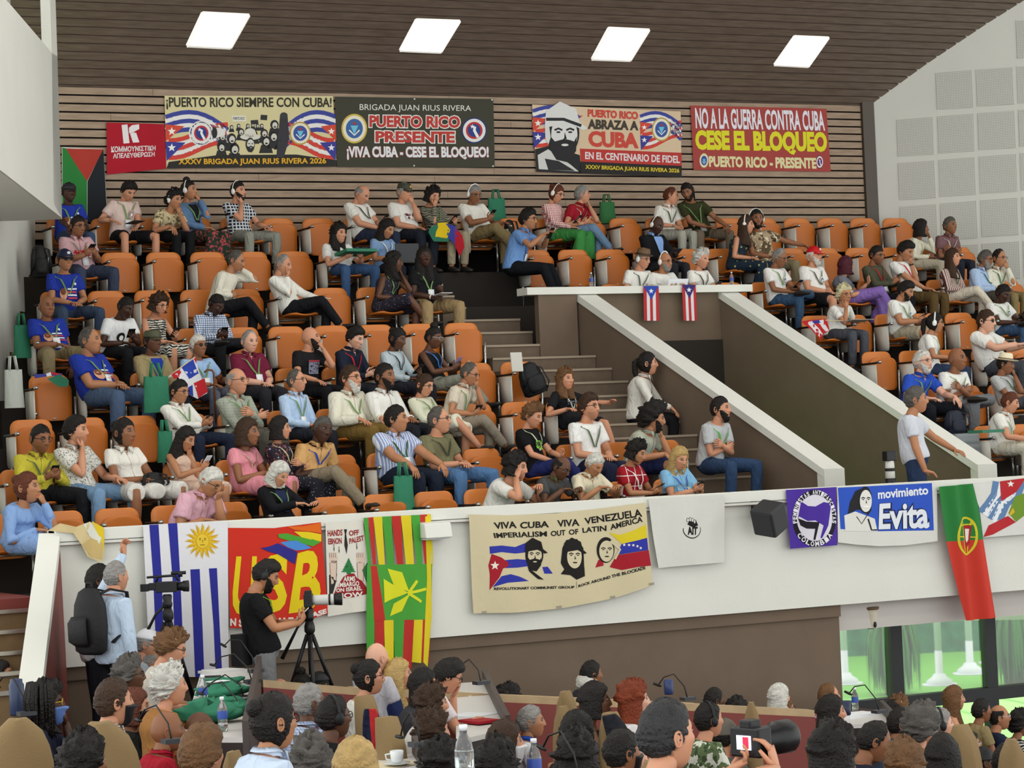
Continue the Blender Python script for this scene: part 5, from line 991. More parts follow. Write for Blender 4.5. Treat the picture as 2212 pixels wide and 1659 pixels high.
b.poly([(462, 275), (486, 280), (486, 292), (462, 300)], '#e2e0da', 5); b.ell(463, 287, 6, 12, '#2a2a2b', 6); b.poly([(604, 250), (620, 246), (624, 300), (612, 340), (596, 340)], '#35343a', 4); b.ell(612, 250, 8, 7, '#3a3a3e', 5)
b.ell(434, 288, 27, 27, '#e6e4de', 3); b.roundel(434, 288, 24, 25); b.seal(648, 288, 23, 25, '#b99a3e', '#3b559c', '#c03028'); b.done()
b = Ban('banner', 'dark green banner with two round seals and red and white lettering', 'banner', YBn, (0, 0, 1), rip(.006, 4, 2), .45, GB)
b.poly([(723, 209), (1065, 214), (1068, 362), (728, 361)], '#39392b', 0); b.text('BRIGADA JUAN RIUS RIVERA', (776, 225), (1017, 228), (1017, 244), (776, 242), '#e2e2da', 3, 0)
b.text('PUERTO RICO', (797, 249), (993, 251), (993, 277), (797, 275), '#bb3b33', 5, .045, ('#ecece6', 2)); b.text('PRESENTE', (810, 283), (982, 284), (982, 309), (810, 308), '#bb3b33', 5, .045, ('#ecece6', 2))
b.text('¡VIVA CUBA - CESE EL BLOQUEO!', (748, 316), (1054, 317), (1055, 346), (749, 346), '#dfe3e6', 5, .045, ('#8a3c36', 1)); b.seal(764.5, 278, 28, 32, '#cbb24a', '#3a66a0', '#b03028'); b.roundel(1023.5, 282, 27, 28)
for q in ((895, 214), (894, 358), (1062, 216), (1064, 359)): b.ell(*q, 1.8, 1.8, '#d9d9d2', 4, 8)
b.done()
b = Ban('banner', 'peach banner with a bearded man in a cap and the large red word CUBA', 'banner', YBn, Z3, rip(.006, 4, 1), .5, GB)
b.poly([(195, 418), (1460, 478), (1468, 1038), (228, 992)], '#d8bfa0', 0); b.bundle(200, 430, 640, 800); b.bundle(1115, 480, 1465, 815)
b.poly([(560, 560), (645, 500), (650, 720), (600, 760)], '#d8bfa0', 3)
b.poly([(218, 800), (340, 770), (600, 850), (612, 1008), (228, 992)], '#232224', 4); b.poly([(240, 850), (330, 800), (520, 930), (590, 990), (250, 970)], '#cfcfcc', 5); b.poly([(300, 880), (420, 900), (560, 985), (330, 975)], '#2a292b', 6)
b.face(455, 660, 280, 370, '#242325', '#dcdcda', 1, 2, 1, 7); b.poly([(300, 600), (330, 560), (350, 700), (330, 760), (305, 720)], '#d6d6d3', 9); b.band([(310, 545), (460, 545), (610, 600)], 26, '#2a292b', 11)
b.text('PUERTO RICO', (665, 458), (1097, 480), (1097, 548), (665, 525), '#c9473a', 5, .05); b.text('ABRAZA A', (665, 543), (1100, 560), (1100, 640), (665, 628), '#403a30', 5, .05); b.text('CUBA', (668, 642), (1102, 660), (1102, 795), (675, 780), '#c9473a', 5, .05)
b.poly([(600, 795), (1466, 830), (1468, 942), (608, 905)], '#b9362f', 4); b.text('EN EL CENTENARIO DE FIDEL', (643, 822), (1452, 856), (1453, 920), (643, 885), '#e2dadd', 6, .03); b.poly([(606, 905), (1468, 942), (1468, 1038), (590, 1006)], '#211f1d', 4)
b.text('XXXV BRIGADA JUAN RIUS RIVERA 2026', (645, 932), (1448, 965), (1448, 1010), (645, 978), '#d8c02e', 6, .03); b.seal(1297, 630, 82, 102, '#b99c48', '#3b559c', '#c03028'); b.done()
b = Ban('banner', 'red banner with large yellow and white block lettering', 'banner', YBn, (0, 0, 1), rip(.006, 5, 1), .5, GB)
b.poly([(1491, 228), (1785, 235), (1794, 371), (1498, 367)], '#a3403a', 0); b.text('NO A LA GUERRA CONTRA CUBA', (1500, 233), (1779, 240), (1782, 283), (1502, 278), '#e4e2ea', 4, .03); b.text('CESE EL BLOQUEO', (1500, 281), (1785, 285), (1787, 336), (1502, 331), '#dcd727', 4, .055)
b.text('PUERTO RICO - PRESENTE', (1530, 337), (1762, 341), (1763, 365), (1531, 361), '#dfd6a4', 4, .05); b.seal(1520, 347, 10, 16, '#c9b878', '#3b559c'); b.roundel(1770, 350, 8, 14); b.done()
b = Ban('flag', 'red flag with a white letter K and Greek lettering', 'flag', YBn, Z1, rip(.012, 9), .8)
b.poly([(512, 1045), (1005, 1062), (1022, 1440), (515, 1490)], '#a91d2c', 0); b.poly([(640, 1068), (690, 1062), (708, 1222), (656, 1226)], '#e6e2e2', 3); b.poly([(703, 1092), (730, 1068), (788, 1062), (790, 1102), (735, 1132), (705, 1138)], '#e6e2e2', 3); b.poly([(712, 1140), (745, 1130), (765, 1135), (791, 1215), (738, 1218)], '#e6e2e2', 3)
b.text('ΚΟΜΜΟΥΝΙΣΤΙΚΗ', (552, 1250), (928, 1244), (928, 1286), (552, 1302), '#e4dede', 3, .03); b.text('ΑΠΕΛΕΥΘΕΡΩΣΗ', (568, 1310), (920, 1296), (920, 1336), (568, 1354), '#e4dede', 3, .03); b.done()
b = Ban('flag', 'green and black flag with a red triangle, hung beside the white booth', 'flag', YBn, (0, 0, 1), rip(.012, 11), .85)
b.poly([(133, 318), (222, 322), (232, 480), (133, 480)], '#c9c9c4', 0); b.poly([(134, 319), (142, 321), (187, 392), (187, 480), (134, 480)], '#2f7a3a', 1); b.poly([(222, 322), (231, 480), (188, 480), (188, 392)], '#24282d', 1); b.poly([(142, 321), (222, 323), (187, 392)], '#a83a30', 2); b.done()
# ---- on the parapet
Z5, Z6, Z7, Z8, R3 = (300, 1080, .25316), (960, 1060, .21700), (1380, 1000, .18987), (1680, 1000, .24116), (0, 1000, .25316); YP = -.042; GP = 'flags and banners hung on the parapet'
b = Ban('flag', 'white and blue striped flag with a golden sun, behind the video camera', 'flag', YP, (0, 0, 1), rip(.012, 14, .5), .8, GP)
b.poly([(307, 1134), (491, 1126), (494, 1463), (322, 1461)], '#dcdbdf', 0)
for q in ([(321, 1134), (342, 1133), (349, 1250), (355, 1461), (338, 1461), (330, 1250)], [(362, 1131), (382, 1130), (389, 1250), (398, 1462), (379, 1462), (372, 1250)], [(409, 1230), (430, 1229), (436, 1350), (440, 1462), (420, 1462), (415, 1350)], [(450, 1228), (468, 1227), (474, 1350), (480, 1462), (465, 1462), (460, 1350)]): b.poly(q, '#2c2f8f', 2)
b.star(436, 1169, 40, '#c79a1e', 3, 16, k=.48); b.star(436, 1169, 37, '#dcb52c', 4, 16, rot=-pi/2+.1, k=.45); b.ell(436, 1169, 15.5, 17, '#caa024', 5); b.ell(436, 1169, 13.5, 15, '#dfbe3a', 6)
for e in (-1, 1): b.band([(436+e*3, 1163), (436+e*8, 1163)], 1.6, '#8a6a18', 7); b.ell(436+e*5.5, 1166, 2, 1.3, '#8a6a18', 7, 10)
b.band([(431, 1177), (441, 1177)], 1.8, '#8a6a18', 7); b.band([(436, 1166), (437, 1172)], 1.5, '#8a6a18', 7); b.done()
b = Ban('flag', 'red flag with huge yellow letters USB and a rainbow sweep', 'flag', YP, Z5, rip(.012, 12, 1), .75, GP)
b.poly([(757, 238), (1150, 240), (1545, 190), (1575, 560), (1606, 965), (1380, 1050), (1150, 1098), (775, 1092)], '#c62f1f', 0); b.text('U', (830, 482), (1000, 480), (985, 985), (778, 985), '#dfc51c', 3, .03); b.text('S', (1060, 455), (1280, 470), (1255, 955), (1030, 960), '#dfc51c', 3, .035); b.text('B', (1350, 455), (1545, 400), (1540, 930), (1275, 970), '#dfc51c', 3, .03)
for q, c in (([(1265, 228), (1400, 222), (1540, 195), (1545, 282), (1440, 268), (1330, 258)], '#d8661c'), ([(1318, 268), (1440, 272), (1546, 292), (1546, 355), (1470, 340), (1380, 318)], '#dcc420'), ([(1180, 292), (1260, 285), (1350, 310), (1450, 325), (1542, 358), (1480, 395), (1380, 372), (1270, 345), (1190, 322)], '#4b9a34'), ([(1203, 362), (1280, 350), (1345, 346), (1470, 408), (1400, 425), (1335, 430), (1270, 405)], '#4a86cf'), ([(1030, 410), (1100, 398), (1180, 368), (1345, 442), (1325, 548), (1265, 510), (1180, 462), (1100, 440)], '#2f2a80')): b.poly(q, c, 6)
b.text('N', (776, 1012), (830, 1008), (828, 1076), (776, 1074), '#e2d8d0', 4, .05); b.text('SINDACALE', (850, 1016), (1315, 1000), (1318, 1068), (850, 1082), '#e2d8d0', 4, .05); b.text('DI BASE', (1340, 995), (1590, 925), (1595, 965), (1345, 1058), '#e2d8d0', 4, .05); b.done()
b = Ban('banner', 'narrow white banner with a red mound, a cedar tree and hand-drawn red lettering', 'banner', YP, Z5, rip(.008, 16), .8, GP)
b.poly([(1590, 192), (1905, 170), (1945, 480), (2036, 935), (1820, 960), (1610, 995)], '#d9d5ca', 0); R_ = '#93262b'
b.text('HANDS', (1606, 258), (1735, 250), (1735, 304), (1608, 312), R_, 3, .03); b.text('EBNON', (1612, 328), (1728, 320), (1730, 374), (1612, 380), R_, 3, .03); b.text('OFF', (1785, 262), (1872, 252), (1874, 298), (1788, 308), R_, 3, .03); b.text('PALEST', (1788, 328), (1912, 300), (1918, 346), (1790, 376), R_, 3, .03)
for x, y, r_ in ((1758, 345, 1), (1660, 408, .3), (1705, 425, .28), (1853, 395, .28)): b.poly([(x-12*r_, y-95*r_), (x+14*r_, y-95*r_), (x+6*r_, y-55*r_), (x+20*r_, y+40*r_), (x+10*r_, y+118*r_), (x-8*r_, y+40*r_), (x-4*r_, y-55*r_)], '#2c2a28', 3)
for i in range(5): b.poly([(1785-(18+11*i), 535+i*20), (1785, 492+i*18), (1785+(18+11*i), 535+i*20)], '#2f7a45', 3)
b.poly([(1772, 600), (1800, 600), (1806, 632), (1768, 632)], '#2f7a45', 3); b.poly([(1640, 848), (1690, 740), (1745, 655), (1790, 628), (1830, 626), (1855, 665), (1900, 690), (1972, 795), (1820, 830)], R_, 2)
for t_, q in (('ARMS', ((1745, 652), (1838, 650), (1840, 690), (1742, 698))), ('EMBARGO', ((1694, 708), (1872, 690), (1876, 732), (1692, 746))), ('ON ISRAEL', ((1680, 756), (1895, 732), (1900, 770), (1680, 788))), ('NOW', ((1682, 800), (1905, 780), (1912, 822), (1684, 846)))): b.text(t_, *q, '#e6e0d8', 4, .03)
for x0, sg in ((1655, 1), (1885, -1)):
    b.poly([(x0-28, 530), (x0+32, 530), (x0+26, 700), (x0-16, 720)], '#d3bfae', 1); b.poly([(x0-36, 500), (x0-30, 465), (x0+30, 465), (x0+42, 500), (x0+30, 540), (x0-30, 540)], '#d3bfae', 1); b.band([(x0-30, 535), (x0-18, 720)], 4, '#6b3a34', 2); b.band([(x0+33, 535), (x0+26, 700)], 4, '#6b3a34', 2)
    for f_ in range(4): b.ell(x0-24+f_*17, 468, 7, 22, '#d3bfae', 2, 12); b.band([(x0-32+f_*17, 450), (x0-32+f_*17, 490)], 2.5, '#6b3a34', 3)
b.text('STOP', (1637, 518), (1688, 518), (1688, 534), (1637, 536), '#5a3a34', 4); b.poly([(1620, 640), (1690, 628), (1680, 700), (1640, 840), (1622, 842)], '#33312f', 1); b.poly([(1945, 530), (1985, 790), (1960, 770), (1900, 600)], '#3a7a4c', 1); b.done()
b = Ban('flag', 'green, red and yellow striped flag with a leaf emblem, hung longest at the wall', 'flag', YP-.004, (0, 0, 1), rip(.016, 17, 1), .8, GP)
C3 = ('#4a9a3a', '#b8322c', '#d8c428'); xs = [783, 792, 805, 824, 845, 863, 886, 906, 922, 929]
for i in range(9): b.poly([(xs[i], 1119-i), (xs[i+1], 1118-i), (xs[i+1]+6, 1224), (xs[i]+12 if i else 792, 1224)], C3[i % 3], 0)
b.poly([(790, 1220), (932, 1218), (930, 1338), (789, 1340)], '#4a9a3a', 1); b.poly([(798, 1222), (812, 1222), (830, 1340), (806, 1340)], C3[1], 2); xs = [789, 807, 827, 850, 872, 892, 912, 930]
for i in range(7): b.poly([(xs[i], 1336), (xs[i+1], 1336), (xs[i+1]-(5 if i > 3 else 0), 1432+(12 if i in (2, 3, 4) else 0)), (xs[i]-(4 if i > 3 else -2), 1430+(12 if i in (2, 3, 4) else 0))], C3[(i, 1, 2, 0, 1, 2, 1)[i] if i else 0], 0)
b.poly([(918, 1116), (929, 1112), (931, 1330), (922, 1440), (912, 1430), (922, 1250)], C3[2], 3)
for q in ([(826, 1250), (880, 1280), (828, 1302)], [(836, 1228), (866, 1236), (882, 1278), (852, 1268)], [(884, 1282), (866, 1320), (842, 1331), (850, 1304)]): b.poly(q, '#d6d62c', 4)
for q in ([(880, 1282), (898, 1254)], [(880, 1281), (920, 1272)], [(880, 1281), (908, 1300)]): b.band(q, 6, '#d6d62c', 4)
b.done()
sag = lambda x, z: -.012-.01*sin(9*x+3*z)-.006*sin(21*x-5*z)
b = Ban('banner', 'cream cloth banner with three drawn faces between two painted flags', 'banner', YP, Z6, sag, .85, GP); K = '#211f1e'
b.poly([(232, 235), (620, 245), (1100, 225), (1600, 170), (2000, 118), (2020, 350), (2062, 940), (1700, 1068), (1140, 1175), (720, 1212), (288, 1222), (262, 700)], '#cdc19f', 0)
for t_, q in (('VIVA', ((475, 316), (715, 303), (720, 372), (488, 382))), ('CUBA', ((750, 312), (1028, 300), (1030, 365), (750, 378))), ('VIVA', ((1105, 293), (1338, 280), (1340, 350), (1112, 362))), ('VENEZUELA', ((1385, 272), (1950, 180), (1962, 258), (1395, 336))), ('IMPERIALISM', ((472, 420), (1010, 402), (1012, 456), (484, 472))), ('OUT', ((1045, 400), (1195, 388), (1196, 444), (1046, 454))), ('OF', ((1230, 388), (1325, 378), (1328, 434), (1232, 440))), ('LATIN', ((1365, 370), (1605, 344), (1606, 400), (1370, 420))), ('AMERICA', ((1635, 336), (1960, 252), (1966, 310), (1642, 392)))): b.text(t_, *q, K, 3, .03)
b.text('REVOLUTIONARY COMMUNIST GROUP', (485, 962), (1280, 946), (1280, 972), (485, 990), K, 3, .04); b.text('ROCK AROUND THE BLOCKADE', (1318, 936), (1990, 745), (1995, 780), (1320, 962), K, 3, .04); b.band([(1300, 900), (1300, 975)], 3, K, 3)
Bl, Rd = '#31389c', '#a01f2c'
b.poly([(435, 555), (560, 545), (700, 560), (840, 505), (840, 610), (700, 625), (560, 610), (440, 628)], Bl, 2); b.poly([(600, 690), (720, 680), (840, 690), (840, 750), (720, 765), (600, 770)], Bl, 2); b.poly([(470, 960), (560, 850), (650, 830), (740, 855), (840, 898), (740, 905), (620, 915), (520, 945)], Bl, 2); b.poly([(970, 760), (1020, 755), (1072, 825), (990, 825)], Bl, 2)
b.poly([(455, 628), (560, 665), (665, 740), (575, 775), (540, 860), (440, 990), (440, 830), (425, 745)], Rd, 2); b.star(490, 745, 48, '#e6e0d2', 3)
b.face(890, 640, 170, 240, K, '#cfc4a4', 1, 1, 1.05, 4); b.poly([(825, 745), (880, 800), (985, 885), (930, 880), (840, 800)], K, 4)
b.face(1275, 645, 180, 250, K, '#cfc4a4', 0, 1, 1.1, 4, 1); b.poly([(1200, 760), (1385, 760), (1390, 850), (1300, 885), (1240, 840), (1150, 830)], K, 3)
b.face(1600, 590, 170, 230, K, '#cfc4a4', 0, 0, 1, 4); b.poly([(1500, 765), (1530, 690), (1570, 675), (1580, 745)], Rd, 3); b.band([(1640, 500), (1740, 585), (1690, 680)], 22, '#cfc4a4', 9)
b.poly([(1625, 415), (1740, 440), (1860, 400), (2000, 335), (2012, 470), (1880, 500), (1760, 530)], '#d6c22a', 3); b.poly([(1755, 530), (1880, 500), (2012, 468), (2025, 590), (1880, 610), (1710, 640)], Bl, 3); b.poly([(1710, 642), (1880, 612), (2030, 590), (2050, 745), (1900, 760), (1760, 790), (1640, 760)], Rd, 3)
for x, y in ((1780, 538), (1825, 540), (1865, 542), (1905, 552), (1940, 570)): b.star(x, y, 17, '#e4e0d8', 5)
for q in ((390, 1213), (1138, 1160), (1675, 1062), (2050, 930)): b.poly([(q[0]-25, q[1]-12), (q[0]+25, q[1]-18), (q[0]+25, q[1]+6), (q[0]-25, q[1]+12)], '#9a9484', 5)
b.done()
b = Ban('flag', 'plain white flag with a small black fist emblem', 'flag', YP, Z7, rip(.012, 11, 4), .85, GP)
b.poly([(100, 412), (965, 360), (972, 1130), (600, 1160), (215, 1196)], '#d2d2cb', 0); b.ell(595, 760, 106, 100, K, 2, a0=-.3, a1=pi+.3); b.ell(595, 757, 98, 92, '#d2d2cb', 3); b.text('AIT', (530, 725), (662, 725), (655, 818), (538, 818), K, 5, .05); b.poly([(535, 700), (560, 660), (640, 650), (668, 712), (600, 735)], K, 4)
for i in range(4): b.ell(545+i*26, 650-12*(i in (1, 2))+i*6, 15, 26, K, 4, 14); b.ell(545+i*26, 650-12*(i in (1, 2))+i*6, 11, 21, '#d2d2cb', 5, 14)
b.done()
b = Ban('flag', 'purple flag with two waving flags in a black ring', 'flag', YP, Z8, rip(.012, 12, 1), .75, GP)
b.poly([(65, 242), (525, 215), (530, 737), (320, 750), (105, 770)], '#4a2f98', 0); b.ell(325, 495, 196, 256, '#1d1b22', 2, 36); b.ell(325, 492, 156, 208, '#d9d6e0', 3, 36)
b.poly([(205, 345), (260, 385), (330, 390), (400, 350), (470, 365), (440, 560), (385, 675), (372, 670), (398, 560), (330, 515), (260, 520), (190, 480), (178, 500)], '#4a2f98', 4); b.poly([(178, 495), (250, 525), (365, 530), (330, 690), (312, 688), (328, 590), (250, 588), (200, 560)], '#1d1b22', 5)
b.arc('FEMINISTAS ANTIFASCISTAS', 325, 494, 176, 232, pi*.93, pi*2.07, 40, '#e4e2ea'); b.arc('COLOMBIA', 325, 494, 176, 232, pi*.80, pi*.20, 44, '#e4e2ea', flip=1); b.done()
b = Ban('banner', 'bright blue banner with white brush lettering and a drawn smiling woman', 'banner', YP, Z8, rip(.008, 8, 1), .7, GP)
b.poly([(530, 215), (1418, 172), (1426, 700), (1150, 738), (900, 746), (700, 732), (537, 712)], '#d6d6d0', 0); b.poly([(535, 222), (1372, 180), (1390, 604), (900, 612), (558, 592)], '#2f55bd', 1)
b.text('movimiento', (888, 246), (1335, 206), (1340, 282), (892, 325), '#dfe4ea', 4, .03); b.text('Evita', (905, 366), (1335, 336), (1350, 585), (895, 598), '#dfe4ea', 4, .03, ('#1d2a55', 4))
b.poly([(590, 470), (690, 435), (860, 500), (885, 612), (600, 610)], '#dcdcd6', 3); b.poly([(640, 350), (690, 250), (780, 215), (830, 270), (830, 420), (800, 470), (760, 420), (700, 420), (620, 460)], '#232326', 4); b.face(775, 330, 130, 215, '#232326', '#e0e0da', 0, 0, .9, 5); b.band([(700, 480), (745, 545), (790, 470)], 8, '#2a2a2c', 5); b.band([(800, 500), (830, 600), (880, 600)], 14, '#2a2a2c', 5); b.ell(780, 392, 30, 9, '#f0f0ec', 9); b.done()
fold = lambda x, z: -.02-.022*sin(30*x+3*z)-.012*sin(13*x)
b = Ban('flag', 'long green and red flag with a yellow ringed shield, at the far right', 'flag', YP-.02, Z8, fold, .75, GP, .016)
b.poly([(1425, 215), (1735, 185), (1800, 400), (1836, 685), (1488, 706)], '#2c7a3a', 0); b.poly([(1488, 706), (1836, 685), (1900, 1100), (1946, 1386), (1676, 1412), (1600, 1100)], '#c43a2c', 0)
for i in range(24):
    a_, a2 = 2*pi*i/24, 2*pi*(i+1)/24; b.band([(1682+85*cos(a_), 655+165*sin(a_)), (1682+85*cos(a2), 655+165*sin(a2))], 18, '#cfc22c', 2)
for q in ([(1600, 660), (1768, 665)], [(1640, 510), (1660, 800)], [(1612, 560), (1755, 545)], [(1725, 520), (1700, 810)]): b.band(q, 11, '#cfc22c', 3)
b.poly([(1662, 560), (1728, 560), (1722, 720), (1695, 760), (1668, 720)], '#a8282a', 4); b.poly([(1676, 590), (1714, 590), (1710, 690), (1694, 715), (1680, 690)], '#e2ded6', 5); b.done()
b = Ban('flag', 'white banner with a blue striped ribbon, red triangle and star, at the right end', 'flag', YP, Z8, rip(.008, 10, 2), .75, GP)
b.poly([(1715, 186), (2500, 120), (2500, 610), (2206, 640), (1835, 668), (1800, 400)], '#d4d4cf', 0)
for k_, c in enumerate(('#5f80a8', '#dfe3e6', '#5f80a8', '#dfe3e6', '#5f80a8')): b.band([(1950+k_*60, 165), (1930+k_*55, 280), (1870+k_*45, 370), (1810+k_*40, 440+k_*30)], 58, c, 2)
b.poly([(1985, 165), (2215, 135), (2130, 260), (2000, 345)], '#b22a30', 4); b.star(2082, 188, 32, '#e6e6e2', 5); b.poly([(1835, 665), (1880, 560), (2060, 475), (2128, 530), (2040, 580), (1920, 640)], '#b22a30', 3); b.poly([(2065, 450), (2120, 300), (2206, 270), (2400, 300), (2400, 480), (2206, 470), (2130, 528)], '#6d8f2f', 3); b.poly([(2068, 460), (2100, 400), (2118, 440), (2085, 470)], '#cfae2c', 5); b.done()
R7 = (1340, 360, .25316)
for lab, (x0, x1, y0, d) in (('small hanging flag with blue triangle and white star, left one on the low wall', (195, 326, 1018, 6)), ('small hanging flag with blue triangle and white star, right one on the low wall', (525, 642, 1008, 13))):
    b = Ban('flag', lab, 'flag', 5.41, R7, rip(.004, 22), .8, 'small flags on the low wall'); w_ = (x1-x0)/5
    for i in range(5): b.poly([(x0+w_*i, y0), (x0+w_*(i+1), y0), (x0+w_*(i+1)+d, 1315), (x0+w_*i+d, 1315)], '#b2323a' if i % 2 == 0 else '#d9d4d6', 0)
    b.poly([(x0, y0), (x1, y0), ((x0+x1)/2+3, y0+118)], '#2f4aa8' if x0 < 300 else '#38306e', 2); b.star((x0+x1)/2, y0+44, 24, '#dfe0e6', 3); b.done()
# ================================================================ the main floor
FG = []
GF = 'delegates on the main floor'
def G(x, y, h, who, extra, a=85, k=.95, drop=.68, lean=.06, ymax=-.85, **o):
    dep = FPX*.262*k/h; H = at(x, y, dep)
    if H[1] > ymax: H = on(x, y, 1, ymax); k = max(.84, h*((H-CAM)@fw)/FPX/.262)
    F = A(sin(rad(a)), -cos(rad(a)), 0); pel = H-F*lean; pel[2] = H[2]-drop*k
    o.setdefault('L', 'lap'); o.setdefault('R', 'lap'); FG.append((H, a, who))
    return person(who, extra, H, pel, a=a, k=k, legs=0, floor=pel[2]-.45, group=GF, **o)
G(1, 1458, 60, 'person in black with short dark hair', 'cut off at the left edge, beside the stairs', a=70, sk=1, hair='short', tc='#1b1b1f')
q = G(101, 1522, 84, 'person with tall pile of long dark locks', 'yellow glasses, blue mask under the chin', a=70, sk=5, hair='dread', tc='#1f2338', collar='#2d3f9c', gl='y', L='lap', R='mouth', mask='#5f80c0')
G(245, 1518, 98, 'man with cropped dark hair and black face mask', 'in a white striped shirt', a=95, sk=1, hair='short', hc='b', tc='#dcdcd8', tp='hstripe', tc2='#8a8a88', ts=2, collar=1, mask='#1b1b1f')
G(290, 1530, 78, 'person with reddish hair and black mask', 'half hidden behind the striped-shirt man', a=70, sk=1, hair='bob', hc='au', tc='#20221f', mask='#1b1b1f')
G(279, 1460, 74, 'man with grey-black curls in denim shirt', 'chin on his hands', a=78, sk=4, hair='curly', hc='dg', tc='#8fa3b5', collar=1, gl='d', R='chin', L='lap')
G(330, 1432, 64, 'bald man with glasses and grey fringe', 'at the end of the left desk', a=75, sk=2, hair='fringe', hc='g', tc='#b9b4aa', gl='d')
G(318, 1392, 62, 'man in white cap with blue embroidery', 'far end of the left desk', a=68, sk=1, hair='hat', hc='g', tc='#9aa0a8', cap='ball:#e2e2e6:#4a5a9a', p=10)
G(370, 1400, 72, 'woman with short brown curls and glasses', 'looking down beside the white cap', a=70, fem=1, sk=1, hair='curly', hc='lb', tc='#c9c0b4', gl='d', p=22)
G(367, 1483, 84, 'woman with big silver curls', 'tan shawl over her shoulders', a=90, fem=1, sk=1, hair='curly', hc='w', top='l', tc='#9c6d3c', R='reach')
G(360, 1580, 88, 'bald man in red polo shirt', 'earring, seen from behind', a=85, sk=3, hair='bald', tc='#9c1c2c', collar=1)
G(432, 1580, 84, 'bald dark-skinned head behind the brown hair', 'only the crown showing', a=80, sk=4, hair='bald', tc='#3a3a38')
G(436, 1632, 120, 'person with straight brown hair', 'head low at the bottom edge, near the red polo', a=120, sk=1, hair='quiff', hc='lb', tc='#4a443c')
G(182, 1652, 120, 'person with black curly hair', 'only the curls showing in front of the tan chair', a=110, sk=3, hair='curly', tc='#2a2a2a')
G(0, 1625, 92, 'person with round glasses at the left edge', 'in front of the tan chair', a=60, sk=1, hair='short', hc='k', tc='#1c1c1e', gl='d')
# around the middle desk
G(590, 1560, 122, 'woman with black hair in a claw clip', 'in a pale blue collared shirt, glasses', a=100, fem=1, sk=2, hair='bun', top='l', tc='#c4d2e6', collar=1, gl='d')
G(604, 1497, 62, 'pale bald man in front of the wooden rail', 'only the crown showing', a=100, sk=1, hair='fringe', hc='w', tc='#77746c')
G(632, 1512, 66, 'person in dark cap behind the claw-clip woman', '', a=85, sk=3, hair='hat', tc='#2c2c30', cap='ball:#1d1d20')
G(668, 1520, 86, 'dark-skinned man with cropped grey hair', 'in a pale blue checked shirt', a=100, sk=4, hair='buzz', hc='g', top='l', tc='#b9c6dd', tp='check', tc2='#8f9dbc', ts=2, collar=1)
G(690, 1482, 58, 'person in black baseball cap near the tripod', 'facing away', a=120, sk=3, hair='hat', tc='#24242a', cap='ball:#16161a')
G(653, 1482, 46, 'person with black bun in front of the rail', 'facing away', a=140, fem=1, sk=3, hair='top', tc='#2d2d33')
G(721, 1550, 88, 'man with short dark hair and black headset', 'in a black jacket', a=95, sk=4, hair='short', top='l', tc='#141417', hp='#1a1a1d', gl='d')
G(672, 1648, 108, 'person with grey-flecked dark curls', 'only the hair showing at the bottom edge', a=130, sk=2, hair='curly', hc='dg', tc='#3c3c3c')
G(768, 1657, 116, 'person with blond hair', 'only the crown at the bottom edge, by the coffee cup', a=130, fem=1, sk=1, hair='bob', hc='bl', tc='#3c3c3c')
G(796, 1464, 74, 'woman with dark updo and glasses', 'in a white sleeveless top', a=72, fem=1, sk=1, hair='bun', hc='k', top='v', tc='#d6d3ca', gl='r')
G(814, 1422, 66, 'bald pink-skinned man', 'below the striped leaf flag', a=110, sk=0, hair='bald', tc='#b9b6bd')
G(860, 1458, 66, 'woman with long blond hair in navy', 'beside the striped leaf flag', a=70, fem=1, sk=1, hair='long', hc='bl', top='l', tc='#232e55')
G(914, 1484, 74, 'woman with long straight black hair and earring', 'at the middle desk', a=72, fem=1, sk=2, hair='long', tc='#3a3a3e')
G(967, 1460, 72, 'young man with dark hair leaning on his hand', 'in a pale pink T-shirt', a=80, sk=1, hair='quiff', tc='#d9cfd2', p=30, L='desk', R='brow', gl='d', lean=.2)
G(933, 1522, 78, 'woman with brown curls, arm raised', 'in front of the long-haired woman', a=80, fem=1, sk=1, hair='mop', hc='b', tc='#d5d0c8', R='chin')
G(934, 1582, 88, 'man with wavy brown hair and earpiece', 'in a cream hooded top', a=95, sk=1, hair='curly', hc='b', top='l', tc='#b9b0a0')
G(950, 1656, 104, 'person with black hair touching their head', 'at the bottom edge by the bottle', a=120, sk=2, hair='mop', tc='#2b2b2e', R='temple')
G(1098, 1514, 64, 'person with round black bun of hair', 'at the end of the middle desk', a=100, fem=1, sk=4, hair='mop', tc='#26262c')
G(1112, 1544, 60, 'man with thin brown-grey hair', 'half hidden behind the grey-haired man', a=95, sk=1, hair='rec', hc='dg', tc='#3c3f4c')
G(1146, 1560, 68, 'lean man with cropped grey hair', 'profile, in a blue-collared shirt', a=68, sk=2, hair='short', hc='g', tc='#d2d4d6', collar='#2a4fae')
G(1090, 1606, 92, 'woman with dark auburn hair and white mask', 'by the water bottles', a=80, fem=1, sk=1, hair='long', hc='b', tc='#3a3230', mask='#e4e4e6')
G(1070, 1656, 108, 'person with black curls and sunglasses on top', 'at the bottom edge', a=125, fem=1, sk=2, hair='mop', tc='#2a2a2c', band='#1a1a1a')
G(1271, 1476, 60, 'white-haired man in pale blue shirt', 'against the brown wall', a=85, sk=0, hair='fringe', hc='w', tc='#b9cdd8')
G(1277, 1458, 58, 'person with black hair behind the white-haired man', '', a=90, sk=3, hair='short', tc='#2d2d35')
G(1284, 1516, 78, 'woman with sleek black hair and earring', 'hand at her mouth', a=70, fem=1, sk=4, hair='bob', top='v', tc='#16161a', R='mouth', L='lap')
G(1368, 1514, 78, 'woman with long red curls pinned up', 'in a white top', a=75, fem=1, sk=0, hair='wavy', hc='r', tc='#d6d0d0')
G(1246, 1585, 92, 'woman with long dark hair and bare shoulders', 'facing away', a=115, fem=1, sk=2, hair='long', hc='k', top='v', tc='#2a2420')
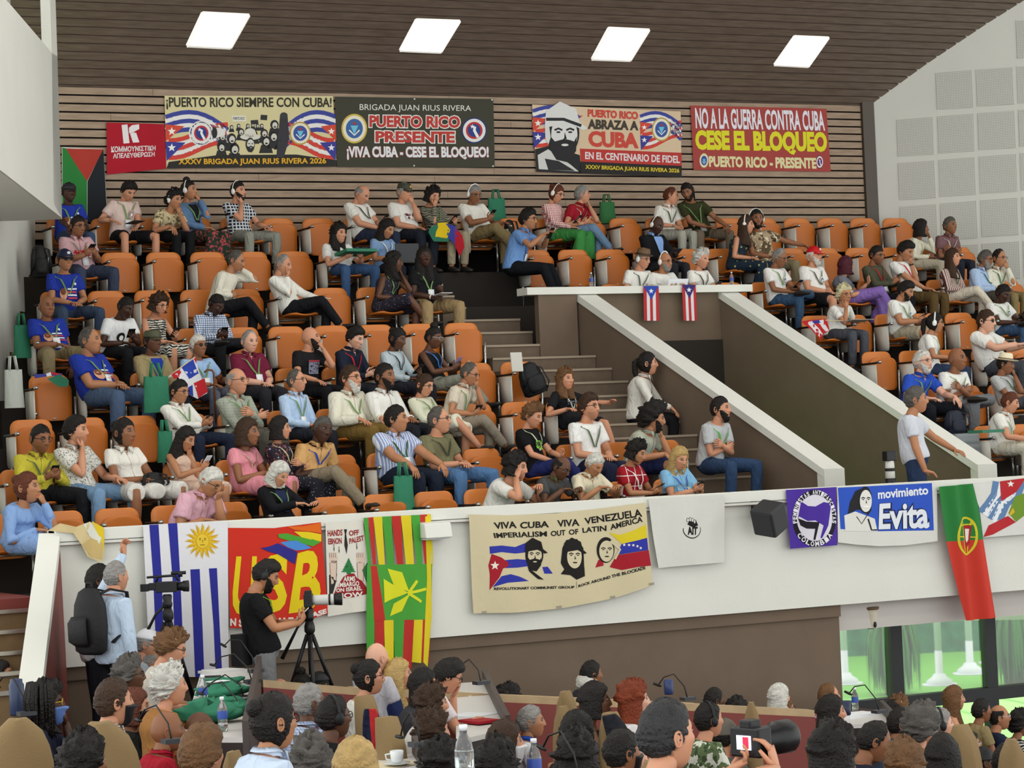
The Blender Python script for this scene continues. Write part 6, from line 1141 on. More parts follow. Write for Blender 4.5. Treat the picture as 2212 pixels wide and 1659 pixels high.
G(1246, 1636, 104, 'person with black curls and pink hair band', 'at the bottom edge', a=125, fem=1, sk=3, hair='mop', tc='#202024', band='#c9697a')
G(1344, 1627, 98, 'man with short black hair and black mask', 'beside the big photographer', a=95, sk=3, hair='short', tc='#c9c9c6', mask='#17171a')
dep_ = FPX*.262/150; CQ = at(1440, 1590, dep_); cq = at(1622, 1602, dep_+.30); cw = at(1688, 1655, dep_+.26); cl = at(1572, 1668, dep_+.27)
q = G(1440, 1590, 150, 'photographer with thick greying black hair', 'large, seen from behind, raising a camera', a=105, sk=1, hair='short', hc='#2b2b2c', tc='#2c2c30', R=np.array([*cl, *(CU*.5+CR*.8), *CU]), L=np.array([*cw, *(CU*1.0-CR*.22), *(-CR+fw*.3)]), t=-8, k=1.0, lean=.04)
PQ = q
G(1531, 1556, 74, 'man with short dark hair and headphones band', 'in a green patterned shirt', a=90, sk=1, hair='short', tc='#5f6f4c', tp='camo', tc2='#d5d6c9', tc3='#3f4f35', hp='#1b1b1e')
G(1592, 1540, 58, 'person with tousled black hair', 'left of the raised camera', a=120, sk=2, hair='curly', tc='#33333a')
G(1566, 1592, 72, 'person in grey knitted beanie', 'below the raised camera', a=110, sk=1, hair='hat', tc='#5a5a55', cap='beanie:#5d574f')
G(1543, 1514, 46, 'person with short black hair near the rail', '', a=90, sk=4, hair='short', tc='#2a2c33')
G(1683, 1508, 56, 'woman with straight silver hair', 'against the brown wall by the window', a=85, fem=1, sk=0, hair='bob', hc='w', tc='#b9ced2')
G(1694, 1532, 46, 'person with brown hair tied back and glasses', 'below the silver-haired woman', a=80, fem=1, sk=1, hair='bun', hc='lb', tc='#5a5048', gl='d')
G(1790, 1504, 54, 'balding man in plaid shirt', 'at the window edge', a=75, sk=1, hair='rec', hc='lb', top='l', tc='#c9ccdd', tp='check', tc2='#a03a4c', ts=1.6)
q = G(1795, 1540, 70, 'woman with black bob in olive top', 'smiling, hand raised', a=68, fem=1, sk=1, hair='bob', top='l', tc='#6d6242', R='phone', L='lap')
G(1800, 1624, 118, 'woman with long wavy black hair', 'large, near the camera lens', a=95, fem=1, sk=2, hair='wavy', top='l', tc='#c9c7c6', R='mouth', L='lap')
q = G(1888, 1602, 86, 'older man with slick dark hair in suit', 'looking down at a blue phone', a=72, sk=3, hair='rec', top='j', tc='#1c2130', open_='#c4c8d4', p=22, L='phone', R='phone')
phone(q, 'blue phone of the older man in the suit', c='#3f82b5')
G(1944, 1564, 70, 'young man with fade haircut in slate shirt', 'right of the desk papers', a=72, sk=3, hair='buzz', tc='#3f5468', collar=1)
G(1992, 1572, 78, 'person with wild silver-streaked frizz', 'between the slate shirt and the headset man', a=100, fem=1, sk=1, hair='afro', hc='dg', tc='#8f8f92')
G(2030, 1566, 68, 'grey-haired man with black headset', 'fingers at his chin', a=75, sk=0, hair='short', hc='g', tc='#77736c', hp='#18181b', R='chin', L='lap')
G(2060, 1510, 54, 'woman with long light brown hair in black', 'against the bright window', a=72, fem=1, sk=1, hair='long', hc='lb', top='v', tc='#191b1d', ymax=-.7)
G(2120, 1536, 50, 'man with short dark hair in tan top', 'against the bright window', a=80, sk=3, hair='short', tc='#8a7a55')
G(2158, 1550, 54, 'balding man in dark suit with glasses', 'right of the window post', a=68, sk=2, hair='fringe', hc='k', top='j', tc='#1a2236', open_='#b9c9a0', gl='w')
G(2203, 1564, 54, 'person with dark curls in black and white top', 'cut by the right edge', a=85, fem=1, sk=3, hair='curly', tc='#d0d0cc', tp='zebra', tc2='#1a1a1c')
G(2093, 1610, 58, 'person with short black hair and thin glasses', 'in front of the tan chair', a=75, sk=2, hair='short', tc='#33373f', gl='w')
G(2036, 1636, 92, 'person with smooth black hair', 'only the crown at the bottom edge', a=120, sk=3, hair='bob', tc='#2b2b2f')
G(1954, 1652, 100, 'woman with streaked light brown hair', 'only the crown at the bottom edge', a=115, fem=1, sk=1, hair='wavy', hc='lb', tc='#3f3a36')
G(2123, 1646, 60, 'person in tight black cap', 'near the bottom right corner', a=80, sk=4, hair='hat', tc='#26262a', cap='beanie:#111113')
G(2180, 1650, 84, 'person with long black hair', 'in the bottom right corner', a=95, fem=1, sk=3, hair='long', tc='#24242a')
G(1942, 1532, 44, 'person with brown wavy hair by the laptop', '', a=80, fem=1, sk=1, hair='mop', hc='lb', tc='#7a5a2c')
G(1930, 1540, 50, 'person with dark quiff by the laptop', '', a=80, sk=2, hair='quiff', tc='#8a6a32')
# standing at the parapet
def stand(x, y, Y, who, extra, a, **o):
    H = on(x, y, 1, Y); k = o.pop('k', 1.0); fl = max(0, H[2]-1.60*k); F = A(sin(rad(a)), -cos(rad(a)), 0)
    return person(who, extra, H, A(H[0]-F[0]*.04, H[1]-F[1]*.04, fl+.90*k), a=a, k=k, stand=1, floor=fl, group='people standing below the parapet', **o)
CM = stand(574, 1243, -.85, 'cameraman in black T-shirt with headphones', 'looking down at his phone', 68, t=0, p=26, sk=2, hair='quiff', tc='#151517', beard='1.3:k', hp='#222224', L='phone', R='phone', bc='#77797a', lan='#6fa83a', hs=1.05)
phone(CM, 'white phone of the cameraman', c='#c9c6c8')
BP = stand(250, 1246, -1.2, 'bald man in pale blue shirt with a backpack', 'raising one hand to the parapet', 108, t=0, sk=1, hair='buzz', hc='g', top='l', tc='#b9cade', collar=1, L='side', R=np.array([*on(270, 1192, 1, -.80), 0, 0, 1, .6, -.8, 0]), bc='#15161a', hs=1.05, watch='R#c9b060')
stand(214, 1254, -.62, 'person with short dark hair in front of the bald man', 'mostly hidden', 80, sk=4, hair='short', tc='#cfcfd2', L='side', R='side', bc='#22242a', k=.96)
# backpack worn by the bald man
o_ = BP['loc'](0, -.22, .38); root = empty('backpack', o_, 'black backpack on the back of the bald man in pale blue', 'backpack'); S, F = BP['S'], BP['F']; U = A(0, 0, 1)
bkm = mat('backpack_black', '#1b1b1d', .7, bump=.3, bscale=25)
m = M(); m.tube([o_-U*.27, o_-U*.24, o_-U*.05, o_+U*.12, o_+U*.22, o_+U*.25], [(.12, .05), (.17, .09), (.175, .11), (.155, .10), (.11, .07), (.06, .03)], 16, side=S); obj('bag', m, bkm, root, org=o_)
m = M(); m.tube([o_-F*.09-U*.2, o_-F*.125-U*.16, o_-F*.13-U*.02, o_-F*.11+U*.03], [(.09, .01), (.12, .03), (.12, .03), (.10, .01)], 12, side=S); obj('front_pocket', m, bkm, root, org=o_)
for s in (-1, 1): m = M(); m.tube([o_+S*s*.09+U*.2+F*.03, o_+S*s*.11+U*.235+F*.12, o_+S*s*.12+U*.20+F*.27, o_+S*s*.15-U*.02+F*.28, o_+S*s*.15-U*.18+F*.10], [(.028, .009)]*5, 8, side=S); obj('strap', m, bkm, root, org=o_)
m = M(); m.tube([o_+S*.04+U*.24, o_+S*.03+U*.29, o_-S*.03+U*.29, o_-S*.04+U*.24], [.01]*4, 6); obj('handle', m, bkm, root, org=o_)
# ================================================================ main floor, desks, chairs, gear
U = A(0, 0, 1)
Hs = np.array([h for h, a_, w_ in FG]); Q = np.c_[Hs[:, 0], Hs[:, 1], np.ones(len(Hs))]; cf = np.linalg.lstsq(Q, Hs[:, 2], rcond=None)[0]
def fz(x, y): return float(min(.25, cf[0]*x+cf[1]*y+cf[2]-1.22))
m = M(); gx, gy = np.linspace(-16, 14, 31), np.linspace(-16, .9, 18)
m.sheet([[A(x, y, fz(x, y)) for x in gx] for y in gy], .1, (0, 0, -1)); struct('floor', m, mat('floor_red', '#4a2320', .9, bump=.1, bscale=100))
m = M(); m.box(((PX0+XW)/2, -.72, -.7), (XW-PX0, 1.7, 1.4)); struct('floor_walkway', m, mat('walkway_brown', '#4d4037', .9))
wood = mat('pale_wood', '#b59b76', .5, var=.15, vscale=4, stretch=(1, 6, 1)); darkw = mat('dark_desk', '#2c2220', .5); whitep = mat('white_paper', '#e2e4e6', .7); tan = mat('tan_velvet', '#8a7350', .95, bump=.2, bscale=90); green_b = mat('green_fabric', '#2f7a5c', .85, bump=.4, bscale=14)
# wooden rail in front of the walkway
rp = [(568, 1468), (660, 1476), (762, 1485), (940, 1494), (1125, 1503), (1300, 1511), (1510, 1521), (1640, 1528), (1760, 1534)]
RP = [at(x, y, d) for (x, y), d in zip(rp, np.linspace(20.4, 22.5, len(rp)))]
root = empty('rail_barrier', RP[0], 'long low barrier with a pale wooden top rail and maroon front', 'barrier')
tp_, fr = M(), M()
for p, q in zip(RP, RP[1:]):
    d = q-p; n = A(-d[1], d[0], 0); n /= np.linalg.norm(n); tp_.prism([p, q, q-U*.06, p-U*.06], n*.14); fr.prism([p-U*.06, q-U*.06, q-U*1.2, p-U*1.2], n*.05)
obj('top_rail', tp_, wood, root, smooth=False, org=RP[0]); obj('front_panel', fr, maroon, root, smooth=False, org=RP[0])
# desks
def desk(px, z, label, wdt=None):
    P = [at(*p[:2], 1)*0+on(p[0], p[1], 2, z) for p in px]; c_ = sum(P)/4; root = empty('conference_desk', c_-U*z*0, label, 'desk', 'long desks of the main floor')
    m = M(); m.prism(P, -U*.035); obj('desk_top', m, mat('desk_white', '#d2cfcb', .45), root, smooth=False, org=c_)
    m = M(); m.prism([P[0]-U*.035, P[3]-U*.035, P[3]-U*.62, P[0]-U*.62], (P[1]-P[0])*.03); obj('side_board', m, darkw, root, smooth=False, org=c_)
    m = M(); e = (P[1]-P[0]); e /= np.linalg.norm(e); m.prism([P[1]+U*.10, P[2]+U*.10, P[2]-U*.62, P[1]-U*.62], e*.04); obj('front_board', m, mat('desk_edge', '#4a4240', .5), root, smooth=False, org=c_)
    m = M(); m.prism([P[3]-U*.035, P[2]-U*.035, P[2]-U*.62, P[3]-U*.62], -e*0+A(0, .03, 0)); obj('end_board', m, darkw, root, smooth=False, org=c_)
    return P
D1 = desk([(436, 1446), (556, 1444), (524, 1592), (392, 1592)], .95, 'long white desk with green bags at the left end of the floor')
D2 = desk([(985, 1476), (1042, 1472), (1092, 1575), (985, 1600)], .62, 'white desk with papers in front of the row of raised-arm women')
D3 = desk([(1800, 1538), (1900, 1536), (1925, 1562), (1805, 1566)], .05, 'desk with an open book beside the olive-top woman')
D4 = desk([(790, 1640), (890, 1628), (930, 1690), (800, 1700)], .95, 'desk edge with a coffee cup at the bottom of the hall')
def on1(px, py, z=.95): return on(px, py, 2, z)
def soft_bag(px, py, z, s, label, i):
    c_ = on1(px, py, z); m = M(); r_ = np.random.default_rng(i); n = 14; k_ = 9
    vs = []
    for a_ in range(k_+1):
        th = pi*a_/k_
        for b_ in range(n): ph = 2*pi*b_/n; q = 1+.16*r_.normal(); vs.append(c_+A(s[0]*sin(th)*cos(ph)*q, s[1]*sin(th)*sin(ph)*q, s[2]*(cos(th)*.5+.5)*q))
    m.add(vs, [(a_*n+b_, (a_+1)*n+b_, (a_+1)*n+(b_+1) % n, a_*n+(b_+1) % n) for a_ in range(k_) for b_ in range(n)]); return top_m('fabric_bag', m, green_b, label, 'bag', c_, 'green fabric bags on the left desk', smooth=True)
for i, (x, y, s, lab) in enumerate(((485, 1478, (.16, .10, .05), 'flat green bag under a white card, far end of the left desk'), (480, 1506, (.22, .14, .09), 'green bag in the middle of the left desk, beside the hand'), (465, 1530, (.20, .12, .07), 'green bag behind the water bottle with the blue label'), (450, 1562, (.24, .16, .12), 'largest green bag, at the near end of the left desk'), (515, 1535, (.10, .09, .06), 'small green bag behind the clear bottle'))): soft_bag(x, y, .95, s, lab, i)
def slab(name, px, py, z, s, rz, c, label, cat, group=None):
    c_ = on1(px, py, z)+U*s[2]/2; m = M(); m.box(c_, s, [(cos(rz), sin(rz), 0), (-sin(rz), cos(rz), 0), (0, 0, 1)]); return top_m(name, m, mat('slab_'+c, c, .6), label, cat, c_, group, smooth=False)
slab('paper_tray', 478, 1452, .95, (.30, .22, .02), .3, '#d8d8d6', 'white document tray at the far end of the left desk', 'tray')
slab('card', 470, 1472, 1.0, (.16, .10, .004), .2, '#eceff2', 'white card on the flat green bag', 'card')
slab('phone', 455, 1463, .97, (.09, .16, .01), 1.2, '#1a1a1c', 'black phone lying on the white tray', 'phone')
slab('paper_sheet', 1010, 1500, .62, (.24, .3, .006), .3, '#e6e8ea', 'white papers at the far end of the middle desk', 'paper')
slab('paper_sheet', 1020, 1545, .62, (.28, .3, .006), .5, '#dfe2e6', 'white papers at the near end of the middle desk', 'paper')
slab('folder', 1035, 1560, .63, (.20, .26, .02), .2, '#a5182a', 'red folder on the middle desk', 'folder')
slab('paper_sheet', 1850, 1548, .05, (.34, .24, .03), .1, '#eceff2', 'open book on the desk by the window', 'book')
slab('saucer_tray', 850, 1652, .95, (.30, .26, .006), .3, '#d5c7a8', 'paper sheet under the coffee cup', 'paper')
clear = mat('clear_plastic', '#eef4f6', .08, trans=.92, spec=.4); lab_b = mat('bottle_label', '#3d56a8', .4)
def bottle(P, label, h=.22, group='clear water bottles', lab=lab_b):
    root = empty('water_bottle', P, label, 'bottle', group); m = M(); k_ = h/.22
    m.lathe(P, [(.026*k_, 0), (.032*k_, .006*k_), (.032*k_, .05*k_), (.029*k_, .06*k_), (.032*k_, .07*k_), (.032*k_, .135*k_), (.026*k_, .16*k_), (.013*k_, .185*k_), (.012*k_, .2*k_)], 16); obj('bottle', m, clear, root, org=P)
    m = M(); m.lathe(P+U*.2*k_, [(.014*k_, -.002), (.014*k_, .018*k_)], 12); obj('cap', m, mat('cap_white', '#e6e8ec', .4), root, org=P)
    m = M(); m.lathe(P, [(.0326*k_, .080*k_), (.0328*k_, .082*k_), (.0328*k_, .128*k_), (.0326*k_, .13*k_)], 16); obj('label_band', m, lab, root, org=P); return root
bottle(on1(482, 1580), 'water bottle at the near end of the left desk')
bottle(on1(440, 1526), 'blue-labelled water bottle among the green bags')
bottle(at(1155, 1659, 13.0)-U*.1, 'tall water bottle with blue label at the bottom edge, right of the masked woman', .25)
bottle(at(1005, 1680, 11.6)-U*.06, 'big clear bottle at the bottom edge, left of the sunglasses', .30, lab=clear)
bottle(on1(1848, 1536, .05), 'water bottle standing on the desk by the window')
bottle(on(1278, 619, 1, 5.52)*0+A(on(1278, 619, 1, 5.52)[0], 5.52, 4.443), 'water bottle standing on the low wall by the empty orange chairs', .17)
bottle(A(on(1583, 615, 1, 5.6)[0], 5.62, 4.44), 'water bottle at the right end of the low wall', .17)
# coffee cup and saucer
c_ = on1(858, 1652, .96); root = empty('coffee_cup', c_, 'white coffee cup on a saucer at the bottom edge', 'cup'); chn = mat('china_white', '#dfe3e4', .25)
m = M(); m.lathe(c_+U*.012, [(.024, 0), (.034, .01), (.038, .065), (.035, .066), (.031, .012), (.001, .01)], 20); obj('cup', m, chn, root, org=c_)
m = M(); m.tube([c_-CR*.036+U*.06, c_-CR*.062+U*.055, c_-CR*.058+U*.03, c_-CR*.034+U*.025], [.005]*4, 8); obj('handle', m, chn, root, org=c_)
m = M(); m.lathe(c_, [(.04, 0), (.072, .010), (.075, .014), (.04, .006), (.001, .005)], 24); o = top_m('saucer', m, chn, 'white saucer under the coffee cup', 'saucer', c_)
# gooseneck microphones
def mic(P, Q, label):
    root = empty('gooseneck_microphone', P, label, 'microphone', 'black desk microphones'); d = Q-P; m = M(); m.tube([P, P+U*.10+d*.1, P+d*.45+U*.16*abs(1), P+d*.8+U*.09, Q], [.006, .005, .005, .005, .005], 8); obj('gooseneck', m, blk, root, org=P)
    e = d/np.linalg.norm(d)*.03-U*.004; m = M(); m.tube([Q-e, Q, Q+e*1.6], [.008, .012, .010], 10); obj('head', m, blk, root, org=P)
    m = M(); m.box(P+U*.012, (.11, .09, .026)); obj('base', m, mat('mic_base', '#3b3d42', .4), root, org=P, smooth=False)
for (a_, b_, da, db, lab) in (((553, 1452), (484, 1395), 20.6, 20.9, 'microphone at the far end of the left desk, pointing to the cameraman'), ((545, 1475), (462, 1437), 19.6, 20, 'second microphone from the far end of the left desk'), ((528, 1510), (440, 1500), 18.6, 18.6, 'microphone bending over the middle green bag'), ((520, 1545), (435, 1498), 17.6, 18, 'microphone above the clear bottle on the left desk'), ((372, 1605), (300, 1556), 15.0, 15.4, 'microphone against the bald man in red'), ((908, 1612), (865, 1592), 14.0, 14.2, 'microphone left of the hooded-top man'), ((1250, 1680), (1172, 1616), 12.5, 12.8, 'microphone in front of the pink hair band'), ((1486, 1512), (1422, 1480), 21.6, 21.6, 'microphone against the brown wall, over the red-haired woman'), ((1900, 1540), (1834, 1498), 21.6, 21.8, 'microphone in front of the window'), ((1040, 1478), (985, 1460), 19.5, 20, 'microphone at the far end of the middle desk'), ((58, 1545), (-6, 1480), 16.5, 16.6, 'microphone beside the long dark locks')): mic(at(*a_, da), at(*b_, db), lab)
slab('control_box', 523, 1438, .95, (.15, .1, .26), .5, '#17171a', 'black box standing at the far end of the left desk', 'box')
# flask and tumbler
c_ = at(38, 1545, 17); m = M(); m.lathe(c_, [(.045, 0), (.05, .01), (.05, .2), (.04, .215), (.04, .235), (.02, .24)], 16); top_m('flask', m, mat('flask_blue', '#33405e', .35), 'dark blue flask beside the person with long locks', 'flask', c_)
c_ = at(1445, 1500, 21.5); m = M(); m.lathe(c_, [(.035, 0), (.04, .01), (.04, .12), (.03, .125)], 14); top_m('tumbler', m, mat('flask_blue2', '#2d3b66', .35), 'dark blue tumbler under the microphone by the brown wall', 'tumbler', c_)
c_ = at(1828, 1545, 21.5); m = M(); m.lathe(c_, [(.035, 0), (.04, .01), (.045, .12), (.035, .12)], 14); top_m('tumbler', m, mat('mug_blue', '#24304a', .35), 'dark mug on the desk by the window', 'mug', c_)
# tan conference chairs
def tchair(x, y, wpx, dep, a, label):
    T_ = at(x, y, dep); w_ = wpx*dep/FPX; F = A(sin(rad(a)), -cos(rad(a)), 0); S = A(cos(rad(a)), sin(rad(a)), 0); fl = fz(T_[0], T_[1]); root = empty('conference_chair', A(T_[0], T_[1], fl), label, 'chair', 'tan upholstered chairs of the main floor'); og = A(T_[0], T_[1], fl)
    m = M(); hs_ = max(.45, T_[2]-fl-.35); G1 = []
    for i in range(12):
        v = i/11; row = []; ww = w_/2*(1 if v < .55 else sqrt(max(0.05, 1-((v-.55)/.46)**2.6)))
        for j in range(11): t = j/10*2-1; row.append(T_+S*t*ww+F*(.05*t*t-.06+.05*(1-v))-U*(1-v)*hs_)
        G1.append(row)
    m.sheet(G1, .09, -F); obj('backrest', m, tan, root, org=og, bevel=.03)
    m = M(); c0 = og+U*(T_[2]-fl-hs_+.02)+F*.27; m.box(c0, (w_*.95, .5, .12), [S, F, U]); obj('seat', m, tan, root, org=og, bevel=.03, smooth=False)
    m = M(); m.bar(og+F*.22+U*.03, c0-U*.06, .03); obj('column', m, chrome, root, org=og)
    for i in range(5): q = 2*pi*i/5; m = M(); m.tube([og+F*.22+U*.07, og+F*.22+(F*cos(q)+S*sin(q))*.28+U*.03], [.022, .014], 8); obj('leg', m, chrome, root, org=og)
for q in ((38, 1548, 150, 13.6, 165, 'tan chair at the left edge, in front of the person with long locks'), (216, 1555, 172, 13.0, 165, 'tan chair behind the man in the striped shirt'), (836, 1553, 80, 15.2, 100, 'tan chair beside the red and navy jacket'), (806, 1500, 60, 17.2, 100, 'tan chair back beside the white sleeveless top'), (858, 1545, 70, 14.6, 100, 'tan chair left of the brown curls'), (1228, 1490, 50, 18.6, 130, 'tan chair back beside the white-haired man'), (1220, 1522, 52, 17.8, 140, 'tan chair below the white-haired man'), (1330, 1535, 64, 15.2, 120, 'tan chair of the sleek-haired woman, dark jacket on it'), (1622, 1514, 40, 19.4, 150, 'tan chair back against the wooden rail'), (2085, 1562, 80, 16.5, 115, 'tan chair under the woman by the window'), (2182, 1592, 70, 15.5, 150, 'tan chair near the right edge'), (512, 1618, 56, 13.2, 140, 'tan chair corner beside the claw-clip woman'), (1400, 1638, 60, 12.2, 150, 'tan chair corner below the red-haired woman')): tchair(*q)
# jackets on chair backs
def drape(name, pts, dep, label, mats_, cat='jacket', amp=.02, parts=None):
    P = [at(x, y, dep) for x, y in pts]; c_ = sum(P)/len(P); n = c_-CAM; n /= np.linalg.norm(n); m = M(); k_ = len(P)//2
    rows = [[P[i]*(1-t)+P[len(P)-1-i]*t-n*amp*(sin(9*t+i*2)+1+1.2*sin(pi*t)) for t in np.linspace(0, 1, 11)] for i in range(k_)]
    m.sheet(rows, .012, n); return top_m(name, m, mats_, label, cat, c_, sub=1)
o = drape('jacket', [(786, 1530), (782, 1560), (784, 1620), (830, 1630), (826, 1560), (812, 1530)], 15.0, 'red and navy jacket with white stripes hung on a tan chair', cloth('#b02a2c', 'vstripe', '#1d2238', .35))
drape('jacket', [(1298, 1545), (1310, 1590), (1322, 1640), (1370, 1600), (1350, 1560), (1330, 1540)], 15.0, 'dark jacket hung on the chair of the sleek-haired woman', cloth('#25262c'))
# tripods
def tripod(P, h, spread, name, label, lens=None, foot=None):
    root = empty(name, A(P[0], P[1], P[2]-h), label, 'tripod'); og = A(P[0], P[1], P[2]-h); bl = mat('tripod_black', '#18181a', .4)
    for i in range(3):
        q = 2*pi*i/3+spread[1]; d = A(cos(q), sin(q), 0)*spread[0]; m = M(); a_ = P-U*.12; b_ = og+d; m.bar(a_+d*.05, a_*.5+b_*.5, .018, 8); m.bar(a_*.5+b_*.5, b_, .012, 8); m.ball(a_*.5+b_*.5, .026); obj('leg', m, bl, root, org=og)
    m = M(); m.bar(P-U*.45, P, .022, 10); m.lathe(P-U*.12, [(.025, 0), (.045, .03), (.045, .07), (.03, .12)], 12); obj('centre_column', m, bl, root, org=og)
    m = M(); m.lathe(P, [(.035, 0), (.042, .03), (.034, .05), (.04, .09), (.03, .105)], 14); obj('head', m, bl, root, org=og)
    m = M(); e = P+U*.04; m.tube([e, e-CR*.10-U*.10, e-CR*.24-U*.36], [.012, .010, .018], 8); obj('pan_handle', m, bl, root, org=og); return root
P1 = on(362, 1312, 1, -.95); tripod(P1, P1[2]-.02, (.55, .5), 'tripod', 'black tripod under the video camera, before the striped flag with the sun')
P2 = on(668, 1340, 1, -.9); tripod(P2, P2[2]-.02, (.50, .2), 'tripod', 'black tripod under the white-lensed camera')
bl = mat('camera_black', '#141416', .4)
c_ = P1+U*.165; root = empty('video_camera', c_, 'black video camera with a top handle, on the left tripod', 'camera'); X_, Y_ = CR, np.cross(U, CR); X_ = X_-U*X_[2]; X_ /= np.linalg.norm(X_); Y_ = np.cross(U, X_)
m = M(); m.box(c_, (0.1716, 0.0792, 0.0858), [X_, Y_, U]); m.box(c_-X_*0.1122+U*0.0066, (0.066, 0.0528, 0.0594), [X_, Y_, U]); obj('camera_body', m, bl, root, org=c_, smooth=False, bevel=.006)
m = M(); m.tube([c_+X_*0.066, c_+X_*0.1254, c_+X_*0.132, c_+X_*0.1782], [0.033, 0.0363, 0.0429, 0.0462], 16); obj('lens', m, bl, root, org=c_)
m = M(); m.tube([c_-X_*0.0858+U*0.0396, c_-X_*0.066+U*0.0858, c_+X_*0.066+U*0.0891, c_+X_*0.099+U*0.0462], [0.01056]*4, 8); m.tube([c_-X_*0.1584+U*0.0825, c_-X_*0.066+U*0.0858], [0.00924, 0.01056], 8); obj('top_handle', m, bl, root, org=c_)
m = M(); m.tube([c_+X_*0.0396+U*0.1089, c_+X_*0.1584+U*0.1089], [0.0132, 0.01452], 10); m.box(c_+X_*0.1122+U*0.099, (0.033, 0.033, 0.0462), [X_, Y_, U]); obj('microphone', m, bl, root, org=c_)
m = M(); m.box(c_-X_*0.1782+U*0, (0.066, 0.0396, 0.0594), [X_, Y_, U]); obj('viewfinder', m, bl, root, org=c_, smooth=False)
def still_camera(c_, label, wl, X_, Y_, k=1.0, tele=1):
    root = empty('camera', c_, label, 'camera'); m = M(); m.box(c_, (.07*k, .15*k, .11*k), [X_, Y_, U]); m.box(c_+U*.065*k, (.06*k, .06*k, .035*k), [X_, Y_, U]); obj('camera_body', m, bl, root, org=c_, smooth=False, bevel=.008)
    m = M()
    if tele == 1: m.tube([c_+X_*x for x in (.03, .06, .16, .17)], [.036, .042, .044, .046], 16); obj('lens', m, mat('lens_white', '#c9c9c4', .4), root, org=c_); m = M(); m.tube([c_+X_*.17, c_+X_*.185], [.047]*2, 16); m.tube([c_+X_*.215, c_+X_*.28], [.048, .053], 16); obj('lens_ring', m, bl, root, org=c_); m = M(); m.tube([c_+X_*.185, c_+X_*.215], [.046]*2, 16); obj('lens_barrel', m, MATS['lens_white'], root, org=c_)
    else: m.tube([c_+X_*x*k for x in (.03, .05, .12, .13, .20, .21)], [x*k for x in (.036, .05, .052, .062, .064, .058)], 20); obj('lens', m, bl, root, org=c_)
    return root
still_camera(P2+U*.165, 'black camera with a white telephoto lens on the second tripod', 1, X_, Y_)
# the photographer's camera in the foreground
c_ = cq; root = still_camera(c_, 'black camera with lit screen raised by the big photographer', 0, (X_*.75+Y_*.66), (Y_*.75-X_*.66), 1.05, 0)
b_ = Y_*.66+X_*.75; m = M(); sx = (Y_*.75-X_*.66); m.box(c_-b_*.04, (.003, .075, .055), [b_, sx, U]); obj('screen', m, mat('camera_screen', '#c8c4d8', emit=1.2), root, org=c_, smooth=False)
m = M(); m.box(c_-b_*.0425-sx*.012, (.002, .03, .045), [b_, sx, U]); obj('screen_picture', m, mat('camera_picture', '#b0203c', emit=.8), root, org=c_, smooth=False)
# second arm and camera strap are on the photographer; camera of the balcony photographer
c_ = on(1921, 985, 1, .25); root = empty('camera', c_, 'black camera with long banded lens hanging at the side of the balcony photographer', 'camera'); m = M(); m.box(c_, (.12, .09, .10)); obj('camera_body', m, bl, root, org=c_, smooth=False, bevel=.01)
m = M(); m.tube([c_-U*x for x in (.04, .08, .22)], [.04, .046, .05], 14); obj('lens', m, MATS['lens_white'], root, org=c_)
m = M(); m.tube([c_-U*.22, c_-U*.33], [.052, .056], 14); m.tube([c_-U*.12, c_-U*.15], [.0515, .052], 14); obj('lens_ring', m, bl, root, org=c_)
# ---- on the parapet: speaker, emergency lamp, security camera, draped cloth
c_ = on(1662, 1120, 1, -.25); root = empty('loudspeaker', c_, 'dark grey loudspeaker on a bracket beside the purple flag', 'speaker'); n_ = A(fw[0], fw[1], 0); n_ /= np.linalg.norm(n_); h_ = A(n_[1], -n_[0], 0); r3 = U*.88-n_*.42-h_*.18; r3 /= np.linalg.norm(r3); r1 = h_*.72-n_*.70; r1 -= r3*(r1@r3); r1 /= np.linalg.norm(r1); r2 = np.cross(r3, r1)
m = M(); m.box(c_, (.25, .24, .27), [r1, r2, r3]); obj('cabinet', m, mat('speaker_grey', '#2e2f31', .6), root, org=c_, smooth=False, bevel=.02)
m = M(); m.box(c_-r2*.122, (.21, .006, .23), [r1, r2, r3]); obj('grille', m, mat('speaker_grille', '#3b3c3f', .7, bump=.6, bscale=300), root, org=c_, smooth=False)
m = M(); b_ = on(1629, 1099, 1, .0); m.box(b_+A(0, 0, 0), (.05, .03, .17)); m.bar(b_, c_, .018); obj('bracket', m, blk, root, org=c_, smooth=False)
c_ = on(941, 1147, 1, -.10); root = empty('emergency_lamp', c_, 'white box lamp fixed to the parapet beside the leaf flag', 'lamp'); m = M(); m.prism([c_+A(-.13, .12, .09), c_+A(-.13, -.05, .07), c_+A(-.13, -.08, -.06), c_+A(-.13, .12, -.06)], (.26, 0, 0)); obj('housing', m, mat('lamp_white', '#d9d9d2', .4), root, org=c_, smooth=False, bevel=.01)
m = M(); m.prism([c_+A(-.12, -.03, -.062), c_+A(.12, -.03, -.062), c_+A(.12, .1, -.062), c_+A(-.12, .1, -.062)], (0, 0, -.012)); obj('lens', m, mat('lamp_lens', '#c9cdd0', .2), root, org=c_, smooth=False)
c_ = on(1880, 1330, 1, .25); root = empty('security_camera', c_, 'cream security camera under the white beam by the window', 'camera'); m = M(); m.lathe(c_+U*.06, [(.08, 0), (.09, .01), (.09, .025), (.07, .03)], 18); obj('mount', m, mat('mount_brown', '#6d5540', .5), root, org=c_)
m = M(); m.lathe(c_-U*.13, [(.03, 0), (.055, .02), (.06, .06), (.07, .14), (.075, .19)], 18); obj('housing', m, mat('cream_plastic', '#cfc6b0', .4), root, org=c_)
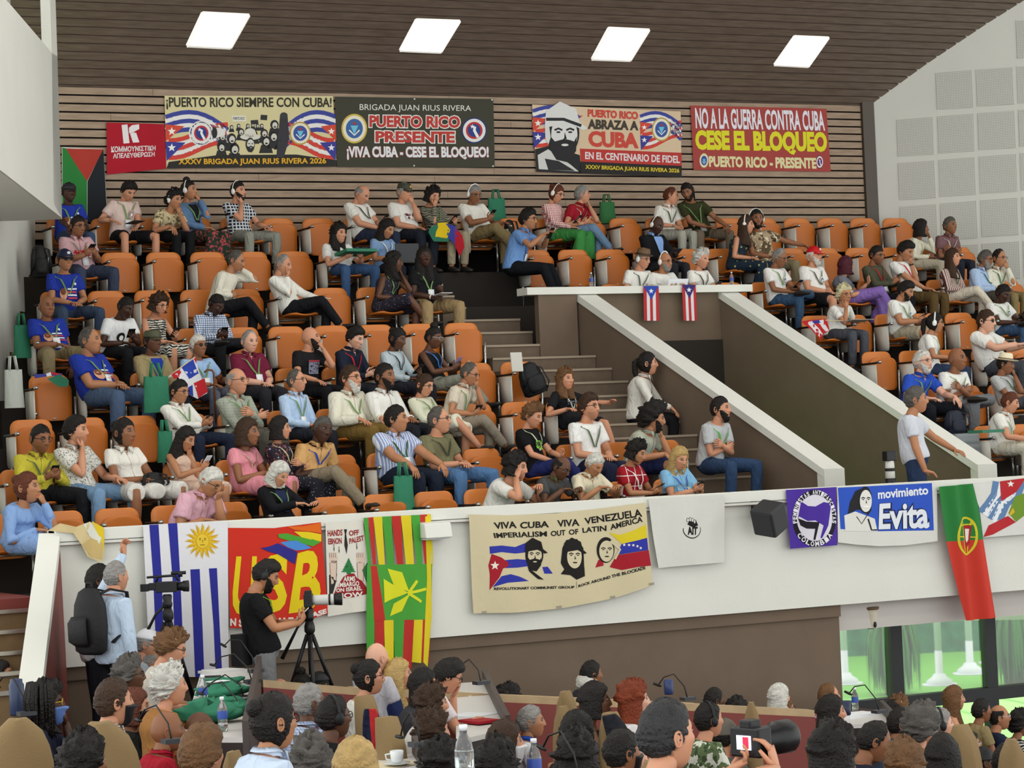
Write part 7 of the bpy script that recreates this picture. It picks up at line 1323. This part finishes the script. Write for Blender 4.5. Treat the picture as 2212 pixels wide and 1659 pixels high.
m = M(); m.ball(c_-U*.085-A(-.01, .06, 0), (.018, .012, .03)); obj('lens', m, bl, root, org=c_); m = M(); m.tube([c_+U*.08-A(.05, 0, 0), c_+A(-.10, 0, .06), c_+A(-.14, .05, .16)], [.008]*3, 6); obj('cable', m, blk, root, org=c_)
def vcloth(name, label, Y, polys, crop=R3, cat='cloth', wave=None, grp=None, grid=.05):
    b = Ban(name, label, cat, Y, crop, wave or rip(.02, 16, 7), .85, grp, grid)
    for i, (p, c) in enumerate(polys): b.poly(p, c, i)
    return b.done()
vcloth('cloth', 'crumpled cream and yellow cloth hung over the left end of the parapet', -.045, [([(415, 570), (510, 515), (640, 545), (760, 500), (885, 560), (885, 800), (845, 848), (740, 800), (680, 690), (620, 600), (440, 582)], '#cdb98a'), ([(780, 495), (880, 550), (885, 760), (840, 640), (800, 560)], '#d8bb2c'), ([(700, 520), (770, 510), (860, 640), (840, 690), (750, 620)], '#d3d3c8'), ([(690, 690), (770, 640), (870, 680), (860, 820), (770, 800)], '#c2a970')])
# ---- balcony belongings
Rr = lambda x0, y0: (x0, y0, .25316)
vcloth('flag', 'yellow, blue and red flag over the knees of the woman covering her eyes', ROWY[7]-.70, [([(120, 510), (200, 490), (280, 500), (270, 640), (140, 640), (90, 560)], '#2f6d54'), ([(180, 480), (250, 478), (280, 540), (265, 612), (155, 600)], '#d8b81e'), ([(235, 485), (320, 510), (345, 600), (330, 680), (262, 605), (280, 540)], '#3a3f94'), ([(315, 520), (385, 590), (395, 690), (362, 768), (318, 660)], '#b01e2c')], (900, 360, .25316), 'flag', rip(.02, 14, 9))
b_ = ROWY[3]-.62
vcloth('flag', 'red, white and blue quartered hand flag in front of the olive-capped man', b_, [([(1400, 470), (1535, 380), (1660, 285), (1700, 430), (1765, 590), (1680, 640), (1600, 600), (1500, 430)], '#dcdce2'), ([(1450, 430), (1535, 385), (1548, 440), (1480, 470)], '#b8262c'), ([(1548, 372), (1640, 302), (1690, 420), (1612, 475)], '#2f45a8'), ([(1645, 300), (1664, 284), (1672, 340)], '#c8242c'), ([(1650, 505), (1738, 462), (1768, 578), (1690, 635)], '#c02a30'), ([(1598, 540), (1640, 520), (1640, 618), (1600, 600)], '#2f3f94')], (0, 700, .25316), 'flag', rip(.02, 18, 9))
m = M(); p_, q_ = on(355, 820, 1, b_-.02), on(421, 771, 1, b_-.02); m.bar(p_, q_, .006); top_m('flag_stick', m, mat('pale_stick', '#cdbb98', .6), 'pale stick of the quartered hand flag', 'stick', p_)
b_ = ROWY[4]-.42
vcloth('flag', 'red and white striped hand flag lying on an empty orange chair', b_, [([(300, 1005), (400, 990), (520, 985), (540, 1085), (500, 1110), (475, 1170), (400, 1090)], '#b8282e'), ([(345, 1015), (395, 1000), (495, 1110), (470, 1150)], '#dcd6d8'), ([(440, 1000), (490, 990), (535, 1085), (515, 1092)], '#dcd6d8'), ([(385, 1005), (455, 992), (470, 1015), (420, 1025)], '#33398c')], (1652, 440, .25316), 'flag', rip(.02, 20, 8))
m = M(); p_, q_ = on(1783, 692, 1, b_-.02), on(1820, 693, 1, b_-.02); m.bar(p_, q_, .007); top_m('flag_stick', m, MATS['pale_stick'], 'pale stick of the striped hand flag on the chair', 'stick', p_)
def tote(px, py, Y, w_, h_, label, c='#2f7a5c', d=.07, Z=None, name='tote_bag'):
    c_ = on(px, py, 1, Y); root = empty(name, c_-U*h_/2, label, 'bag'); og = c_-U*h_/2; m = M(); mt = mat('bag_'+c, c, .8, bump=.5, bscale=12)
    G1 = [[c_+A((w_/2*(1-.12*v)*cos(q)), d*(1-.6*v)*sin(q)+.008*sin(7*q+5*v), (v-.5)*h_) for q in np.linspace(0, 2*pi, 19)] for v in np.linspace(0, 1, 8)]; m.sheet(G1); m.add([p for p in G1[0][:-1]], [tuple(range(18))]); obj('bag', m, mt, root, org=og)
    for s in (-1, 1): m = M(); m.tube([c_+A(-w_*.2, s*d*.35, h_*.48), c_+A(-w_*.14, s*d*.3, h_*.85), c_+A(w_*.10, s*d*.3, h_*.85), c_+A(w_*.2, s*d*.35, h_*.48)], [.010]*4, 6); obj('strap', m, mt, root, org=og)
    return root
tote(1073, 456, YB-.24, .26, .32, 'dark green bag against the slats, right of the grey-haired man'); tote(1312, 460, YB-.24, .24, .28, 'green bag with handles against the slats, right of the red polo', '#2f6d3c')
tote(338, 852, ROWY[3]-.78, .28, .36, 'green tote bag held on the knees of the olive-capped man'); tote(872, 1068, ROWY[1]-.86, .22, .36, 'green tote bag hanging from the hand of the striped-shirt man')
tote(40, 1020, ROWY[1]-.3, .10, .28, 'green bag beside the chair of the yellow-shirted man') if 0 else None
tote(357, 965, ROWY[1]+.1, .16, .30, 'green bag between two orange chairs of the second row'); tote(48, 738, ROWY[4]-.1, .18, .34, 'green bag hanging by the left wall at the fifth row'); tote(30, 840, ROWY[3]-.1, .20, .38, 'white and green bag standing by the left wall', '#b9beb6')
def pack(px, py, Y, s, label, c='#17181b', name='backpack', tilt=0):
    c_ = on(px, py, 1, Y); root = empty(name, c_-U*s[2]/2, label, 'backpack' if name == 'backpack' else 'bag'); og = c_-U*s[2]/2; mt = mat('pack_'+c, c, .65, bump=.5, bscale=20); L_ = A(tilt, 0, 1)
    m = M(); m.tube([c_+L_*s[2]*v for v in (-.5, -.44, -.1, .2, .42, .5)], [(s[0]*x/2, s[1]*x/2) for x in (.75, .98, 1, .9, .66, .3)], 14, side=(1, 0, 0)); obj('bag', m, mt, root, org=og)
    m = M(); m.tube([c_+L_*s[2]*v-A(0, s[1]*.46, 0) for v in (-.4, -.3, 0, .08)], [(s[0]*x, .03) for x in (.25, .36, .36, .25)], 12, side=(1, 0, 0)); obj('front_pocket', m, mt, root, org=og)
    for t in (-1, 1): m = M(); m.tube([c_+L_*s[2]*.42+A(t*s[0]*.2, 0, 0), c_+L_*s[2]*.35+A(t*s[0]*.42, -.08, 0), c_-L_*s[2]*.1+A(t*s[0]*.5, -.1, 0), c_-L_*s[2]*.4+A(t*s[0]*.45, 0, 0)], [(.018, .006)]*4, 6); obj('strap', m, mt, root, org=og)
    return root
pack(1148, 818, ROWY[3]-.22, (.30, .18, .34), 'black backpack lying on the aisle chair with a raised tablet', tilt=-.35)
pack(2062, 912, ROWY[2]-.95, (.26, .18, .26), 'navy backpack on top of the grey suitcase', '#1f2433'); pack(85, 565, ROWY[6]-.3, (.20, .2, .36), 'black bag by the left wall at the seventh row', '#161617'); pack(330, 1040, ROWY[1]-.48, (.24, .14, .17), 'black handbag on the lap of the woman in the white blouse', '#141415', 'handbag')
pack(1100, 492, ROWY[7]-.1, (.14, .1, .2), 'black bag on the chair right of the grey-haired man', '#1a1a1c', 'handbag'); pack(1205, 640, ROWY[5]-.15, (.22, .12, .16), 'magenta bag on the chair at the low wall', '#7d2048', 'handbag')
pack(512+24, 1130, -9, (.1, .1, .1), 'x', name='handbag') if 0 else None
c_ = on(2080, 985, 1, ROWY[2]-1.0); root = empty('suitcase', c_-U*.28, 'grey ribbed suitcase behind the standing photographer', 'suitcase'); og = c_-U*.28; m = M(); m.box(c_, (.34, .22, .50)); obj('shell', m, mat('suitcase_grey', '#7e8487', .4), root, org=og, bevel=.03, smooth=False)
for i in range(6): m = M(); m.box(c_+A(0, -.112, -.2+.07*i), (.30, .008, .03)); obj('rib', m, mat('suitcase_rib', '#6d7376', .4), root, org=og, bevel=.004, smooth=False)
m = M(); m.tube([c_+A(-.08, 0, .25), c_+A(-.08, 0, .29), c_+A(.08, 0, .29), c_+A(.08, 0, .25)], [.012]*4, 8); obj('handle', m, blk, root, org=og)
for s in (-1, 1): m = M(); m.ball(c_+A(s*.13, -.08, -.27), .03); obj('wheel', m, blk, root, org=og)
# raised tablet on the aisle chair, laptop, cane
c_ = on(1116, 782, 1, ROWY[3]-.35); m = M(); m.box(c_, (.14, .02, .21), [A(1, 0, 0), A(0, 1, 0), A(-.06, 0, 1)]); top_m('raised_tablet', m, tabm, 'raised white writing tablet of the aisle chair with the backpack', 'tablet', c_, bevel=.008, smooth=False)
c_ = on(880, 566, 1, ROWY[6]-.62); root = empty('laptop', c_, 'dark laptop open in front of the woman in the blue blouse', 'laptop'); m = M(); m.box(c_+U*.11, (.30, .012, .21)); obj('lid', m, mat('laptop_dark', '#25262a', .35), root, org=c_, smooth=False); m = M(); m.box(c_+A(0, .1, .0), (.30, .20, .014)); obj('keyboard_base', m, MATS['laptop_dark'], root, org=c_, smooth=False)
p_ = on(462, 806, 1, ROWY[3]-.66); m = M(); m.tube([p_-U*.50, p_, p_+U*.03-A(.02, 0, 0), p_+U*.035-A(.07, 0, 0), p_+U*.01-A(.10, 0, 0)], [.011]*5, 8); top_m('walking_cane', m, mat('cane_wood', '#6d4426', .4), 'brown wooden cane of the man in sunglasses', 'cane', p_)
vcloth('flag', 'small folded flag on the tablet of the empty chair by the left wall', ROWY[3]-.30, [([(280, 430), (380, 425), (430, 408), (525, 425), (520, 447), (440, 440), (290, 465)], '#3a3f86'), ([(430, 408), (525, 428), (525, 446), (432, 425)], '#b8262c'), ([(385, 425), (430, 410), (440, 440), (395, 450)], '#cfd0d4'), ([(400, 470), (500, 430), (580, 480), (570, 535), (500, 535)], '#2f6d54')], (0, 700, .25316), 'flag', rip(.02, 20, 8))
slab('folder', 2130, 935, ROWZ[1]+.66, (.30, .22, .03), .1, '#2f6d54', 'green folder on the writing tablet of the reddish-haired woman', 'folder')
# ---- garden: flagpoles and weeping palms seen through the window
polem = mat('pole_white', '#cfd3e6', .4); conc = mat('pole_base', '#d9dbe0', .7)
def pole(px, py, label):
    P = on(px, py, 2, ZG); root = empty('flagpole', P, label, 'flagpole', 'white flagpoles on the lawn'); k_ = (P-CAM)@fw/FPX
    m = M(); m.bar(P+U*.5, P+U*7, 7.5*k_, 12); obj('pole', m, polem, root, org=P)
    m = M(); m.lathe(P, [(28*k_, 0), (28*k_, 10*k_), (16*k_, 18*k_), (13*k_, 24*k_), (8*k_, 26*k_), (8*k_, .55)], 16); obj('base', m, conc, root, org=P); m = M(); m.lathe(P-U*.0, [(38*k_, 0), (38*k_, 3*k_)], 20); obj('plinth', m, conc, root, org=P)
for x, y, lab in ((1826, 1478, 'white flagpole at the left edge of the window'), (2030, 1480, 'white flagpole in the middle pane, nearer one'), (2096, 1456, 'white flagpole in the middle pane, farther one'), (2152, 1432, 'white flagpole partly hidden by the right palm')): pole(x, y, lab)
def palm(px, py, hpx, wpx, label, seed, dep=None):
    P = on(px, py, 2, ZG); k_ = (P-CAM)@fw/FPX; r_ = np.random.default_rng(seed); h_ = hpx*k_; w_ = wpx*k_/2; root = empty('weeping_palm', P, label, 'palm', 'weeping palms outside the window'); lf = mat('palm_leaf', '#3a7030', .85, spec=.08)
    m = M(); m.tube([P, P+U*h_*.4, P+U*h_*.92], [.16, .11, .08], 10); obj('trunk', m, mat('palm_trunk', '#6d6350', .9), root, org=P)
    m = M()
    for i in range(400):
        q = r_.uniform(0, 2*pi); rr_ = w_*r_.uniform(.35, 1); top = P+U*h_*r_.uniform(.86, .98); d = A(cos(q), sin(q), 0); L_ = h_*r_.uniform(.45, .95); s_ = np.cross(d, U)*.026
        pts = [top, top+d*rr_*.45+U*h_*.06, top+d*rr_*.85-U*h_*.05, top+d*rr_-U*L_*.45, top+d*rr_*1.02-U*L_]
        pts = [A(p[0], p[1], max(p[2], P[2]+.05)) for p in pts]; wv = [.6, 1, 1, .8, .15]; m.add([p+s_*v*e for p, v in zip(pts, wv) for e in (-1, 1)], [(2*j, 2*j+1, 2*j+3, 2*j+2) for j in range(4)])
    obj('foliage', m, lf, root, org=P)
palm(1934, 1500, 165, 118, 'weeping palm behind the first window post', 1); palm(2192, 1480, 165, 130, 'weeping palm at the right edge of the window', 2)
hm = mat('hedge_green', '#2f6a44', .9, bump=1, bscale=8, var=.3, vscale=5)
P = on(1990, 1412, 2, ZG); h_ = A(CR[0], CR[1], 0); h_ /= np.linalg.norm(h_); n_ = A(-h_[1], h_[0], 0); m = M(); m.box(P+n_*.8+U*3, (40, 1.5, 6), [h_, n_, U]); tag(obj('hedge', m, hm, smooth=False), 'tall dark green hedge at the back of the lawn', 'hedge')

m = M(); m.box((1.9, YB-.22, 5.30), (11.2, .36, .05)); struct('trim_5', m, mat('ledge_brown', '#6d5c4c', .7))
